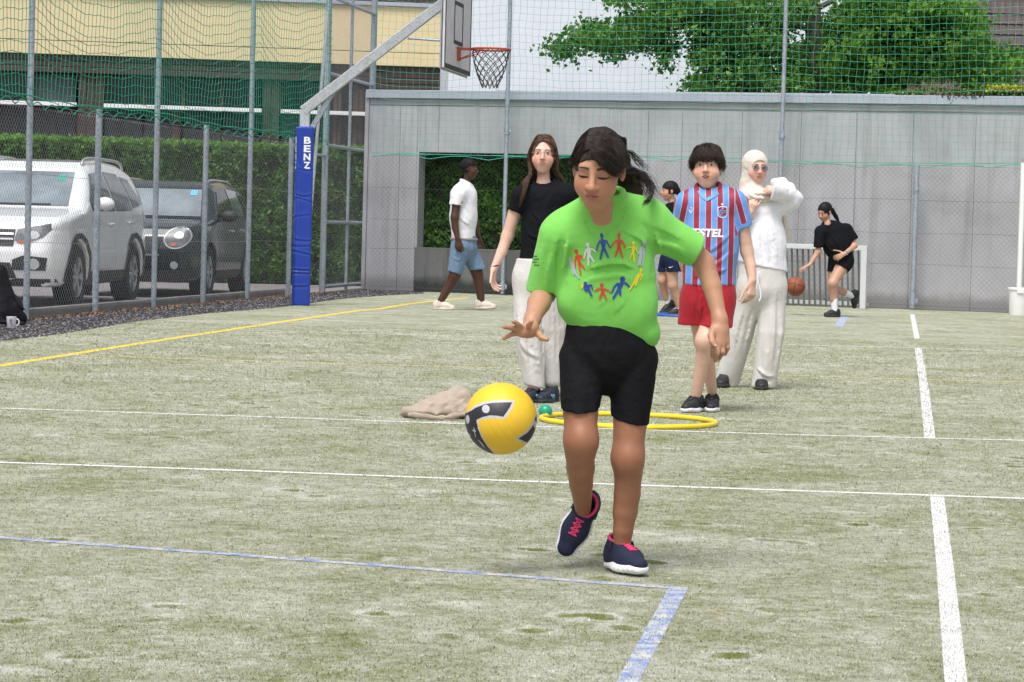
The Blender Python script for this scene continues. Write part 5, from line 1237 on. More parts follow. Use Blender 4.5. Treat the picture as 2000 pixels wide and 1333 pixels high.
    def cloth(s, name, S, mat, res=None, post=None, **kw): return sdfobj(name, S, res or s.res, mat, s.e, s.base, post=post, **kw)
    def strandobj(s, guides, n, rad, mat, seed=1, K=14, jit=.003, push=.004, name='hair_strands', fam_jit=.0, taper=True, tips=.6):
        """guides: families of control polylines in head units; each strand is blended between two neighbours and kept off the scalp"""
        r = np.random.RandomState(seed); paths = []
        for g, w in guides:
            g = np.array(g, float)
            for _ in range(int(n * w)):
                t = r.uniform(0, len(g) - 1); i = min(int(t), len(g) - 2); f = t - i; c = g[i] * (1 - f) + g[i + 1] * f; c = c + r.normal(0, jit, c.shape) * np.linspace(.4, 1.6, len(c))[:, None]
                q = catmull(c, K); Lc = r.uniform(tips, 1); q = catmull(q[:max(4, int(K * Lc))], K) if Lc < .98 else q; paths.append(q)
        paths = np.array(paths); fl = paths.reshape(-1, 3); H = s.H
        for _ in range(3):
            d = H.eval(fl); m = d < push
            if not m.any(): break
            e = .002; q = fl[m]; gr = np.stack([H.eval(q + e * np.eye(3)[i]) - H.eval(q - e * np.eye(3)[i]) for i in range(3)], 1); gr /= np.linalg.norm(gr, axis=1)[:, None] + 1e-9
            fl[m] = q + gr * (push - d[m])[:, None]
        paths = s.hc + (fl.reshape(paths.shape) * s.hs) @ s.M.T; K_ = paths.shape[1]
        rr = rad * (np.linspace(1, .35, K_) ** .8 if taper else np.ones(K_)); V, F = strands(paths, rr, 3)
        return link(name, npmesh(name, V - s.base, F, True), mat, s.e)
    def haircap(s, lo_z, front, mat, thick=.010, res=None, extra=None, post=None, face=((0, .085, -.030), (.062, .07, .075)), name='hair'):
        """a skull cap of hair: inflated head minus the face window"""
        H, M_, c, sc = s.H, s.M, s.hc, s.hs; S = Sdf()
        def fn(p):
            q = ((p - c) @ M_) / sc; k0 = smin(CRAN[0](q), CRAN[1](q), .02) - thick
            g = q[:, 0] * 0
            g = .0025 * np.sin(q[:, 0] * 260 + 30 * q[:, 1]) + .0015 * np.sin(q[:, 0] * 520 - 60 * q[:, 2])
            d = k0 + g * .6
            fw = np.sqrt((((q - A3(*face[0])) / A3(*face[1])) ** 2).sum(1)) - 1; fw *= min(face[1])
            d = np.maximum(d, -fw); d = np.maximum(d, (lo_z(q) - q[:, 2]) * .8); return d * sc
        S.fn(fn, c - .13 * sc, c + .14 * sc, .01)
        if extra:
            for a_ in extra: S.seg(s.hl(*a_[0]), s.hl(*a_[1]), a_[2] * sc, a_[3] * sc, .012)
        return sdfobj(name, S, res or s.res, mat, s.e, s.base, post=post)
def shoe(fig, ankle, toe, up, L, mats, res, laces=None, lining=None, strap=False, h=.075, stripes=None, name='shoe'):
    """ankle joint, toe direction, instep normal; mats (upper, sole)"""
    k = L / .24; toe = unit(toe); up = unit(up - toe * (up @ toe)); x = np.cross(toe, up); O = ankle - up * h * k; Mx = np.stack([x, toe, up], 1); T = lambda a, b, c: O + Mx @ (A3(a, b, c) * k)
    e = link(name, None, None, fig.e); e.location = (0, 0, 0); S = Sdf()
    S.seg(T(0, -.052, .060), T(0, -.048, .030), .028 * k, .031 * k, .02); S.seg(T(0, -.03, .045), T(0, .055, .042), .036 * k, .035 * k, .03); S.seg(T(.0, .055, .036), T(-.0, .118, .030), .038 * k, .029 * k, .03, n=up, f=.85)
    S.seg(T(0, -.005, .080), T(0, .070, .052), .027 * k, .022 * k, .025); S.seg(T(0, -.022, .055), T(0, -.024, .088), .036 * k, .035 * k, .02)
    S.cut(T(0, 0, .016), -up); S.cut(T(0, -.03, .098), up + toe * .25, .01); S.seg(T(0, -.014, .078), T(0, -.022, .14), .025 * k, .029 * k, .006, op=1)
    V, F = mesh_sdf(S, res); link('upper', npmesh('upper', V - fig.base, F, True), mats[0], e)
    Q = Sdf(); Q.seg(T(0, -.045, .014), T(0, .045, .012), .036 * k, .039 * k, .02, n=up, f=.55); Q.seg(T(0, .045, .012), T(0, .112, .018), .043 * k, .036 * k, .02, n=up, f=.55); Q.cut(T(0, 0, 0), -up, .006)
    def tread(p, d):
        q = (p - O) @ Mx / k; return d + .0012 * k * np.sin(q[:, 1] * 300) * (q[:, 2] < .012)
    V, F = mesh_sdf(Q, res, post=tread); link('sole', npmesh('sole', V - fig.base, F, True), mats[1], e)
    onS = lambda a, b: trace(S, np.array([T(a, b, .16)]), -up, 50, .3)[0]
    if laces is not None:
        mb = MB(); ys = (.030, .047, .064, .080)
        for i in range(len(ys) - 1):
            for s0 in (-1, 1):
                q = [onS(s0 * .014 * (1 - t * 2), ys[i] + (ys[i + 1] - ys[i]) * t) + up * .002 * k - fig.base for t in np.linspace(0, 1, 6)]; mb.tube(q, .0026 * k, 5)
        for y in ys:
            q = [onS(a, y) + up * .002 * k - fig.base for a in np.linspace(-.015, .015, 6)]; mb.tube(q, .0028 * k, 5)
        mb.build('lace', laces, e, smooth=True)
    if lining is not None:
        a = np.linspace(0, 2 * np.pi, 25)[:-1]; mb = MB(); mb.tube([T(.0305 * math.cos(t), -.021 + .036 * math.sin(t), .094 - .012 * math.sin(t)) - fig.base for t in a], .0055 * k, 6, closed=True); mb.build('lining', lining, e, smooth=True)
    if strap:
        for y in (strap if isinstance(strap, tuple) else (.004,)):
            mb = MB(); q = []
            for t in np.linspace(-1.15, 1.15, 11):
                o = T(0, y, .045) + (x * math.sin(t) + up * math.cos(t)) * .10 * k; q.append(trace(S, np.array([o]), T(0, y, .045) - o, 50, .2)[0] + (x * math.sin(t) + up * math.cos(t)) * .003 * k)
            for i in range(len(q) - 1): mb.beam(q[i] - fig.base, q[i + 1] - fig.base + (q[i + 1] - q[i]) * .05, .018 * k, .005 * k, up=tuple(x * math.sin(-1.03 + .23 * i) + up * math.cos(-1.03 + .23 * i)))
            mb.build('strap', mats[0], e)
    if stripes is not None:
        mb = MB()
        for sd in (-1, 1):
            for y in (.012, .030, .048):
                q = [trace(S, np.array([T(sd * .1, y + t * .018, .028 + t * .024)]), -x * sd, 50, .2)[0] + x * sd * .0015 - fig.base for t in (0, .5, 1)]; mb.tube(q, .0035 * k, 5)
        mb.build('stripe', stripes, e, smooth=True)
    return e, S, T
def neckline(T, cn, e1, nk, a, b, r=.0075, k=.008, drop=0.):
    """cuts the neck hole along nk and rounds it with a ribbed band that follows the cloth"""
    e1 = unit(e1 - nk * (e1 @ nk)); e2 = np.cross(nk, e1); th = np.linspace(0, 2 * np.pi, 37); o = np.array([cn + e1 * a * math.cos(t) + e2 * b * math.sin(t) + nk * .12 for t in th])
    o = o - nk * 0; ring = trace(T, o, -nk, 60, .4); ops = None
    def fn(p):
        q = p - cn; x, y, z = q @ e1, q @ e2, q @ nk; return np.maximum((np.sqrt((x / a) ** 2 + (y / b) ** 2) - 1) * min(a, b), -z - .13)
    T.ops.append((fn, cn - .2, cn + .2, .004, 1)); T.chain(list(ring), [r] * 37, k); return ring
def folds(spec_, amp_noise=.003, scale=6, seed=3, stretch=(1, 1, 1)):
    """spec: list of (points (n,3), amplitude, width); ridges (+) or valleys (-) along curves, plus soft noise"""
    sp = [(catmull(np.array(p), 24), a, w) for p, a, w in spec_]; st = A3(*stretch)
    def post(p, d):
        d = d + amp_noise * wob(p * st, scale, seed) + amp_noise * .5 * wob(p * st, scale * 2.3, seed + 9)
        for q, a, w in sp:
            lo, hi = q.min(0) - 3 * w, q.max(0) + 3 * w; idx = np.nonzero(((p > lo) & (p < hi)).all(1) & (np.abs(d) < .04))[0]
            if len(idx):
                v = p[idx, None] - q[None]; d2 = (v ** 2).sum(2); k = d2.argmin(1); dd = np.sqrt(d2[np.arange(len(k)), k]); tg = np.gradient(q, axis=0)[k]
                vv = v[np.arange(len(k)), k]; sg = np.sign(tg[:, 0] * vv[:, 2] - tg[:, 2] * vv[:, 0]); ch = q[-1] - q[0]; sd = dd * sg * (np.sign(ch[0]) if abs(ch[0]) > abs(ch[2]) else -np.sign(ch[2]))
                d[idx] -= a * (np.exp(-((sd - .45 * w) / (.62 * w)) ** 2) - .6 * np.exp(-((sd + .75 * w) / (.50 * w)) ** 2)) * np.sin(np.pi * np.clip(k / (len(q) - 1.), .04, .96)) ** .5
        return d
    return post
# ------------------------------------------------------------------ the girl in the green shirt
M['green_shirt'] = clothmat('lime_green_cotton', (.20, .58, .105), .9, .03, 1100, .1, .28)
M['black_short'] = clothmat('black_jersey', (.008, .008, .010), .75, .1, 1100, .05)
M['navy'] = pmat('navy_mesh', (.007, .012, .042), .8, .25, 90, .6, 700, .002); M['white_sole'] = pmat('white_rubber', (.78, .78, .82), .5, .04, 12, .1, 200); M['lips_soft'] = pmat('soft_rose_lips', (.42, .13, .12), .4, .08, 60, 0); M['pink'] = pmat('pink_lace', (.62, .035, .13), .7, .1, 60, .2, 500)
def girl_green():
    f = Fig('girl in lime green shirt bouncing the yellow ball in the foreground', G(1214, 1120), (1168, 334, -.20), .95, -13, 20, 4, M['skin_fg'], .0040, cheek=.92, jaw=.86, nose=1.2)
    J = f.J; S = f.S
    f.torso((1190, 640, .02), (1182, 500, -.03), (1176, 430, -.07), .085, .085)
    f.limb([(1150, 440, -.05), (1088, 452, -.04)], [.045, .042]); f.limb([(1200, 435, -.05), (1282, 438, .02)], [.045, .042])
    # arm at the left of the picture: upper arm down, forearm reaching forward over the ball
    f.limb([(1088, 452, -.04), (1062, 572, .03)], [.040, .034]); f.limb([(1062, 572, .03), (1053, 592, -.03), (1040, 624, -.12)], [.034, .0345, .0225], .02)
    f.limb([(1282, 438, .02), (1352, 488, .04), (1375, 515, .05)], [.040, .033, .029]); f.limb([(1375, 515, .05), (1391, 560, .03), (1406, 625, -.01)], [.031, .0285, .0205], .02)
    # legs
    f.limb([(1150, 665, .01), (1138, 745, -.030), (1134, 806, -.068), (1135, 862, -.09)], [.058, .051, .0515, .0465]); f.limb([(1135, 862, -.09), (1133, 888, -.075), (1134, 914, -.045), (1135, 946, -.005), (1139, 995, .07)], [.0465, .0430, .0420, .0350, .0245])
    S.seg(J(1136, 858, -.105), J(1136, 874, -.102), .024, .022, .03); S.seg(J(1133, 905, .0), J(1136, 935, .03), .028, .022, .02)
    f.limb([(1230, 675, .01), (1235, 755, -.006), (1231, 824, -.015), (1226, 895, -.03)], [.058, .052, .0505, .0445]); f.limb([(1226, 895, -.03), (1227, 925, -.015), (1225, 965, .005), (1221, 1000, .015), (1217, 1036, .02), (1214, 1072, .03)], [.0450, .0418, .0395, .0368, .0298, .0252])
    S.seg(J(1228, 893, -.046), J(1227, 908, -.044), .022, .021, .03); S.seg(J(1224, 935, .02), J(1221, 985, .03), .028, .022, .02)
    # hand over the ball: palm down, fingers spread
    pc = J(1030, 645, -.155); S.seg(J(1040, 625, -.12), pc, .020, .020, .02); S.seg(J(1040, 640, -.15), J(1018, 646, -.175), .0185, .016, .012); S.seg(J(1038, 650, -.145), J(1022, 651, -.175), .015, .014, .012)
    f.fingers([[(1022, 643, -.18), (1012, 634, -.20), (1003, 628.5, -.215)], [(1016, 645, -.18), (999, 641, -.205), (984, 639, -.225)], [(1013, 651, -.17), (1000, 653, -.19), (984, 661, -.205)]], (.0085, .0078, .0066))
    f.fingers([[(1030, 640, -.17), (1034, 634, -.20), (1038, 628.5, -.215)]], (.0085, .0078, .0070)); f.fingers([[(1043, 640, -.13), (1052, 652, -.15), (1058, 660, -.165), (1068, 663.5, -.175)]], (.0125, .0105, .0092, .0075))
    # hanging hand: loosely curled, back of the hand to the lens
    S.seg(J(1406, 625, -.01), J(1406, 645, -.02), .0195, .021, .02); S.seg(J(1399, 645, -.02), J(1397, 668, -.035), .018, .0155, .015); S.seg(J(1413, 645, -.01), J(1416, 668, -.02), .017, .0145, .015); S.seg(J(1406, 650, -.022), J(1406, 672, -.034), .017, .015, .015)
    f.fingers([[(1395, 667, -.042), (1392, 683, -.050), (1391, 696, -.032)], [(1403, 671, -.042), (1401, 691, -.052), (1397, 705, -.026)], [(1411, 670, -.035), (1412, 688, -.042), (1405, 701, -.015)], [(1419, 666, -.020), (1421, 680, -.026), (1416, 692, -.006)]], (.0084, .0076, .0066))
    f.fingers([[(1394, 642, -.03), (1389, 656, -.05), (1391, 668, -.065), (1396, 675, -.07)]], (.012, .0105, .0092, .0078))
    
    for q in ((1135, 865, -.12), (1227, 900, -.06)): f.blush.append((J(*q), .035, .22))
    f.body((.62, .15))  # legs browner from the hem down: part tan, part painted shade
    for q, r in (((1398, 675.5, -.079), .0062),): 
        mb = MB(); mb.box(J(*q) - f.base - .004, J(*q) - f.base + .004, .0035); mb.build('fingernail', M['nail'], f.e)
    f.features(eyes='closed', lips='lips_soft', brow='brow', browz=.0285, brow_thick=.0068, lipk=1.6, lashk=3.0)
    # ---- shirt
    T = Sdf(); n = A3(.05, 1, -.12)
    T.seg(J(1100, 455, -.03), J(1268, 440, .0), .055, .058, .05, n, .9)
    T.seg(J(1186, 470, -.04), J(1190, 555, -.02), .124, .124, .05, n, .62); T.seg(J(1190, 540, -.02), J(1192, 600, .0), .124, .130, .04, n, .66)
    T.seg(J(1122, 594, -.01), J(1262, 655, .0), .044, .040, .05, n, 1.4); T.seg(J(1150, 560, -.04), J(1240, 600, -.04), .05, .055, .04)
    for a, b, r1, r2 in (((1172, 398, -.07), (1120, 440, -.04), .045, .055), ((1182, 398, -.07), (1262, 425, -.01), .045, .056)): T.seg(J(*a), J(*b), r1, r2, .04)
    flatcone(T, J(1094, 462, -.035), J(1061, 560, .02), .062, .0515, .03, t=unit(J(1065, 572, .02) - J(1070, 545, .0)) + A3(.25, 0, 0), hollow=.007, depth=.05)
    flatcone(T, J(1274, 446, .0), J(1359, 490, .035), .060, .0500, .03, hollow=.007, depth=.05)
    # neck opening with its ribbed collar
    cn = J(1177, 400, -.070); nk = unit(A3(.0, -.26, .96)); neckline(T, cn, A3(1, .08, -.02), nk, .0600, .046, .0090, .006)
    seam = trace(T, np.array([cn + A3(1, .08, -.02) * .080 * math.cos(t) - np.cross(nk, A3(1, .08, -.02)) * .066 * math.sin(t) * -1 + nk * .12 for t in np.linspace(-2.9, -.24, 20)]), -nk, 60, .4)
    fr = lambda *p: [J(*q) for q in p]; D = -.13
    fo = folds([(seam, -.005, .0055), (fr((1110, 545, D), (1150, 528, D), (1210, 518, D), (1250, 535, D), (1268, 560, D)), 0.0110, 0.0202), (fr((1120, 560, D), (1160, 541, D), (1210, 534, D), (1240, 548, D)), -0.0100, 0.0186),
                (fr((1098, 590, D), (1120, 600, D), (1145, 590, D)), 0.0080, 0.0186), (fr((1125, 640, D), (1160, 610, D), (1185, 590, D)), 0.0080, 0.0170), (fr((1150, 640, D), (1190, 625, D), (1225, 590, D)), 0.0060, 0.0186), (fr((1105, 570, D), (1118, 590, D), (1130, 615, D)), -0.0080, 0.0186),
                (fr((1270, 560, D + .02), (1276, 600, D + .02), (1272, 650, D + .03)), 0.0090, 0.0186), (fr((1255, 570, D), (1260, 610, D), (1250, 650, D)), -0.0080, 0.0186), (fr((1282, 470, -.08), (1290, 505, -.06), (1285, 545, -.06)), 0.0100, 0.0217), (fr((1262, 455, -.10), (1283, 490, -.10), (1290, 530, -.08)), -0.0090, 0.0217),
                (fr((1268, 440, -.08), (1300, 455, -.04), (1345, 478, .0)), 0.0032, 0.0186), (fr((1290, 480, -.06), (1320, 492, -.02), (1340, 505, .0)), 0.0036, 0.0155), (fr((1285, 468, -.07), (1315, 478, -.03), (1345, 492, .0)), -0.0027, 0.0139),
                (fr((1105, 470, -.12), (1100, 505, -.10), (1098, 545, -.08)), 0.0100, 0.0202), (fr((1090, 480, -.10), (1085, 510, -.08), (1084, 540, -.06)), -0.0080, 0.0170), (fr((1060, 470, -.08), (1052, 505, -.06), (1050, 540, -.03)), 0.0027, 0.0155), (fr((1075, 500, -.08), (1068, 530, -.05), (1066, 556, -.03)), 0.0027, 0.0124),
                (fr((1092, 612, -.10), (1130, 628, D), (1170, 645, D)), -0.0070, 0.0124), (fr((1190, 655, D), (1230, 668, D), (1270, 682, D + .02)), -0.0070, 0.0124), (fr((1240, 640, D), (1262, 650, D), (1285, 648, -.08)), 0.0080, 0.0139), (fr((1230, 620, D), (1258, 632, D), (1288, 625, -.08)), -0.0060, 0.0124),
                (fr((1200, 600, D), (1205, 630, D), (1198, 655, D)), 0.0050, 0.0170), (fr((1150, 455, -.13), (1180, 462, -.14), (1230, 450, -.12)), 0.0030, 0.0186), (fr((1220, 455, -.12), (1250, 470, -.11), (1270, 500, -.09)), 0.0040, 0.0186)], .0014, 2.6, 5, (1, 1, .7))
    f.cloth('shirt', T, M['green_shirt'], .0045, fo)
    col = MB(); 
    # print on the chest: a ring of small figures holding hands
    PR = {c: pmat('print_' + c, v, .45, .05, 90, 0) for c, v in (('red', (.62, .055, .025)), ('blue', (.025, .060, .36)), ('yellow', (.72, .62, .03)), ('white', (.60, .62, .68)), ('grey', (.40, .44, .50)))}
    Zp = lambda x, y: (1090 + x / 7.405, 440 + y / 7.405)
    ptr = lambda off: (lambda v: trace(T, np.array([P(x, -y, f.Y - .32) for x, y in v]), ray(1190, 540), 50, .6, fo) - ray(1190, 540) / np.linalg.norm(ray(1190, 540)) * off)
    def limb2(a, b, w1, w2):
        a, b = np.array(a, float), np.array(b, float); d = unit(b - a); nn = A3(-d[1], d[0]); out = [a + nn * w1, b + nn * w2, b + d * w2, b - nn * w2, a - nn * w1]; return out
    def figure(c, head, hr, neck, hipp, sh, handL, elL, handR, elR, fL, fR, w):
        parts = [ellpts(head, hr, hr * 1.15, 12)]
        body = [(sh[0][0], sh[0][1]), (neck[0] - w * .8, neck[1]), (neck[0] + w * .8, neck[1]), (sh[1][0], sh[1][1]), (hipp[0] + w * 1.5, hipp[1]), (hipp[0], hipp[1] + w * 1.6), (hipp[0] - w * 1.5, hipp[1])]
        parts.append(np.array(body, float)); parts.append(np.array(limb2(head, neck, w * .9, w * .9)))
        for a, m, b in ((sh[0], elL, handL), (sh[1], elR, handR)): parts.append(np.array(limb2(a, m, w * .95, w * .8))); parts.append(np.array(limb2(m, b, w * .8, w * .6)))
        for ft, sx in ((fL, -1), (fR, 1)): parts.append(np.array(limb2((hipp[0] + sx * w * .7, hipp[1]), ft, w * 1.15, w * .8)))
        e = link('print_figure', None, None, f.e)
        for i, p in enumerate(parts):
            q = np.array([Zp(x, y) for x, y in p]); q[:, 1] *= -1; patchobj('print', q, 1.6, ptr(.0016 + .00025 * i), PR[c], e, f.base, view=(0, -1, 0))
    figure('blue', (628, 135), 27, (632, 190), (655, 335), ((605, 215), (690, 205)), (550, 365), (575, 265), (752, 318), (720, 260), (605, 488), (725, 462), 15)
    figure('red', (885, 130), 26, (884, 185), (885, 320), ((850, 205), (925, 210)), (765, 318), (805, 250), (980, 325), (955, 260), (832, 450), (940, 460), 14)
    figure('white', (418, 270), 25, (432, 315), (440, 430), ((400, 335), (475, 330)), (362, 480), (380, 410), (540, 378), (505, 350), (432, 580), (515, 525), 15)
    figure('red', (248, 370), 27, (268, 420), (292, 540), ((245, 440), (310, 425)), (235, 610), (228, 520), (350, 490), (330, 450), (312, 710), (372, 630), 14)
    figure('yellow', (1098, 245), 24, (1098, 285), (1090, 390), ((1075, 305), (1128, 305)), (990, 330), (1030, 312), (1170, 410), (1145, 350), (1042, 490), (1112, 525), 11)
    figure('grey', (1262, 240), 30, (1240, 290), (1205, 440), ((1210, 310), (1262, 320)), (1178, 410), (1195, 350), (1235, 590), (1255, 440), (1170, 580), (1200, 575), 15)
    figure('grey', (145, 480), 22, (160, 520), (190, 640), ((150, 540), (200, 540)), (185, 620), (165, 580), (240, 680), (215, 600), (215, 720), (290, 770), 13)
    figure('red', (628, 875), 29, (635, 920), (645, 985), ((605, 925), (670, 925)), (518, 965), (560, 940), (758, 978), (715, 950), (595, 1080), (692, 1075), 15)
    figure('blue', (938, 785), 38, (920, 830), (885, 945), ((870, 845), (965, 835)), (775, 988), (815, 900), (1045, 905), (1005, 860), (795, 1075), (905, 1022), 18)
    figure('blue', (385, 850), 26, (410, 870), (425, 940), ((375, 880), (455, 860)), (395, 965), (370, 925), (490, 945), (480, 890), (400, 960), (478, 1035), 16)
    figure('yellow', (1215, 650), 22, (1200, 690), (1150, 800), ((1180, 700), (1225, 700)), (1060, 900), (1120, 800), (1205, 800), (1225, 740), (1040, 940), (1130, 880), 14)
    figure('yellow', (345, 840), 10, (342, 855), (335, 880), ((332, 860), (350, 862)), (318, 935), (325, 900), (345, 910), (350, 880), (322, 925), (340, 920), 6)
    for i, (x0, y0, w_) in enumerate(((1033, 498, 10), (1032, 504, 16), (1034, 510, 13), (1038, 516, 8))):   # small dark lettering on the sleeve
        k = 0; rr_ = random.Random(i)
        while k < w_:
            ww = rr_.uniform(1.2, 2.4); q = np.array([(x0 + k, y0), (x0 + k + ww, y0 + .4), (x0 + k + ww, y0 + 3.4), (x0 + k, y0 + 3)]); q[:, 1] *= -1; patchobj('sleeve_print', q, 1.5, ptr(.0016), M['black_paint'], f.e, f.base, view=(0, -1, 0)); k += ww + 1.0
    # ---- shorts
    B = Sdf(); B.seg(J(1188, 655, .01), J(1187, 688, .005), .122, .131, .03, (0, 1, 0), .80); B.seg(J(1188, 620, .02), J(1188, 660, .01), .105, .114, .04, (0, 1, 0), .85)
    flatcone(B, J(1140, 702, .0), J(1133, 797, -.065), .0735, .0590, .008, t=A3(.0, .22, -1)); flatcone(B, J(1237, 702, .0), J(1231, 822, -.015), .0740, .0560, .008, t=A3(-.22, .12, -1))
    f.cloth('shorts', B, M['black_short'], .0045, folds([(fr((1093, 652, -.10), (1130, 655, -.12), (1180, 668, -.13)), .005, .005), (fr((1093, 664, -.10), (1130, 668, -.12), (1180, 682, -.13)), .005, .005), (fr((1093, 676, -.10), (1120, 680, -.12), (1160, 690, -.13)), .004, .006), (fr((1270, 700, -.08), (1240, 706, -.1), (1200, 700, -.11)), .005, .007), (fr((1185, 720, -.10), (1160, 745, -.12), (1130, 755, -.13)), .004, .010)], .0018, 6, 8))
    # ---- shoes
    shoe(f, J(1140, 1001, .075), A3(-.43, -.28, -.88), A3(.06, -.93, .30), .228, (M['navy'], M['white_sole']), .0042, M['pink'], M['pink'], strap=(-.005,))
    a2 = J(1214, 1080, .03); a2[2] = .078; shoe(f, a2, A3(.42, -.9, -.0), A3(0, 0, 1), .228, (M['navy'], M['white_sole']), .0042, M['pink'], M['pink'], strap=(-.005,))
    # ---- hair: parted, swept back into a wind-blown tail
    px_ = -.020; lowz = lambda q: .012 - .045 * np.clip((-q[:, 1] + .02) / .1, 0, 1) + .0 * q[:, 0]
    f.haircap(lowz, 0, M['hair_black'], .005, face=((-.010, .100, -.020), (.058, .062, .088)))
    # right-hand sweep: from the parting across the brow, behind the ear
    def sz(x, y, o=.008): return .040 + (.080 + o) * math.sqrt(max(0, 1 - (x / (.0745 + o)) ** 2 - ((y + .018) / (.092 + o)) ** 2))
    gR = []; gL = []
    for i, y0 in enumerate(np.linspace(.062, -.07, 8)):
        fz = i / 7.; a0 = (px_, y0, sz(px_, y0))
        gR.append([a0, (.010, y0 + .006, sz(.010, min(y0 + .006, .06))), (.040, y0 * .92 + .002, sz(.040, y0 * .92) - .004), (.070, y0 * .70 - .004, .055 + .012 * fz), (.087, y0 * .3 - .018, .020 + .015 * fz), (.086, -.070, .000)])
        gL.append([a0, (-.036, y0 + .002, sz(-.036, y0)), (-.062, y0 * .85, sz(-.062, y0 * .8) - .01), (-.082, y0 * .6 - .004, .030), (-.084, y0 * .3 - .02, .000), (-.072, -.065, -.010)])
    gB = [[(x, -.06, sz(x, -.06)), (x * 1.2, -.095, .075), (x * 1.2, -.118, .03), (x * .8 + .01, -.115, -.01)] for x in np.linspace(-.055, .055, 5)]
    f.strandobj([(gR, 1), (gL, .75), (gB, .4)], 1500, .00095, M['hair_black'], 3, 16, .0022, .0065)
    # wisps over the right temple and the tail flying to the right
    w1 = [[(px_ + .004, .072, .096), (.004, .092, .074), (.028, .098, .048), (.058, .080, .018), (.080, .050, -.006)], [(px_ + .006, .070, .099), (.018, .086, .082), (.046, .082, .056), (.070, .060, .026), (.085, .030, .002)], [(px_ + .01, .064, .104), (.030, .076, .092), (.060, .060, .066), (.080, .036, .036), (.088, .01, .01)]]
    f.strandobj([(w1, 1)], 260, .0009, M['hair_black'], 5, 16, .003, .0075, tips=.75)
    # loose ends flying, set by where they are seen
    def Lp(px, py, dz): return list(f.M.T @ (J(px, py, dz) - f.hc) / f.hs)
    tail = [[Lp(1206, 330, -.10), Lp(1228, 328, -.05), Lp(1250, 342, -.01), Lp(1268, 362, -.08), Lp(1276, 380, -.14)], [Lp(1210, 338, -.10), Lp(1232, 336, -.05), Lp(1256, 350, -.01), Lp(1270, 370, -.10), Lp(1260, 392, -.16)], [Lp(1212, 326, -.08), Lp(1235, 332, -.04), Lp(1262, 346, .0), Lp(1277, 366, -.06), Lp(1284, 379, -.10)]]
    f.strandobj([(tail, 1)], 230, .0009, M['hair_black'], 6, 18, .0075, .002, tips=.55)
    t2 = [[Lp(1272, 362, -.1), Lp(1272, 376, -.13), Lp(1268, 388, -.15), Lp(1260, 395, -.16), Lp(1254, 401, -.17)], [Lp(1274, 366, -.1), Lp(1274, 378, -.13), Lp(1270, 390, -.15), Lp(1262, 397, -.16), Lp(1255, 403, -.17)]]
    f.strandobj([(t2, 1)], 70, .0010, M['hair_black'], 7, 12, .003, .002, tips=.7)
    t3 = [[Lp(1218, 300, -.02), Lp(1236, 296, 0), Lp(1250, 314, 0), Lp(1258, 328, 0), Lp(1262, 338, 0)], [Lp(1222, 292, -.02), Lp(1232, 304, 0), Lp(1246, 322, 0), Lp(1258, 326, 0), Lp(1270, 334, 0)]]
    f.strandobj([(t3, 1)], 45, .0007, M['hair_black'], 8, 14, .006, .002, tips=.6)
    # the thick brown tail hanging behind the neck
    bt = [[Lp(1212, 330, .02), Lp(1232, 336, .05), Lp(1246, 352, .06), Lp(1252, 372, .06), Lp(1246, 392, .06)], [Lp(1206, 345, .02), Lp(1222, 352, .05), Lp(1232, 368, .06), Lp(1236, 388, .06), Lp(1222, 402, .06)], [Lp(1200, 352, .02), Lp(1210, 362, .05), Lp(1216, 376, .06), Lp(1214, 392, .06), Lp(1208, 402, .06)]]
    f.strandobj([(bt, 1)], 420, .0013, M['hair_boy'], 9, 14, .006, .002, name='ponytail', tips=.8)
    return f
FG = girl_green()
M['black_tee'] = clothmat('black_cotton', (.0075, .0080, .0115), .85, .05, 900, .06); M['cream'] = clothmat('off_white_linen', (.62, .595, .58), .9, .04, 700, .1, .5)
M['white_tee'] = clothmat('white_cotton', (.76, .76, .82), .9, .02, 900, .1, .5); M['hijab'] = clothmat('cream_jersey', (.66, .59, .535), .9, .03, 1100, .15); M['red_short'] = clothmat('red_polyester', (.36, .012, .024), .55, .05, 900, .1, .5)
M['denim'] = clothmat('light_denim', (.155, .24, .36), .9, .22, 700, .05); M['navy_short'] = clothmat('navy_polyester', (.010, .018, .055), .7, .1, 900, .05); M['sock'] = clothmat('white_sock', (.76, .76, .78), .9, .02, 700, .1)
M['shoe_black'] = pmat('black_shoe', (.016, .017, .020), .6, .3, 60, .4, 400, .002); M['sole_dark'] = pmat('dark_rubber', (.03, .03, .035), .7, .1, 30, .2, 100); M['shoe_navy'] = pmat('dark_navy_shoe', (.012, .018, .035), .65, .3, 60, .3, 400, .002)
M['shoe_cream'] = pmat('cream_leather', (.60, .54, .46), .6, .06, 20, .1, 200); M['sky'] = pmat('sky_blue_trim', (.16, .38, .62), .6, 0, 5, 0); M['gold'] = pmat('gold_wire', (.55, .40, .30), .3, .05, 9, 0, metal=.8); M['grey_leather'] = pmat('grey_belt', (.25, .23, .22), .7)
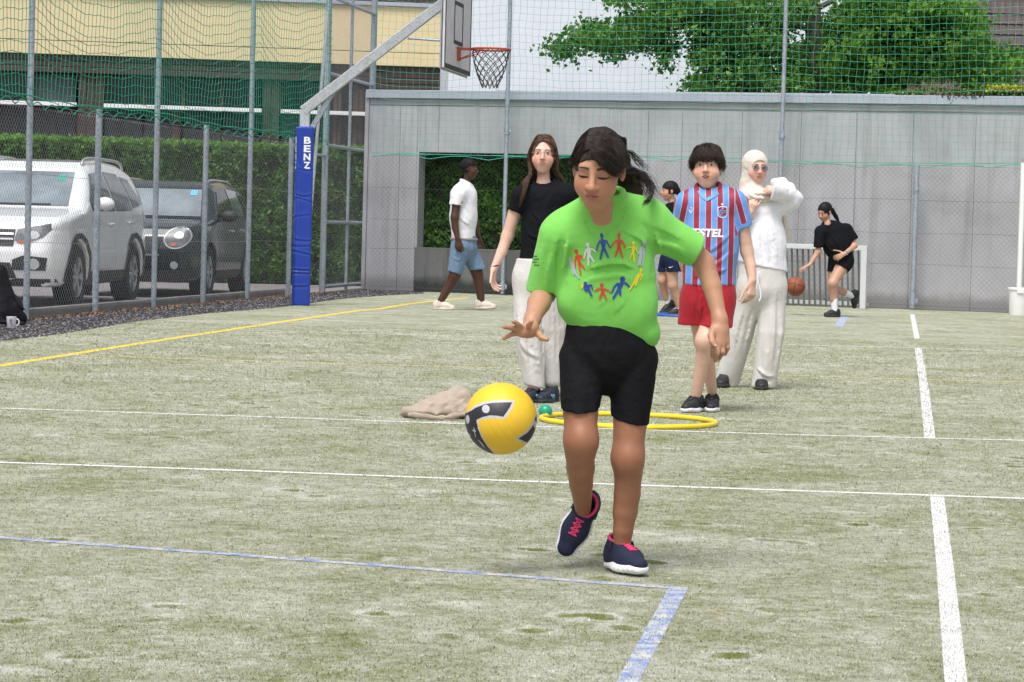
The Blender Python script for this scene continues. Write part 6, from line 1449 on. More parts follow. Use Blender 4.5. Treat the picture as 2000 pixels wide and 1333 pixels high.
def jersey_material():
    m, t, b, co = newmat('striped_jersey')
    u = N(t, 'ShaderNodeAttribute', attribute_name='u').outputs['Fac']; cf = N(t, 'ShaderNodeAttribute', attribute_name='cuff').outputs['Fac']
    fr = mth(t, 'ABSOLUTE', mth(t, 'SUBTRACT', mth(t, 'FRACT', mth(t, 'ADD', u, 100.5)), .5)); red = ramp(t, fr, [(.235, 1.), (.25, 0.)])
    pale = ramp(t, mth(t, 'ABSOLUTE', mth(t, 'SUBTRACT', fr, .25)), [(.012, 1.), (.03, 0.)])
    c = mixc(t, red, (.115, .30, .70), (.285, .014, .035)); c = mixc(t, pale, c, (.50, .48, .66)); c = mixc(t, ramp(t, cf, [(.45, 0.), (.55, 1.)]), c, (.115, .30, .70))
    t.links.new(c, b.inputs['Base Color']); b.inputs['Roughness'].default_value = .6; b.inputs['Sheen Weight'].default_value = .1
    bump(t, b, noise(t, co, 26, 3, dist=.6), .35, .006); return m
M['jersey'] = jersey_material()
def frp(f): return lambda dz, *p: [f.J(x, y, dz) for x, y in p]
def vfolds(f, px0, px1, py0, py1, dz, amp, w, n, seed, lean=0.):
    r = random.Random(seed); out = []
    for i in range(n):
        x = px0 + (px1 - px0) * (i + .5) / n + r.uniform(-1, 1) * (px1 - px0) / n * .4; a = py0 + r.uniform(0, .35) * (py1 - py0); b_ = py1 - r.uniform(0, .2) * (py1 - py0)
        out.append(([f.J(x, a, dz), f.J(x + lean * .5 + r.uniform(-2, 2), (a + b_) / 2, dz), f.J(x + lean, b_, dz)], amp * r.choice((1, -1)) * r.uniform(.6, 1.1), w))
    return out
def glasses(f, mat, lens=None, r=.021, y=.094, thin=.0010):
    mb = MB(); a = np.linspace(0, 2 * np.pi, 29)[:-1]
    for sg in (-1, 1): mb.tube([f.hl(sg * .0325 + r * math.cos(t) * 1.05, y - .006 * abs(math.cos(t)) * (sg * math.cos(t) > 0), .006 + r * math.sin(t)) - f.base for t in a], thin, 5, closed=True)
    mb.tube([f.hl(-.012, y, .014) - f.base, f.hl(0, y + .004, .017) - f.base, f.hl(.012, y, .014) - f.base], thin * 1.1, 5)
    for sg in (-1, 1): mb.tube([f.hl(sg * .055, y - .006, .012) - f.base, f.hl(sg * .075, y - .035, .012) - f.base, f.hl(sg * .080, -.01, .008) - f.base], thin, 5)
    e = mb.build('glasses', mat, f.e, smooth=True)
    if lens is not None:
        for sg in (-1, 1):
            mb = MB(); c = f.hl(sg * .0325, y, .006); V = [c - f.base] + [f.hl(sg * .0325 + r * math.cos(t), y - .001, .006 + r * math.sin(t)) - f.base for t in a]; mb.add(V, [(0, i + 1, (i + 1) % 28 + 1) for i in range(28)]); mb.build('lens', lens, e)
# ------------------------------------------------------------------ the girl in the black shirt
def girl_black():
    f = Fig('girl with glasses and long brown hair in black shirt and off white trousers', G(1058, 786), (1061, 303, 0), .93, -3, 1, 1, M['skin_pale'], .0055, nose=.95); J = f.J; S = f.S; Q = frp(f)
    f.torso((1050, 520, 0), (1064, 410, 0), (1062, 362, .01), .095, .10)
    f.limb([(1045, 376, .01), (1014, 384, .0)], [.035, .040]); f.limb([(1080, 374, .01), (1116, 382, .02)], [.035, .040])
    f.limb([(1014, 384, .0), (991, 462, .02)], [.040, .034]); f.limb([(991, 462, .02), (980, 492, .0), (964.5, 525, -.04)], [.033, .031, .0205], .02)
    f.limb([(1116, 382, .02), (1132, 450, .05), (1130, 520, .02)], [.040, .033, .022])
    f.limb([(1030, 540, 0), (1034, 650, -.03), (1042, 757, -.02)], [.07, .05, .035]); f.limb([(1075, 540, 0), (1078, 650, .06), (1078, 752, .08)], [.07, .05, .035])
    f.hand(J(964.5, 525, -.04), A3(-.04, -.12, -1), A3(.75, -.3, .0), A3(.45, -.9, 0), .150, (14, 20, 26, 30), 4)
    f.body(); f.features(lips='lips_soft', brow='brow_soft', browz=.027, mouth=.0006)
    glasses(f, M['gold'])
    mb = MB(); a = np.linspace(0, 2 * np.pi, 20)[:-1]; c = J(966, 520, -.036); mb.tube([c + A3(.0235 * math.cos(t), .022 * math.sin(t), .006 * math.cos(t)) - f.base for t in a], .004, 6, closed=True); mb.build('wristband', M['black_paint'], f.e, smooth=True)
    T = Sdf(); n = (0, 1, 0)
    T.chain([J(1021, 383, .0), J(1109, 381, .01)], [.053, .054], .05); T.seg(J(1065, 400, 0), J(1064, 450, 0), .125, .122, .06, n, .72); T.seg(J(1063, 450, 0), J(1057, 508, 0), .122, .128, .05, n, .78)
    T.seg(J(1050, 362, .01), J(1026, 378, .0), .030, .040, .04); T.seg(J(1074, 360, .01), J(1104, 376, .01), .030, .040, .04)
    flatcone(T, J(1018, 385, 0), J(1007, 413, .005), .062, .0490, .03, hollow=.012, depth=.05); flatcone(T, J(1112, 384, .01), J(1128, 414, .02), .050, .045, .03)
    T.cut(J(1057, 511, 0), A3(-.05, 0, -1), .008)
    nk = unit(A3(0, -.45, .9)); neckline(T, J(1061, 352, -.005), A3(1, 0, 0), nk, .068, .052, .0055, .006)
    f.cloth('shirt', T, M['black_tee'], .006, folds([(Q(-.1, (1030, 410), (1050, 430), (1060, 460)), .006, .02), (Q(-.1, (1022, 450), (1040, 465), (1070, 470)), .006, .016), (Q(-.1, (1018, 475), (1040, 490), (1070, 492)), -.006, .016), (Q(-.1, (1085, 400), (1080, 430), (1085, 460)), .005, .02)], .0025, 4, 4, (1, 1, .6)))
    B = Sdf(); B.seg(J(1052, 508, 0), J(1051, 545, 0), .130, .145, .05, n, .85); B.chain([J(1030, 540, 0), J(1031, 640, -.03), J(1044, 757, -.02)], [.085, .086, .060], .03); B.chain([J(1074, 540, 0), J(1077, 640, .05), J(1078, 741, .08)], [.085, .086, .062], .03)
    B.cut(J(1060, 759, 0), A3(-.20, 0, -1), .008); B.cut(J(1052, 506, 0), (0, 0, 1), .006)
    f.cloth('trousers', B, M['cream'], .007, folds(vfolds(f, 1005, 1060, 560, 755, -.10, .008, .026, 5, 3, 10) + vfolds(f, 1058, 1100, 580, 742, -.03, .008, .026, 4, 4, 2) + [(Q(-.1, (1004, 620), (1020, 640), (1045, 650)), .008, .02), (Q(-.1, (1010, 665), (1030, 690), (1050, 700)), .008, .02)], .003, 2.2, 6, (1, 1, .6)))
    a = J(1040, 762, -.02); a[2] = .072; shoe(f, a, A3(-.30, -.95, 0), A3(0, 0, 1), .245, (M['shoe_navy'], M['sole_dark']), .006, M['shoe_black'], stripes=M['sky'])
    a = J(1074, 760, .02); a[2] = .072; shoe(f, a, A3(-.45, -.89, 0), A3(0, 0, 1), .245, (M['shoe_navy'], M['sole_dark']), .006, M['shoe_black'], stripes=M['sky'])
    f.haircap(lambda q: -.11 + 0 * q[:, 0] + .09 * (q[:, 1] > .03), 0, M['hair_brown'], .007, face=((0, .100, -.026), (.060, .080, .122)))
    def sz(x, y, o=.009): return .040 + (.080 + o) * math.sqrt(max(0, 1 - (x / (.0745 + o)) ** 2 - ((y + .018) / (.092 + o)) ** 2))
    Lp = lambda px, py, dz: list(f.M.T @ (J(px, py, dz) - f.hc) / f.hs)
    gL = [[(0, y0, sz(0, y0)), (-.045, y0 * .9, sz(-.045, y0 * .9)), (-.080, y0 * .5, .035), (-.088, y0 * .3 - .01, -.03), Lp(1036, 340, -.04 + .03 * i), Lp(1028 - i * 2, 362 - i, -.09 + .04 * i), Lp(1021 - i * 1.5, 385, -.11 + .06 * i), Lp(1014 + 2 * i, 404 - i * 3, -.10 + .08 * i)] for i, y0 in enumerate((.066, .05, .02, -.03, -.07))]
    gR = [[(0, y0, sz(0, y0)), (.045, y0 * .9, sz(.045, y0 * .9)), (.080, y0 * .5, .035), (.088, y0 * .3 - .01, -.03), Lp(1088, 335, .0 + .02 * i), Lp(1094 + i, 350, .02 + .03 * i), Lp(1100 + i, 364, .05 + .02 * i), Lp(1106, 378, .09)] for i, y0 in enumerate((.066, .05, .02, -.03, -.07))]
    gB = [[(x, -.07, sz(x, -.07)), (x * 1.4, -.115, .04), (x * 1.5, -.115, -.06), (x * 1.5, -.10, -.14), (x * 1.5, -.12, -.22)] for x in np.linspace(-.05, .05, 5)]
    f.strandobj([(gL, 1), (gR, 1), (gB, .5)], 520, .0016, M['hair_brown'], 3, 20, .0045, .006, tips=.8)
# ------------------------------------------------------------------ the boy in the striped jersey
def boy():
    f = Fig('boy in claret and blue striped football jersey and red shorts', G(1364, 805), (1381, 328, 0), 1.02, -9, -2, -2, M['skin_boy'], .0055, cheek=1.14, jaw=1.15, nose=1.1, neck=.047); J = f.J; S = f.S; Q = frp(f)
    f.torso((1384, 560, 0), (1386, 450, 0), (1384, 385, .02), .105, .11)
    f.limb([(1365, 392, .01), (1334, 398, .02)], [.04, .043]); f.limb([(1405, 390, .01), (1443, 396, .0)], [.04, .043])
    f.limb([(1443, 396, .0), (1459, 492, .02)], [.043, .035]); f.limb([(1459, 492, .02), (1466, 520, .0), (1469, 548, -.03)], [.034, .032, .0235], .02)
    f.limb([(1334, 398, .02), (1326, 480, .08), (1345, 545, .14)], [.043, .036, .024])
    f.limb([(1403, 575, 0), (1379, 660, -.08), (1376, 668, -.09)], [.075, .052, .050]); f.limb([(1377, 664, -.09), (1372, 705, -.05), (1360, 772, .0)], [.049, .0415, .029])
    f.limb([(1360, 575, .02), (1374, 668, .06)], [.075, .050]); f.limb([(1374, 668, .06), (1382, 705, .12), (1391, 766, .16)], [.048, .040, .029])
    f.hand(J(1469, 548, -.03), A3(-.03, -.10, -1), A3(-.6, .75, 0), A3(-.7, -.6, 0), .160, (20, 28, 34, 38), 3, thumb=(.75, .5, .15))
    f.body(); f.features(lips='lips_soft', brow='brow', mouth=.0045, browz=.026, brow_thick=.0045, eh=.0052)
    T = Sdf(); n = (0, 1, 0)
    T.chain([J(1340, 396, .01), J(1436, 394, .0)], [.050, .050], .05); T.seg(J(1385, 420, 0), J(1386, 480, 0), .145, .150, .07, n, .75); T.seg(J(1386, 470, 0), J(1384, 560, 0), .150, .150, .05, n, .82)
    T.seg(J(1366, 372, .02), J(1342, 390, .01), .034, .044, .04); T.seg(J(1402, 370, .02), J(1434, 388, .0), .034, .044, .04)
    flatcone(T, J(1441, 398, 0), J(1454, 444, .01), .055, .0500, .03, hollow=.012, depth=.05); flatcone(T, J(1336, 400, .01), J(1327, 446, .05), .055, .050, .03)
    T.cut(J(1384, 557, 0), A3(.02, 0, -1), .006)
    nk = unit(A3(0, -.40, .92)); neckline(T, J(1383, 367, .0), A3(1, 0, 0), nk, .066, .050, .0075, .006)
    sl1, sl0 = (J(1441, 398, 0), J(1454, 444, .01)), (J(1336, 400, .01), J(1327, 446, .05)); c0, c1 = J(1383, 400, 0), J(1379, 557, 0)
    def uf(V):
        xc = c0[0] + (c1[0] - c0[0]) * (c0[2] - V[:, 2]) / (c0[2] - c1[2]); u = (V[:, 0] - xc + .004) / .066
        for (a, b), sx, ph in ((sl1, 1, .0), (sl0, -1, .0)):
            ax = unit(b - a); side = unit(np.cross(ax, A3(0, 1, 0))); side = side * np.sign(side[0]); lim = (V[:, 0] - a[0]) * sx - .018 * 0; w = V - a; along = w @ ax; m = ((V[:, 0] - (a[0] - sx * .020 + (a[2] - V[:, 2]) * sx * .02)) * sx > 0) & (V[:, 2] > b[2] - .05)
            u = np.where(m, (w @ side) / .066 + ph, u)
        return u
    def cuff(V):
        o = np.zeros(len(V))
        for (a, b), sx in ((sl1, 1), (sl0, -1)):
            ax = unit(b - a); L = np.linalg.norm(b - a); o = np.maximum(o, ((V - a) @ ax > L - .024) & ((V[:, 0] - a[0]) * sx > .0))
        return o.astype(float)
    fo = folds([(Q(-.12, (1432, 455), (1405, 480), (1375, 500)), .006, .018), (Q(-.12, (1436, 480), (1410, 505), (1380, 520)), -.006, .018), (Q(-.12, (1440, 520), (1400, 535), (1350, 545)), .007, .018), (Q(-.12, (1335, 500), (1360, 525), (1400, 530)), .006, .018), (Q(-.12, (1340, 425), (1352, 432), (1370, 430)), .004, .012), (Q(-.11, (1430, 430), (1436, 470), (1436, 500)), -.008, .016), (Q(-.12, (1345, 470), (1350, 500), (1345, 540)), .004, .02)], .003, 3.5, 7, (1, 1, .7))
    f.cloth('jersey', T, M['jersey'], .0055, fo, attr={'u': uf, 'cuff': cuff})
    ptr = lambda off: (lambda v: trace(T, np.array([P(x, -y, f.Y - .35) for x, y in v]), ray(1383, 450), 50, .7, fo) - unit(ray(1383, 450)) * off)
    def pp(nm, pts, mat, off=.002): q = np.array([(x, -y) for x, y in pts], float); patchobj(nm, q, 1.5, ptr(off), mat, f.e, f.base, view=(0, -1, 0))
    Zp = lambda x, y: (1310 + x / 6.347, 270 + y / 6.347)
    # V neck trim, badge, star, maker's mark, sponsor's lettering
    blue = pmat('jersey_blue', (.115, .30, .70), .6, .03, 30, 0); claret = pmat('jersey_claret', (.285, .014, .035), .6, .03, 30, 0); wp_ = M['white_print']
    pp('collar_trim', [Zp(*q) for q in ((330, 655), (345, 640), (400, 700), (450, 735), (520, 700), (590, 660), (600, 690), (530, 735), (455, 775), (440, 775), (360, 715))], blue, .005)
    pp('badge', [Zp(*q) for q in ((585, 850), (645, 838), (705, 850), (706, 950), (690, 975), (645, 992), (600, 975), (584, 950))], wp_, .002); pp('badge', [Zp(*q) for q in ((593, 858), (645, 848), (697, 858), (698, 947), (684, 968), (645, 982), (606, 968), (592, 947))], claret, .0024)
    pp('badge', [Zp(*q) for q in ((597, 905), (620, 880), (660, 885), (693, 900), (693, 912), (660, 898), (630, 898), (612, 925), (630, 960), (660, 965), (690, 945), (680, 966), (645, 978), (608, 965), (596, 940))], blue, .0028)
    pp('badge', [Zp(*q) for q in ((625, 925), (650, 905), (690, 925), (688, 935), (655, 922), (640, 935), (650, 950), (635, 950))], blue, .0028); pp('badge', [Zp(x, y) for x, y in ellpts((647, 864), 9, 8, 10)], wp_, .003)
    st = [Zp(641 + (19 if i % 2 == 0 else 8) * math.sin(i * math.pi / 5), 815 - (19 if i % 2 == 0 else 8) * math.cos(i * math.pi / 5)) for i in range(10)]; pp('star', st, wp_)
    pp('mark', [Zp(*q) for q in ((208, 880), (235, 893), (245, 925), (258, 890), (282, 862), (262, 900), (250, 930), (238, 928), (228, 900))], wp_); pp('mark', [Zp(x, y) for x, y in ellpts((250, 860), 9, 8, 10)], wp_)
    me = text_mesh('VESTEL', 1.0); co = np.empty(len(me.vertices) * 3, np.float32); me.vertices.foreach_get('co', co); co = co.reshape(-1, 3).astype(float); lo, hi = co.min(0), co.max(0)
    X = (co[:, 0] - lo[0]) / (hi[0] - lo[0]); Yn = (co[:, 1] - lo[1]) / (hi[1] - lo[1]); X = 1338 + X * 75 + Yn * 2.5; Yp_ = 463.5 - Yn * 16.5 - (X - 1380) * -.02
    # subdivide the letters so they bend with the cloth
    import bmesh
    bm = bmesh.new(); bm.from_mesh(me)
    for v, x, y in zip(bm.verts, X, Yp_): v.co = (x, -y, 0)
    bmesh.ops.triangulate(bm, faces=bm.faces[:]); bmesh.ops.subdivide_edges(bm, edges=bm.edges[:], cuts=3, use_grid_fill=True); me2 = bpy.data.meshes.new('lettering'); bm.to_mesh(me2); bm.free()
    v = np.array([tuple(p.co) for p in me2.vertices])[:, :2]; q = ptr(.0025)(v) - f.base; me2.vertices.foreach_set('co', q.astype(np.float32).ravel()); me2.update(); me2.materials.append(wp_); link('lettering', me2, None, f.e)
    B = Sdf(); B.seg(J(1384, 552, 0), J(1384, 585, 0), .145, .150, .05, n, .82); B.chain([J(1404, 580, -.01), J(1395, 655, -.05)], [.092, .100], .03); B.chain([J(1360, 580, .01), J(1350, 660, .03)], [.092, .088], .03)
    B.cut(J(1380, 638, 0), A3(-.03, 0, -1), .006); B.cut(J(1384, 548, 0), (0, 0, 1), .006)
    f.cloth('shorts', B, M['red_short'], .0065, folds(vfolds(f, 1335, 1430, 570, 640, -.10, .006, .016, 7, 5) + [(Q(-.12, (1368, 560), (1372, 600), (1364, 640)), -.014, .014), (Q(-.14, (1368, 600), (1390, 610), (1410, 605)), .006, .014)], .003, 4, 3, (1, 1, .5)))
    a = J(1358, 780, .0); a[2] = .074; shoe(f, a, A3(-.50, -.86, 0), A3(0, 0, 1), .235, (M['shoe_black'], M['white_sole']), .0055, M['shoe_black'], strap=(-.005, .025))
    a = J(1391, 778, .10); a[2] = .074; shoe(f, a, A3(-.12, -.99, 0), A3(0, 0, 1), .235, (M['shoe_black'], M['white_sole']), .0055, M['shoe_black'], strap=(-.005, .025))
    lz = lambda q: np.where(q[:, 1] > .045, .022, -.050) - .0 * q[:, 0]
    f.haircap(lz, 0, M['hair_boy'], .007, face=((-.004, .112, -.045), (.060, .075, .078)))
    def sz(x, y, o=.014): return .040 + (.080 + o) * math.sqrt(max(0, 1 - (x / (.0745 + o)) ** 2 - ((y + .018) / (.092 + o)) ** 2))
    gF = [[(.015 + x * .35, .0, sz(.015 + x * .35, .0)), (x * .75, .055, sz(x * .75, .055)), (x * 1.05 + .002, .088 - abs(x) * .25, .062), (x * 1.12 - .004, .100 - abs(x) * .35, .042 - .006 * math.sin(x * 90)), (x * 1.10 - .010, .100 - abs(x) * .42, .029 - .008 * math.sin(x * 140))] for x in np.linspace(-.068, .068, 9)]
    gS = [[(s * .02, y, sz(.02, y)), (s * .062, y * .9, sz(.062, y * .9)), (s * .084, y * .8, .034), (s * .083, y * .7, .006), (s * .079, y * .65 - .004, -.024 + .02 * (y > 0))] for s in (-1, 1) for y in (.05, .01, -.03, -.07)]
    gS1, gS2 = gS[:4], gS[4:]; gB = [[(x * .6, -.03, sz(x * .6, -.03)), (x, -.085, .085), (x * 1.1, -.122, .02), (x, -.110, -.050)] for x in np.linspace(-.07, .07, 6)]
    f.strandobj([(gF, 1), (gS1, .7), (gS2, .7), (gB, .5)], 620, .0015, M['hair_boy'], 3, 12, .0075, .006, tips=.62)
# ------------------------------------------------------------------ the woman in the headscarf
def woman():
    f = Fig('young woman in cream headscarf and dark round glasses with loose white top', G(1480, 760), (1475, 330, 0), .93, 17, 3, 2, M['skin_pale'], .006); J = f.J; S = f.S; Q = frp(f)
    f.torso((1488, 545, 0), (1484, 440, 0), (1476, 385, .01), .10, .10)
    f.limb([(1484, 400, .01), (1506, 404, .02), (1554, 392, -.02)], [.03, .035, .032]); f.limb([(1554, 392, -.02), (1535, 380, -.10), (1519, 372, -.15)], [.03, .026, .018])
    f.limb([(1470, 400, .01), (1448, 404, .0), (1444, 455, -.06)], [.03, .035, .030]); f.limb([(1444, 455, -.06), (1464, 416, -.14)], [.030, .0225])
    f.hand(J(1463, 418, -.14), A3(.32, -.1, .95), A3(-.1, .95, .1), A3(.9, -.2, -.2), .128, (25, 30, 34, 38), 5, thumb=(.9, .35, .15)); f.hand(J(1519, 372, -.15), A3(-.95, .25, .12), A3(0, .8, -.3), A3(0, -.1, -1), .125, (25, 30, 34, 38), 4, thumb=(.9, .25, .2))
    f.limb([(1470, 555, 0), (1446, 645, .08), (1420, 738, .18)], [.07, .05, .035]); f.limb([(1506, 555, 0), (1502, 650, -.02), (1490, 748, .02)], [.07, .05, .035])
    f.body(); f.features(lips='lips', brow='brow', mouth=.002, browz=.029, brow_thick=.004)
    mt, t, b, co = newmat('tinted_lens'); b.inputs['Base Color'].default_value = (.06, .06, .11, 1); b.inputs['Roughness'].default_value = .05; b.inputs['Alpha'].default_value = .62
    glasses(f, M['gold'], mt, .0225, .098, .0009)
    H = Sdf(); T3 = f.hl; k = f.hs
    H.ell(T3(0, -.018, .038), (.089 * k, .106 * k, .096 * k), .03, M=f.M); H.ell(T3(0, -.012, -.055), (.082 * k, .082 * k, .095 * k), .04, M=f.M); H.seg(J(1466, 365, .01), J(1468, 386, .0), .075, .085, .04, (0, 1, 0), .85)
    H.ell(J(1478, 385, -.04), (.100, .085, .050), .04); H.seg(J(1470, 378, -.04), J(1500, 385, -.07), .055, .030, .03)
    H.ell(T3(.002, .104, -.024), (.064 * k, .074 * k, .089 * k), .006, M=f.M, op=1); H.seg(T3(0, .06, -.10), T3(0, .09, -.08), .02, .02, .02, op=1) if False else None
    fs = [(Q(-.12, (1462, 366 + 5 * i), (1480, 374 + 5.5 * i), (1506, 368 + 6 * i)), .0065 * (1 if i % 2 else -1), .0085) for i in range(6)] + [(Q(-.10, (1452, 340), (1454, 362), (1466, 376)), .005, .01), (Q(-.10, (1450, 350), (1452, 375), (1466, 388)), -.005, .010)]
    f.cloth('headscarf', H, M['hijab'], .0055, folds(fs, .002, 6, 5))
    Z = Sdf(); Z.seg(J(1524, 408, .10), J(1533, 460, .10), .03, .042, .03, (0, 1, 0), .5); f.cloth('scarf_tail', Z, M['hijab'], .008, folds(vfolds(f, 1524, 1540, 410, 465, .08, .006, .01, 4, 2), .003, 6, 2))
    T = Sdf(); n = (0, 1, 0)
    T.chain([J(1450, 405, .01), J(1508, 404, .01)], [.052, .052], .05); T.seg(J(1483, 420, 0), J(1486, 470, 0), .135, .150, .06, n, .75); T.seg(J(1486, 470, 0), J(1489, 545, 0), .150, .168, .05, n, .78)
    T.cut(J(1488, 521, 0), A3(-.19, 0, -1), .006); T.ell(J(1475, 368, -.01), (.06, .055, .05), .01, op=1)
    T.seg(J(1506, 410, .01), J(1548, 396, -.02), .058, .052, .03); T.seg(J(1530, 385, -.03), J(1560, 388, -.02), .05, .024, .02); flatcone(T, J(1552, 384, -.03), J(1508, 371, -.13), .045, .066, .03, t=A3(-1, -.05, .1)); T.seg(J(1520, 362, -.09), J(1542, 368, -.05), .040, .036, .03); T.seg(J(1540, 372, -.04), J(1564, 388, -.03), .03, .016, .015); T.seg(J(1512, 356, -.10), J(1530, 354, -.08), .022, .022, .02)
    T.chain([J(1448, 408, .0), J(1442, 455, -.05)], [.055, .052], .03); flatcone(T, J(1442, 455, -.05), J(1461, 424, -.12), .048, .046, .03, hollow=.012)
    f.cloth('shirt', T, M['white_tee'], .0065, folds(vfolds(f, 1465, 1530, 430, 520, -.12, .006, .02, 6, 8, 6) + [(Q(-.12, (1510, 405), (1520, 420), (1524, 450)), .010, .018), (Q(-.12, (1500, 410), (1508, 440), (1515, 480)), -.008, .018), (Q(-.14, (1515, 352), (1535, 365), (1560, 378)), -.008, .014), (Q(-.14, (1512, 390), (1535, 392), (1560, 388)), .008, .012), (Q(-.14, (1520, 400), (1535, 398), (1550, 402)), -.008, .010)], .003, 4, 5, (1, 1, .6)))
    B = Sdf(); B.seg(J(1488, 520, 0), J(1488, 560, 0), .150, .160, .05, n, .8); B.chain([J(1508, 560, 0), J(1506, 650, -.02), J(1490, 760, .0)], [.090, .088, .076], .03); B.chain([J(1468, 560, .0), J(1447, 650, .07), J(1421, 745, .16)], [.090, .086, .078], .03)
    B.cut(J(1490, 757, 0), A3(.05, 0, -1), .008); B.ops.append((lambda p, c=J(1420, 735, .16): -np.maximum((p - c) @ unit(A3(.45, 0, -1)) * -1, (p[:, 0] - J(1458, 700, .1)[0])) * -1 if False else np.minimum(-((p - c) @ unit(A3(.35, 0, -1))), -(J(1455, 700, .1)[0] - p[:, 0])), None, None, .006, 1)) if False else None
    f.cloth('trousers', B, M['cream'], .0075, folds(vfolds(f, 1480, 1530, 570, 755, -.09, .008, .026, 5, 13, -8) + vfolds(f, 1425, 1478, 580, 735, -.02, .009, .026, 5, 14, -24) + [(Q(-.08, (1475, 720), (1495, 735), (1512, 738)), .012, .018), (Q(-.08, (1472, 740), (1490, 745), (1510, 750)), -.008, .014)], .003, 2.2, 6, (1, 1, .6)))
    mb = MB(); mb.tube([p - f.base for p in catmull([J(1482, 530, -.15), J(1480, 548, -.15), J(1484, 565, -.15), J(1486, 580, -.15), J(1482, 590, -.15)], 14)], .0055, 6); mb.build('drawstring', M['white_tee'], f.e, smooth=True)
    a = J(1488, 742, -.01); a[2] = .07; shoe(f, a, A3(-.1, -1, 0), A3(0, 0, 1), .24, (M['shoe_black'], M['sole_dark']), .0065)
    a = J(1414, 742, .10); a[2] = .075; shoe(f, a, A3(-.25, -.95, .0), A3(0, 0, 1), .24, (M['shoe_black'], M['sole_dark']), .0065)
# ------------------------------------------------------------------ children far back
def swoosh(f, c, w, mat, S, flip=1):
    pts = [(-.5, .05), (-.42, -.16), (-.2, -.18), (.5, .22), (-.15, -.02), (-.36, .0)]; q = np.array([(c[0] + flip * x * w, -(c[1] - y * w)) for x, y in pts])
    patchobj('mark', q, 1.5, lambda v: trace(S, np.array([P(x, -y, f.Y - .5) for x, y in v]), (0, 1, 0), 60, 1.0) - A3(0, .003, 0), mat, f.e, f.base, view=(0, -1, 0))
def child_back():
    f = Fig('child with tied black hair in profile behind the boy in the striped jersey', G(1316, 616), (1307, 374, 0), .98, -78, 2, 0, M['skin_tan2'], .008); J = f.J; S = f.S
    f.torso((1312, 505, 0), (1320, 430, 0), (1313, 398, 0), .10, .10, n=(1, 0, 0)); f.limb([(1322, 412, -.06), (1330, 450, -.1), (1322, 490, -.14)], [.045, .036, .026]); f.limb([(1318, 412, .1), (1312, 450, .12), (1300, 485, .1)], [.045, .036, .026])
    f.limb([(1312, 512, -.06), (1314, 558, -.08)], [.085, .058]); f.limb([(1314, 558, -.08), (1321, 580, -.05), (1327, 603, -.04)], [.056, .048, .032]); f.limb([(1305, 512, .06), (1294, 548, .05)], [.085, .056]); f.limb([(1294, 548, .05), (1297, 568, .10), (1304, 590, .12)], [.054, .046, .032])
    f.body(); f.features(brow='brow', off=.003); T = Sdf(); n = (1, 0, 0)
    T.seg(J(1318, 412, 0), J(1318, 460, 0), .13, .14, .04, (0, 1, 0), .95); T.seg(J(1317, 450, 0), J(1314, 495, 0), .14, .14, .04); T.seg(J(1322, 412, -.05), J(1330, 440, -.1), .07, .065, .04); T.cut(J(1312, 508, 0), (0, 0, -1)); T.ell(J(1312, 392, 0), (.06, .06, .05), .01, op=1)
    f.cloth('shirt', T, M['black_tee'], .010); B = Sdf(); B.seg(J(1312, 498, 0), J(1312, 505, 0), .13, .14, .03); B.chain([J(1316, 512, -.07), J(1318, 540, -.08)], [.10, .100], .03); B.chain([J(1304, 512, .06), J(1298, 540, .05)], [.10, .095], .03); B.cut(J(1308, 531, 0), A3(.05, 0, -1))
    f.cloth('shorts', B, M['navy_short'], .009); swoosh(f, (1314, 523), 9, M['white_print'], B)
    for q, tz in (((1327, 604, -.04), 0), ((1304, 591, .12), 0)):
        K = Sdf(); a = J(*q); K.seg(a + A3(0, 0, .06), a, .036, .036, .01); f.cloth('sock', K, M['sock'], .009)
    a = J(1327, 606, -.04); a[2] = .075; shoe(f, a, A3(-.9, -.35, 0), A3(0, 0, 1), .25, (M['shoe_black'], M['sole_dark']), .009); a = J(1305, 596, .12); a[2] = max(.13, a[2]); shoe(f, a, A3(-.5, -.2, -.3), A3(-.2, 0, 1), .25, (M['shoe_black'], M['sole_dark']), .009)
    f.haircap(lambda q: -.035 + 0 * q[:, 0] + .06 * (q[:, 1] > .03), 0, M['hair_blk'], .009, face=((0, .105, -.036), (.085, .080, .078)), extra=[((0, -.10, .02), (0, -.13, -.06), .035, .03)])
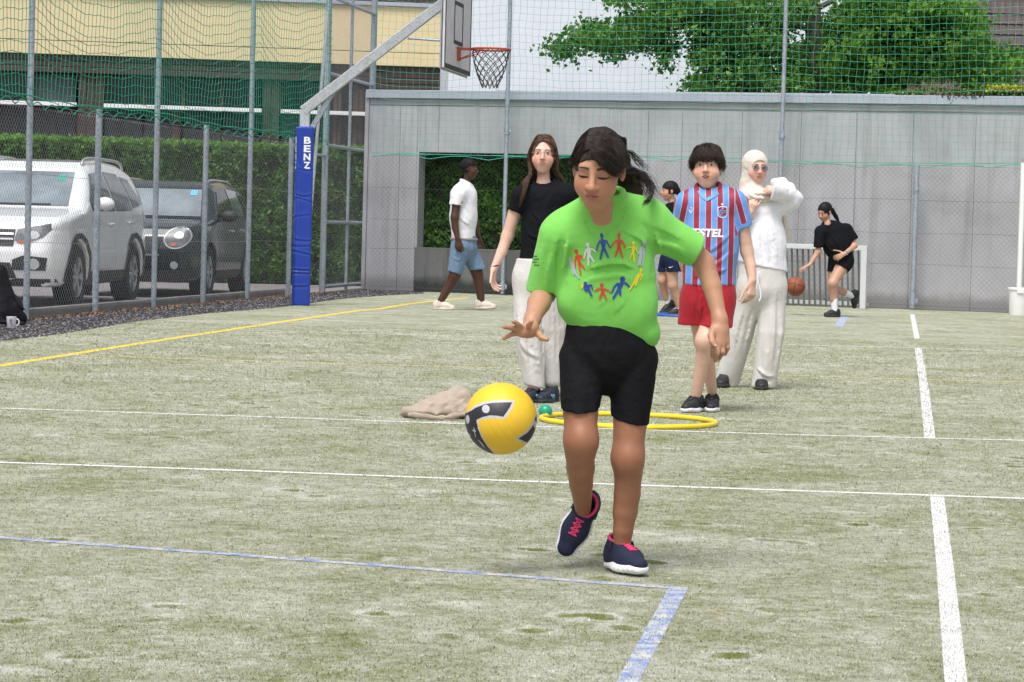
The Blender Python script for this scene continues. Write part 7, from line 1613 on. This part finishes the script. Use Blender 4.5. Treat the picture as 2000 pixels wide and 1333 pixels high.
def girl_ball():
    f = Fig('girl in black shirt and shorts with white socks dribbling the basketball', G(1622, 619), (1611, 415, 0), .97, -48, 24, 4, M['skin_tan2'], .0075); J = f.J; S = f.S; Q = frp(f)
    f.torso((1644, 500, .02), (1632, 462, 0), (1617, 440, -.02), .10, .10); f.limb([(1615, 447, -.02), (1601, 452, -.06)], [.04, .045]); f.limb([(1630, 444, -.02), (1654, 447, .04)], [.04, .045])
    f.limb([(1601, 452, -.06), (1598, 492, -.10)], [.045, .036]); f.limb([(1598, 492, -.10), (1582, 517, -.16)], [.035, .023]); f.limb([(1654, 447, .04), (1669, 480, .0)], [.045, .035]); f.limb([(1669, 480, .0), (1650, 496, -.16)], [.035, .023])
    f.hand(J(1582, 517, -.16), A3(-.85, -.3, -.42), A3(-.2, 0, -1), A3(0, 1, 0), .165, (8, 12, 18, 22), 8); f.hand(J(1650, 496, -.16), A3(-.85, -.2, -.45), A3(-.2, .8, -.2), A3(-.2, 0, 1), .165, (20, 22, 24, 28), 6)
    f.limb([(1650, 505, .0), (1645, 520, -.05), (1626, 554, -.16)], [.095, .085, .056]); f.limb([(1626, 554, -.16), (1628, 575, -.12), (1630, 606, -.12)], [.055, .050, .033])
    f.limb([(1632, 508, .06), (1625, 562, .04)], [.085, .055]); f.limb([(1625, 562, .04), (1640, 568, .14), (1663, 577, .24)], [.053, .048, .033])
    f.body(); f.features(brow='brow', off=.003)
    T = Sdf(); n = (0, 1, 0); T.chain([J(1602, 452, -.05), J(1654, 450, .04)], [.062, .062], .05); T.seg(J(1628, 455, 0), J(1634, 478, 0), .145, .160, .05, n, .75); T.seg(J(1632, 475, 0), J(1643, 500, 0), .155, .140, .05, n, .8)
    T.seg(J(1614, 440, -.02), J(1606, 450, -.04), .05, .055, .03); T.seg(J(1626, 440, -.02), J(1650, 448, .03), .05, .06, .03); flatcone(T, J(1603, 454, -.06), J(1599, 484, -.09), .075, .068, .03, t=A3(0, 0, -1)); flatcone(T, J(1653, 450, .04), J(1668, 470, .02), .078, .068, .03)
    nk = unit(A3(-.3, -.4, .85)); neckline(T, J(1616, 437, -.04), A3(1, 0, -.1), nk, .062, .055, .008, .008)
    f.cloth('shirt', T, M['black_tee'], .009, folds([(Q(-.12, (1605, 470), (1620, 490), (1635, 505)), .010, .03), (Q(-.12, (1625, 465), (1635, 480), (1645, 500)), .008, .03)], .005, 3, 3))
    B = Sdf(); B.seg(J(1643, 500, .01), J(1646, 512, .01), .125, .130, .04, n, .9); flatcone(B, J(1651, 508, 0), J(1644, 524, -.06), .108, .100, .03, t=A3(-.5, -.2, -1)); flatcone(B, J(1633, 508, .05), J(1629, 531, .05), .098, .085, .03, t=A3(0, 0, -1)); f.cloth('shorts', B, M['black_tee'], .009)
    for a, b, r1, r2 in (((1629, 583, -.12), (1630, 607, -.12), .045, .038), ((1650, 572, .18), (1664, 578, .245), .043, .037)):
        K = Sdf(); K.seg(J(*a), J(*b), r1, r2, .01); K.cut(J(*a), unit(J(*a) - J(*b)), .006); f.cloth('sock', K, M['sock'], .008)
        if a[0] == 1629: swoosh(f, (1631, 590), 7, M['black_paint'], K)
    a = J(1630, 606, -.12); a[2] = .08; shoe(f, a, A3(-.88, -.48, 0), A3(0, 0, 1), .25, (M['shoe_black'], M['sole_dark']), .008, M['shoe_black']); shoe(f, J(1665, 578.5, .25), A3(-.15, .1, -1), A3(-.9, -.4, .1), .25, (M['shoe_black'], M['sole_dark']), .008)
    Lq = lambda px, py, dz: list(f.M.T @ (J(px, py, dz) - f.hc) / f.hs)
    f.haircap(lambda q: -.030 + 0 * q[:, 0] + .04 * (q[:, 1] > .03), 0, M['hair_blk'], .008, face=((0, .105, -.022), (.068, .072, .092)), extra=[(Lq(1620, 405, .06), Lq(1625, 411, .09), .028, .030), (Lq(1625, 411, .09), Lq(1633, 424, .11), .030, .026), (Lq(1633, 424, .11), Lq(1640, 437, .10), .026, .010)])
    mb = MB(); a = np.linspace(0, 2 * np.pi, 16)[:-1]; c = J(1652, 494.5, -.145); ax = unit(J(1669, 480, 0) - J(1650, 496, -.16)); x = unit(np.cross(ax, (0, 0, 1))); y = np.cross(ax, x); mb.tube([c + x * .027 * math.cos(t) + y * .027 * math.sin(t) - f.base for t in a], .006, 6, closed=True); mb.build('wristwatch', M['galv'], f.e, smooth=True)
def man():
    f = Fig('man in white polo shirt and denim shorts walking in profile before the hedge', G(903, 606), (917.5, 331, 0), .98, 82, 2, 3, M['skin_dark'], .0075); J = f.J; S = f.S; Q = frp(f)
    f.torso((905, 470, 0), (906, 395, 0), (910, 362, 0), .105, .11, n=(1, 0, 0), f=.9); f.limb([(902, 372, -.05), (894, 378, -.19)], [.06, .058]); f.limb([(908, 372, .05), (914, 378, .19)], [.06, .058])
    f.limb([(894, 380, -.19), (888, 425, -.22)], [.055, .045]); f.limb([(888, 425, -.22), (889, 445, -.22), (894, 466, -.24)], [.044, .042, .028]); f.hand(J(894, 466, -.24), A3(.05, 0, -1), A3(.2, 1, 0), A3(1, -.2, 0), .19, (20, 26, 30, 34), 3, thumb=(.9, .35, .2))
    f.limb([(914, 380, .19), (926, 425, .22), (934, 462, .20)], [.055, .044, .028]); f.hand(J(934, 462, .20), A3(.05, 0, -1), A3(.2, -1, 0), A3(1, -.2, 0), .19, (22, 28, 32, 36), 3, thumb=(.9, .35, .2))
    f.limb([(900, 485, -.08), (888, 538, -.08)], [.10, .068]); f.limb([(888, 538, -.08), (880, 553, -.06), (861, 588, -.06)], [.064, .062, .040]); f.limb([(910, 485, .08), (932, 535, .09)], [.10, .066]); f.limb([(932, 535, .09), (936, 556, .10), (940, 590, .10)], [.063, .062, .040])
    f.body(); f.features(brow='lash', lips='lips_dark', off=.003, eh=.005)
    T = Sdf(); T.chain([J(895, 380, -.16), J(913, 380, .16)], [.095, .095], .06); T.seg(J(906, 385, 0), J(905, 425, 0), .175, .178, .06, (1, 0, 0), .90); T.seg(J(905, 425, 0), J(905, 465, 0), .178, .170, .05, (1, 0, 0), .82)
    T.seg(J(909, 362, 0), J(900, 376, -.1), .06, .075, .05); T.seg(J(910, 362, 0), J(913, 376, .1), .06, .075, .05); T.cut(J(905, 467, 0), (0, 0, -1), .006)
    flatcone(T, J(895, 382, -.18), J(889, 400.5, -.205), .088, .074, .03, t=A3(0, 0, -1), hollow=.016, depth=.05); flatcone(T, J(914, 382, .18), J(920, 402, .2), .08, .07, .03); T.ell(J(913, 355, 0), (.07, .07, .07), .01, op=1)
    T.chain([J(900, 352, -.02), J(906, 354, -.065), J(918, 360, -.055), J(922, 366, .0)], [.016] * 4, .008)
    f.cloth('polo_shirt', T, M['white_tee'], .009, folds([(Q(-.2, (900, 430), (915, 440), (928, 445)), .008, .03), (Q(-.2, (898, 445), (910, 455), (926, 458)), -.008, .025), (Q(-.2, (905, 395), (915, 415), (925, 430)), .007, .03), (Q(-.22, (899, 385), (902, 410), (900, 440)), -.008, .02)], .004, 3, 3))
    B = Sdf(); B.seg(J(906, 466, 0), J(906, 482, 0), .155, .165, .05, (1, 0, 0), .95); flatcone(B, J(900, 482, -.08), J(888, 533, -.08), .115, .088, .03, t=A3(-.30, 0, -1)); flatcone(B, J(911, 482, .08), J(933, 527, .08), .120, .092, .03, t=A3(.10, 0, -1)); B.cut(J(906, 460, 0), (0, 0, 1), .006)
    f.cloth('shorts', B, M['denim'], .009, folds([(Q(-.15, (905, 495), (920, 505), (935, 500)), .007, .02), (Q(-.15, (900, 490), (915, 510), (930, 525)), .007, .02), (Q(-.18, (885, 505), (895, 510), (905, 505)), .006, .02), (Q(-.18, (895, 480), (900, 500), (896, 525)), -.006, .02)], .004, 5, 3))
    mb = MB(); a = np.linspace(0, 2 * np.pi, 24)[:-1]; c = J(906, 467.5, 0); mb.tube([c + A3(.150 * math.cos(t), .162 * math.sin(t), 0) - f.base for t in a], .017, 6, closed=True); mb.build('belt', M['grey_leather'], f.e, smooth=True)
    a = J(861, 590, -.06); a[2] = .085; shoe(f, a, A3(1, -.15, 0), A3(0, 0, 1), .285, (M['shoe_cream'], M['shoe_cream']), .009, M['sock']); a = J(941, 591, .10); a[2] = .10; shoe(f, a, A3(1, -.15, .06), A3(-.05, 0, 1), .285, (M['shoe_cream'], M['shoe_cream']), .009, M['sock'])
    f.haircap(lambda q: np.where(q[:, 1] > .0, .045, -.045) + 0 * q[:, 0], 0, M['hair_blk'], .012, face=((0, .120, -.030), (.090, .072, .088)), post=lambda p, d: d + .004 * wob(p, 14, 3))
girl_black(); boy(); woman(); child_back(); girl_ball(); man()
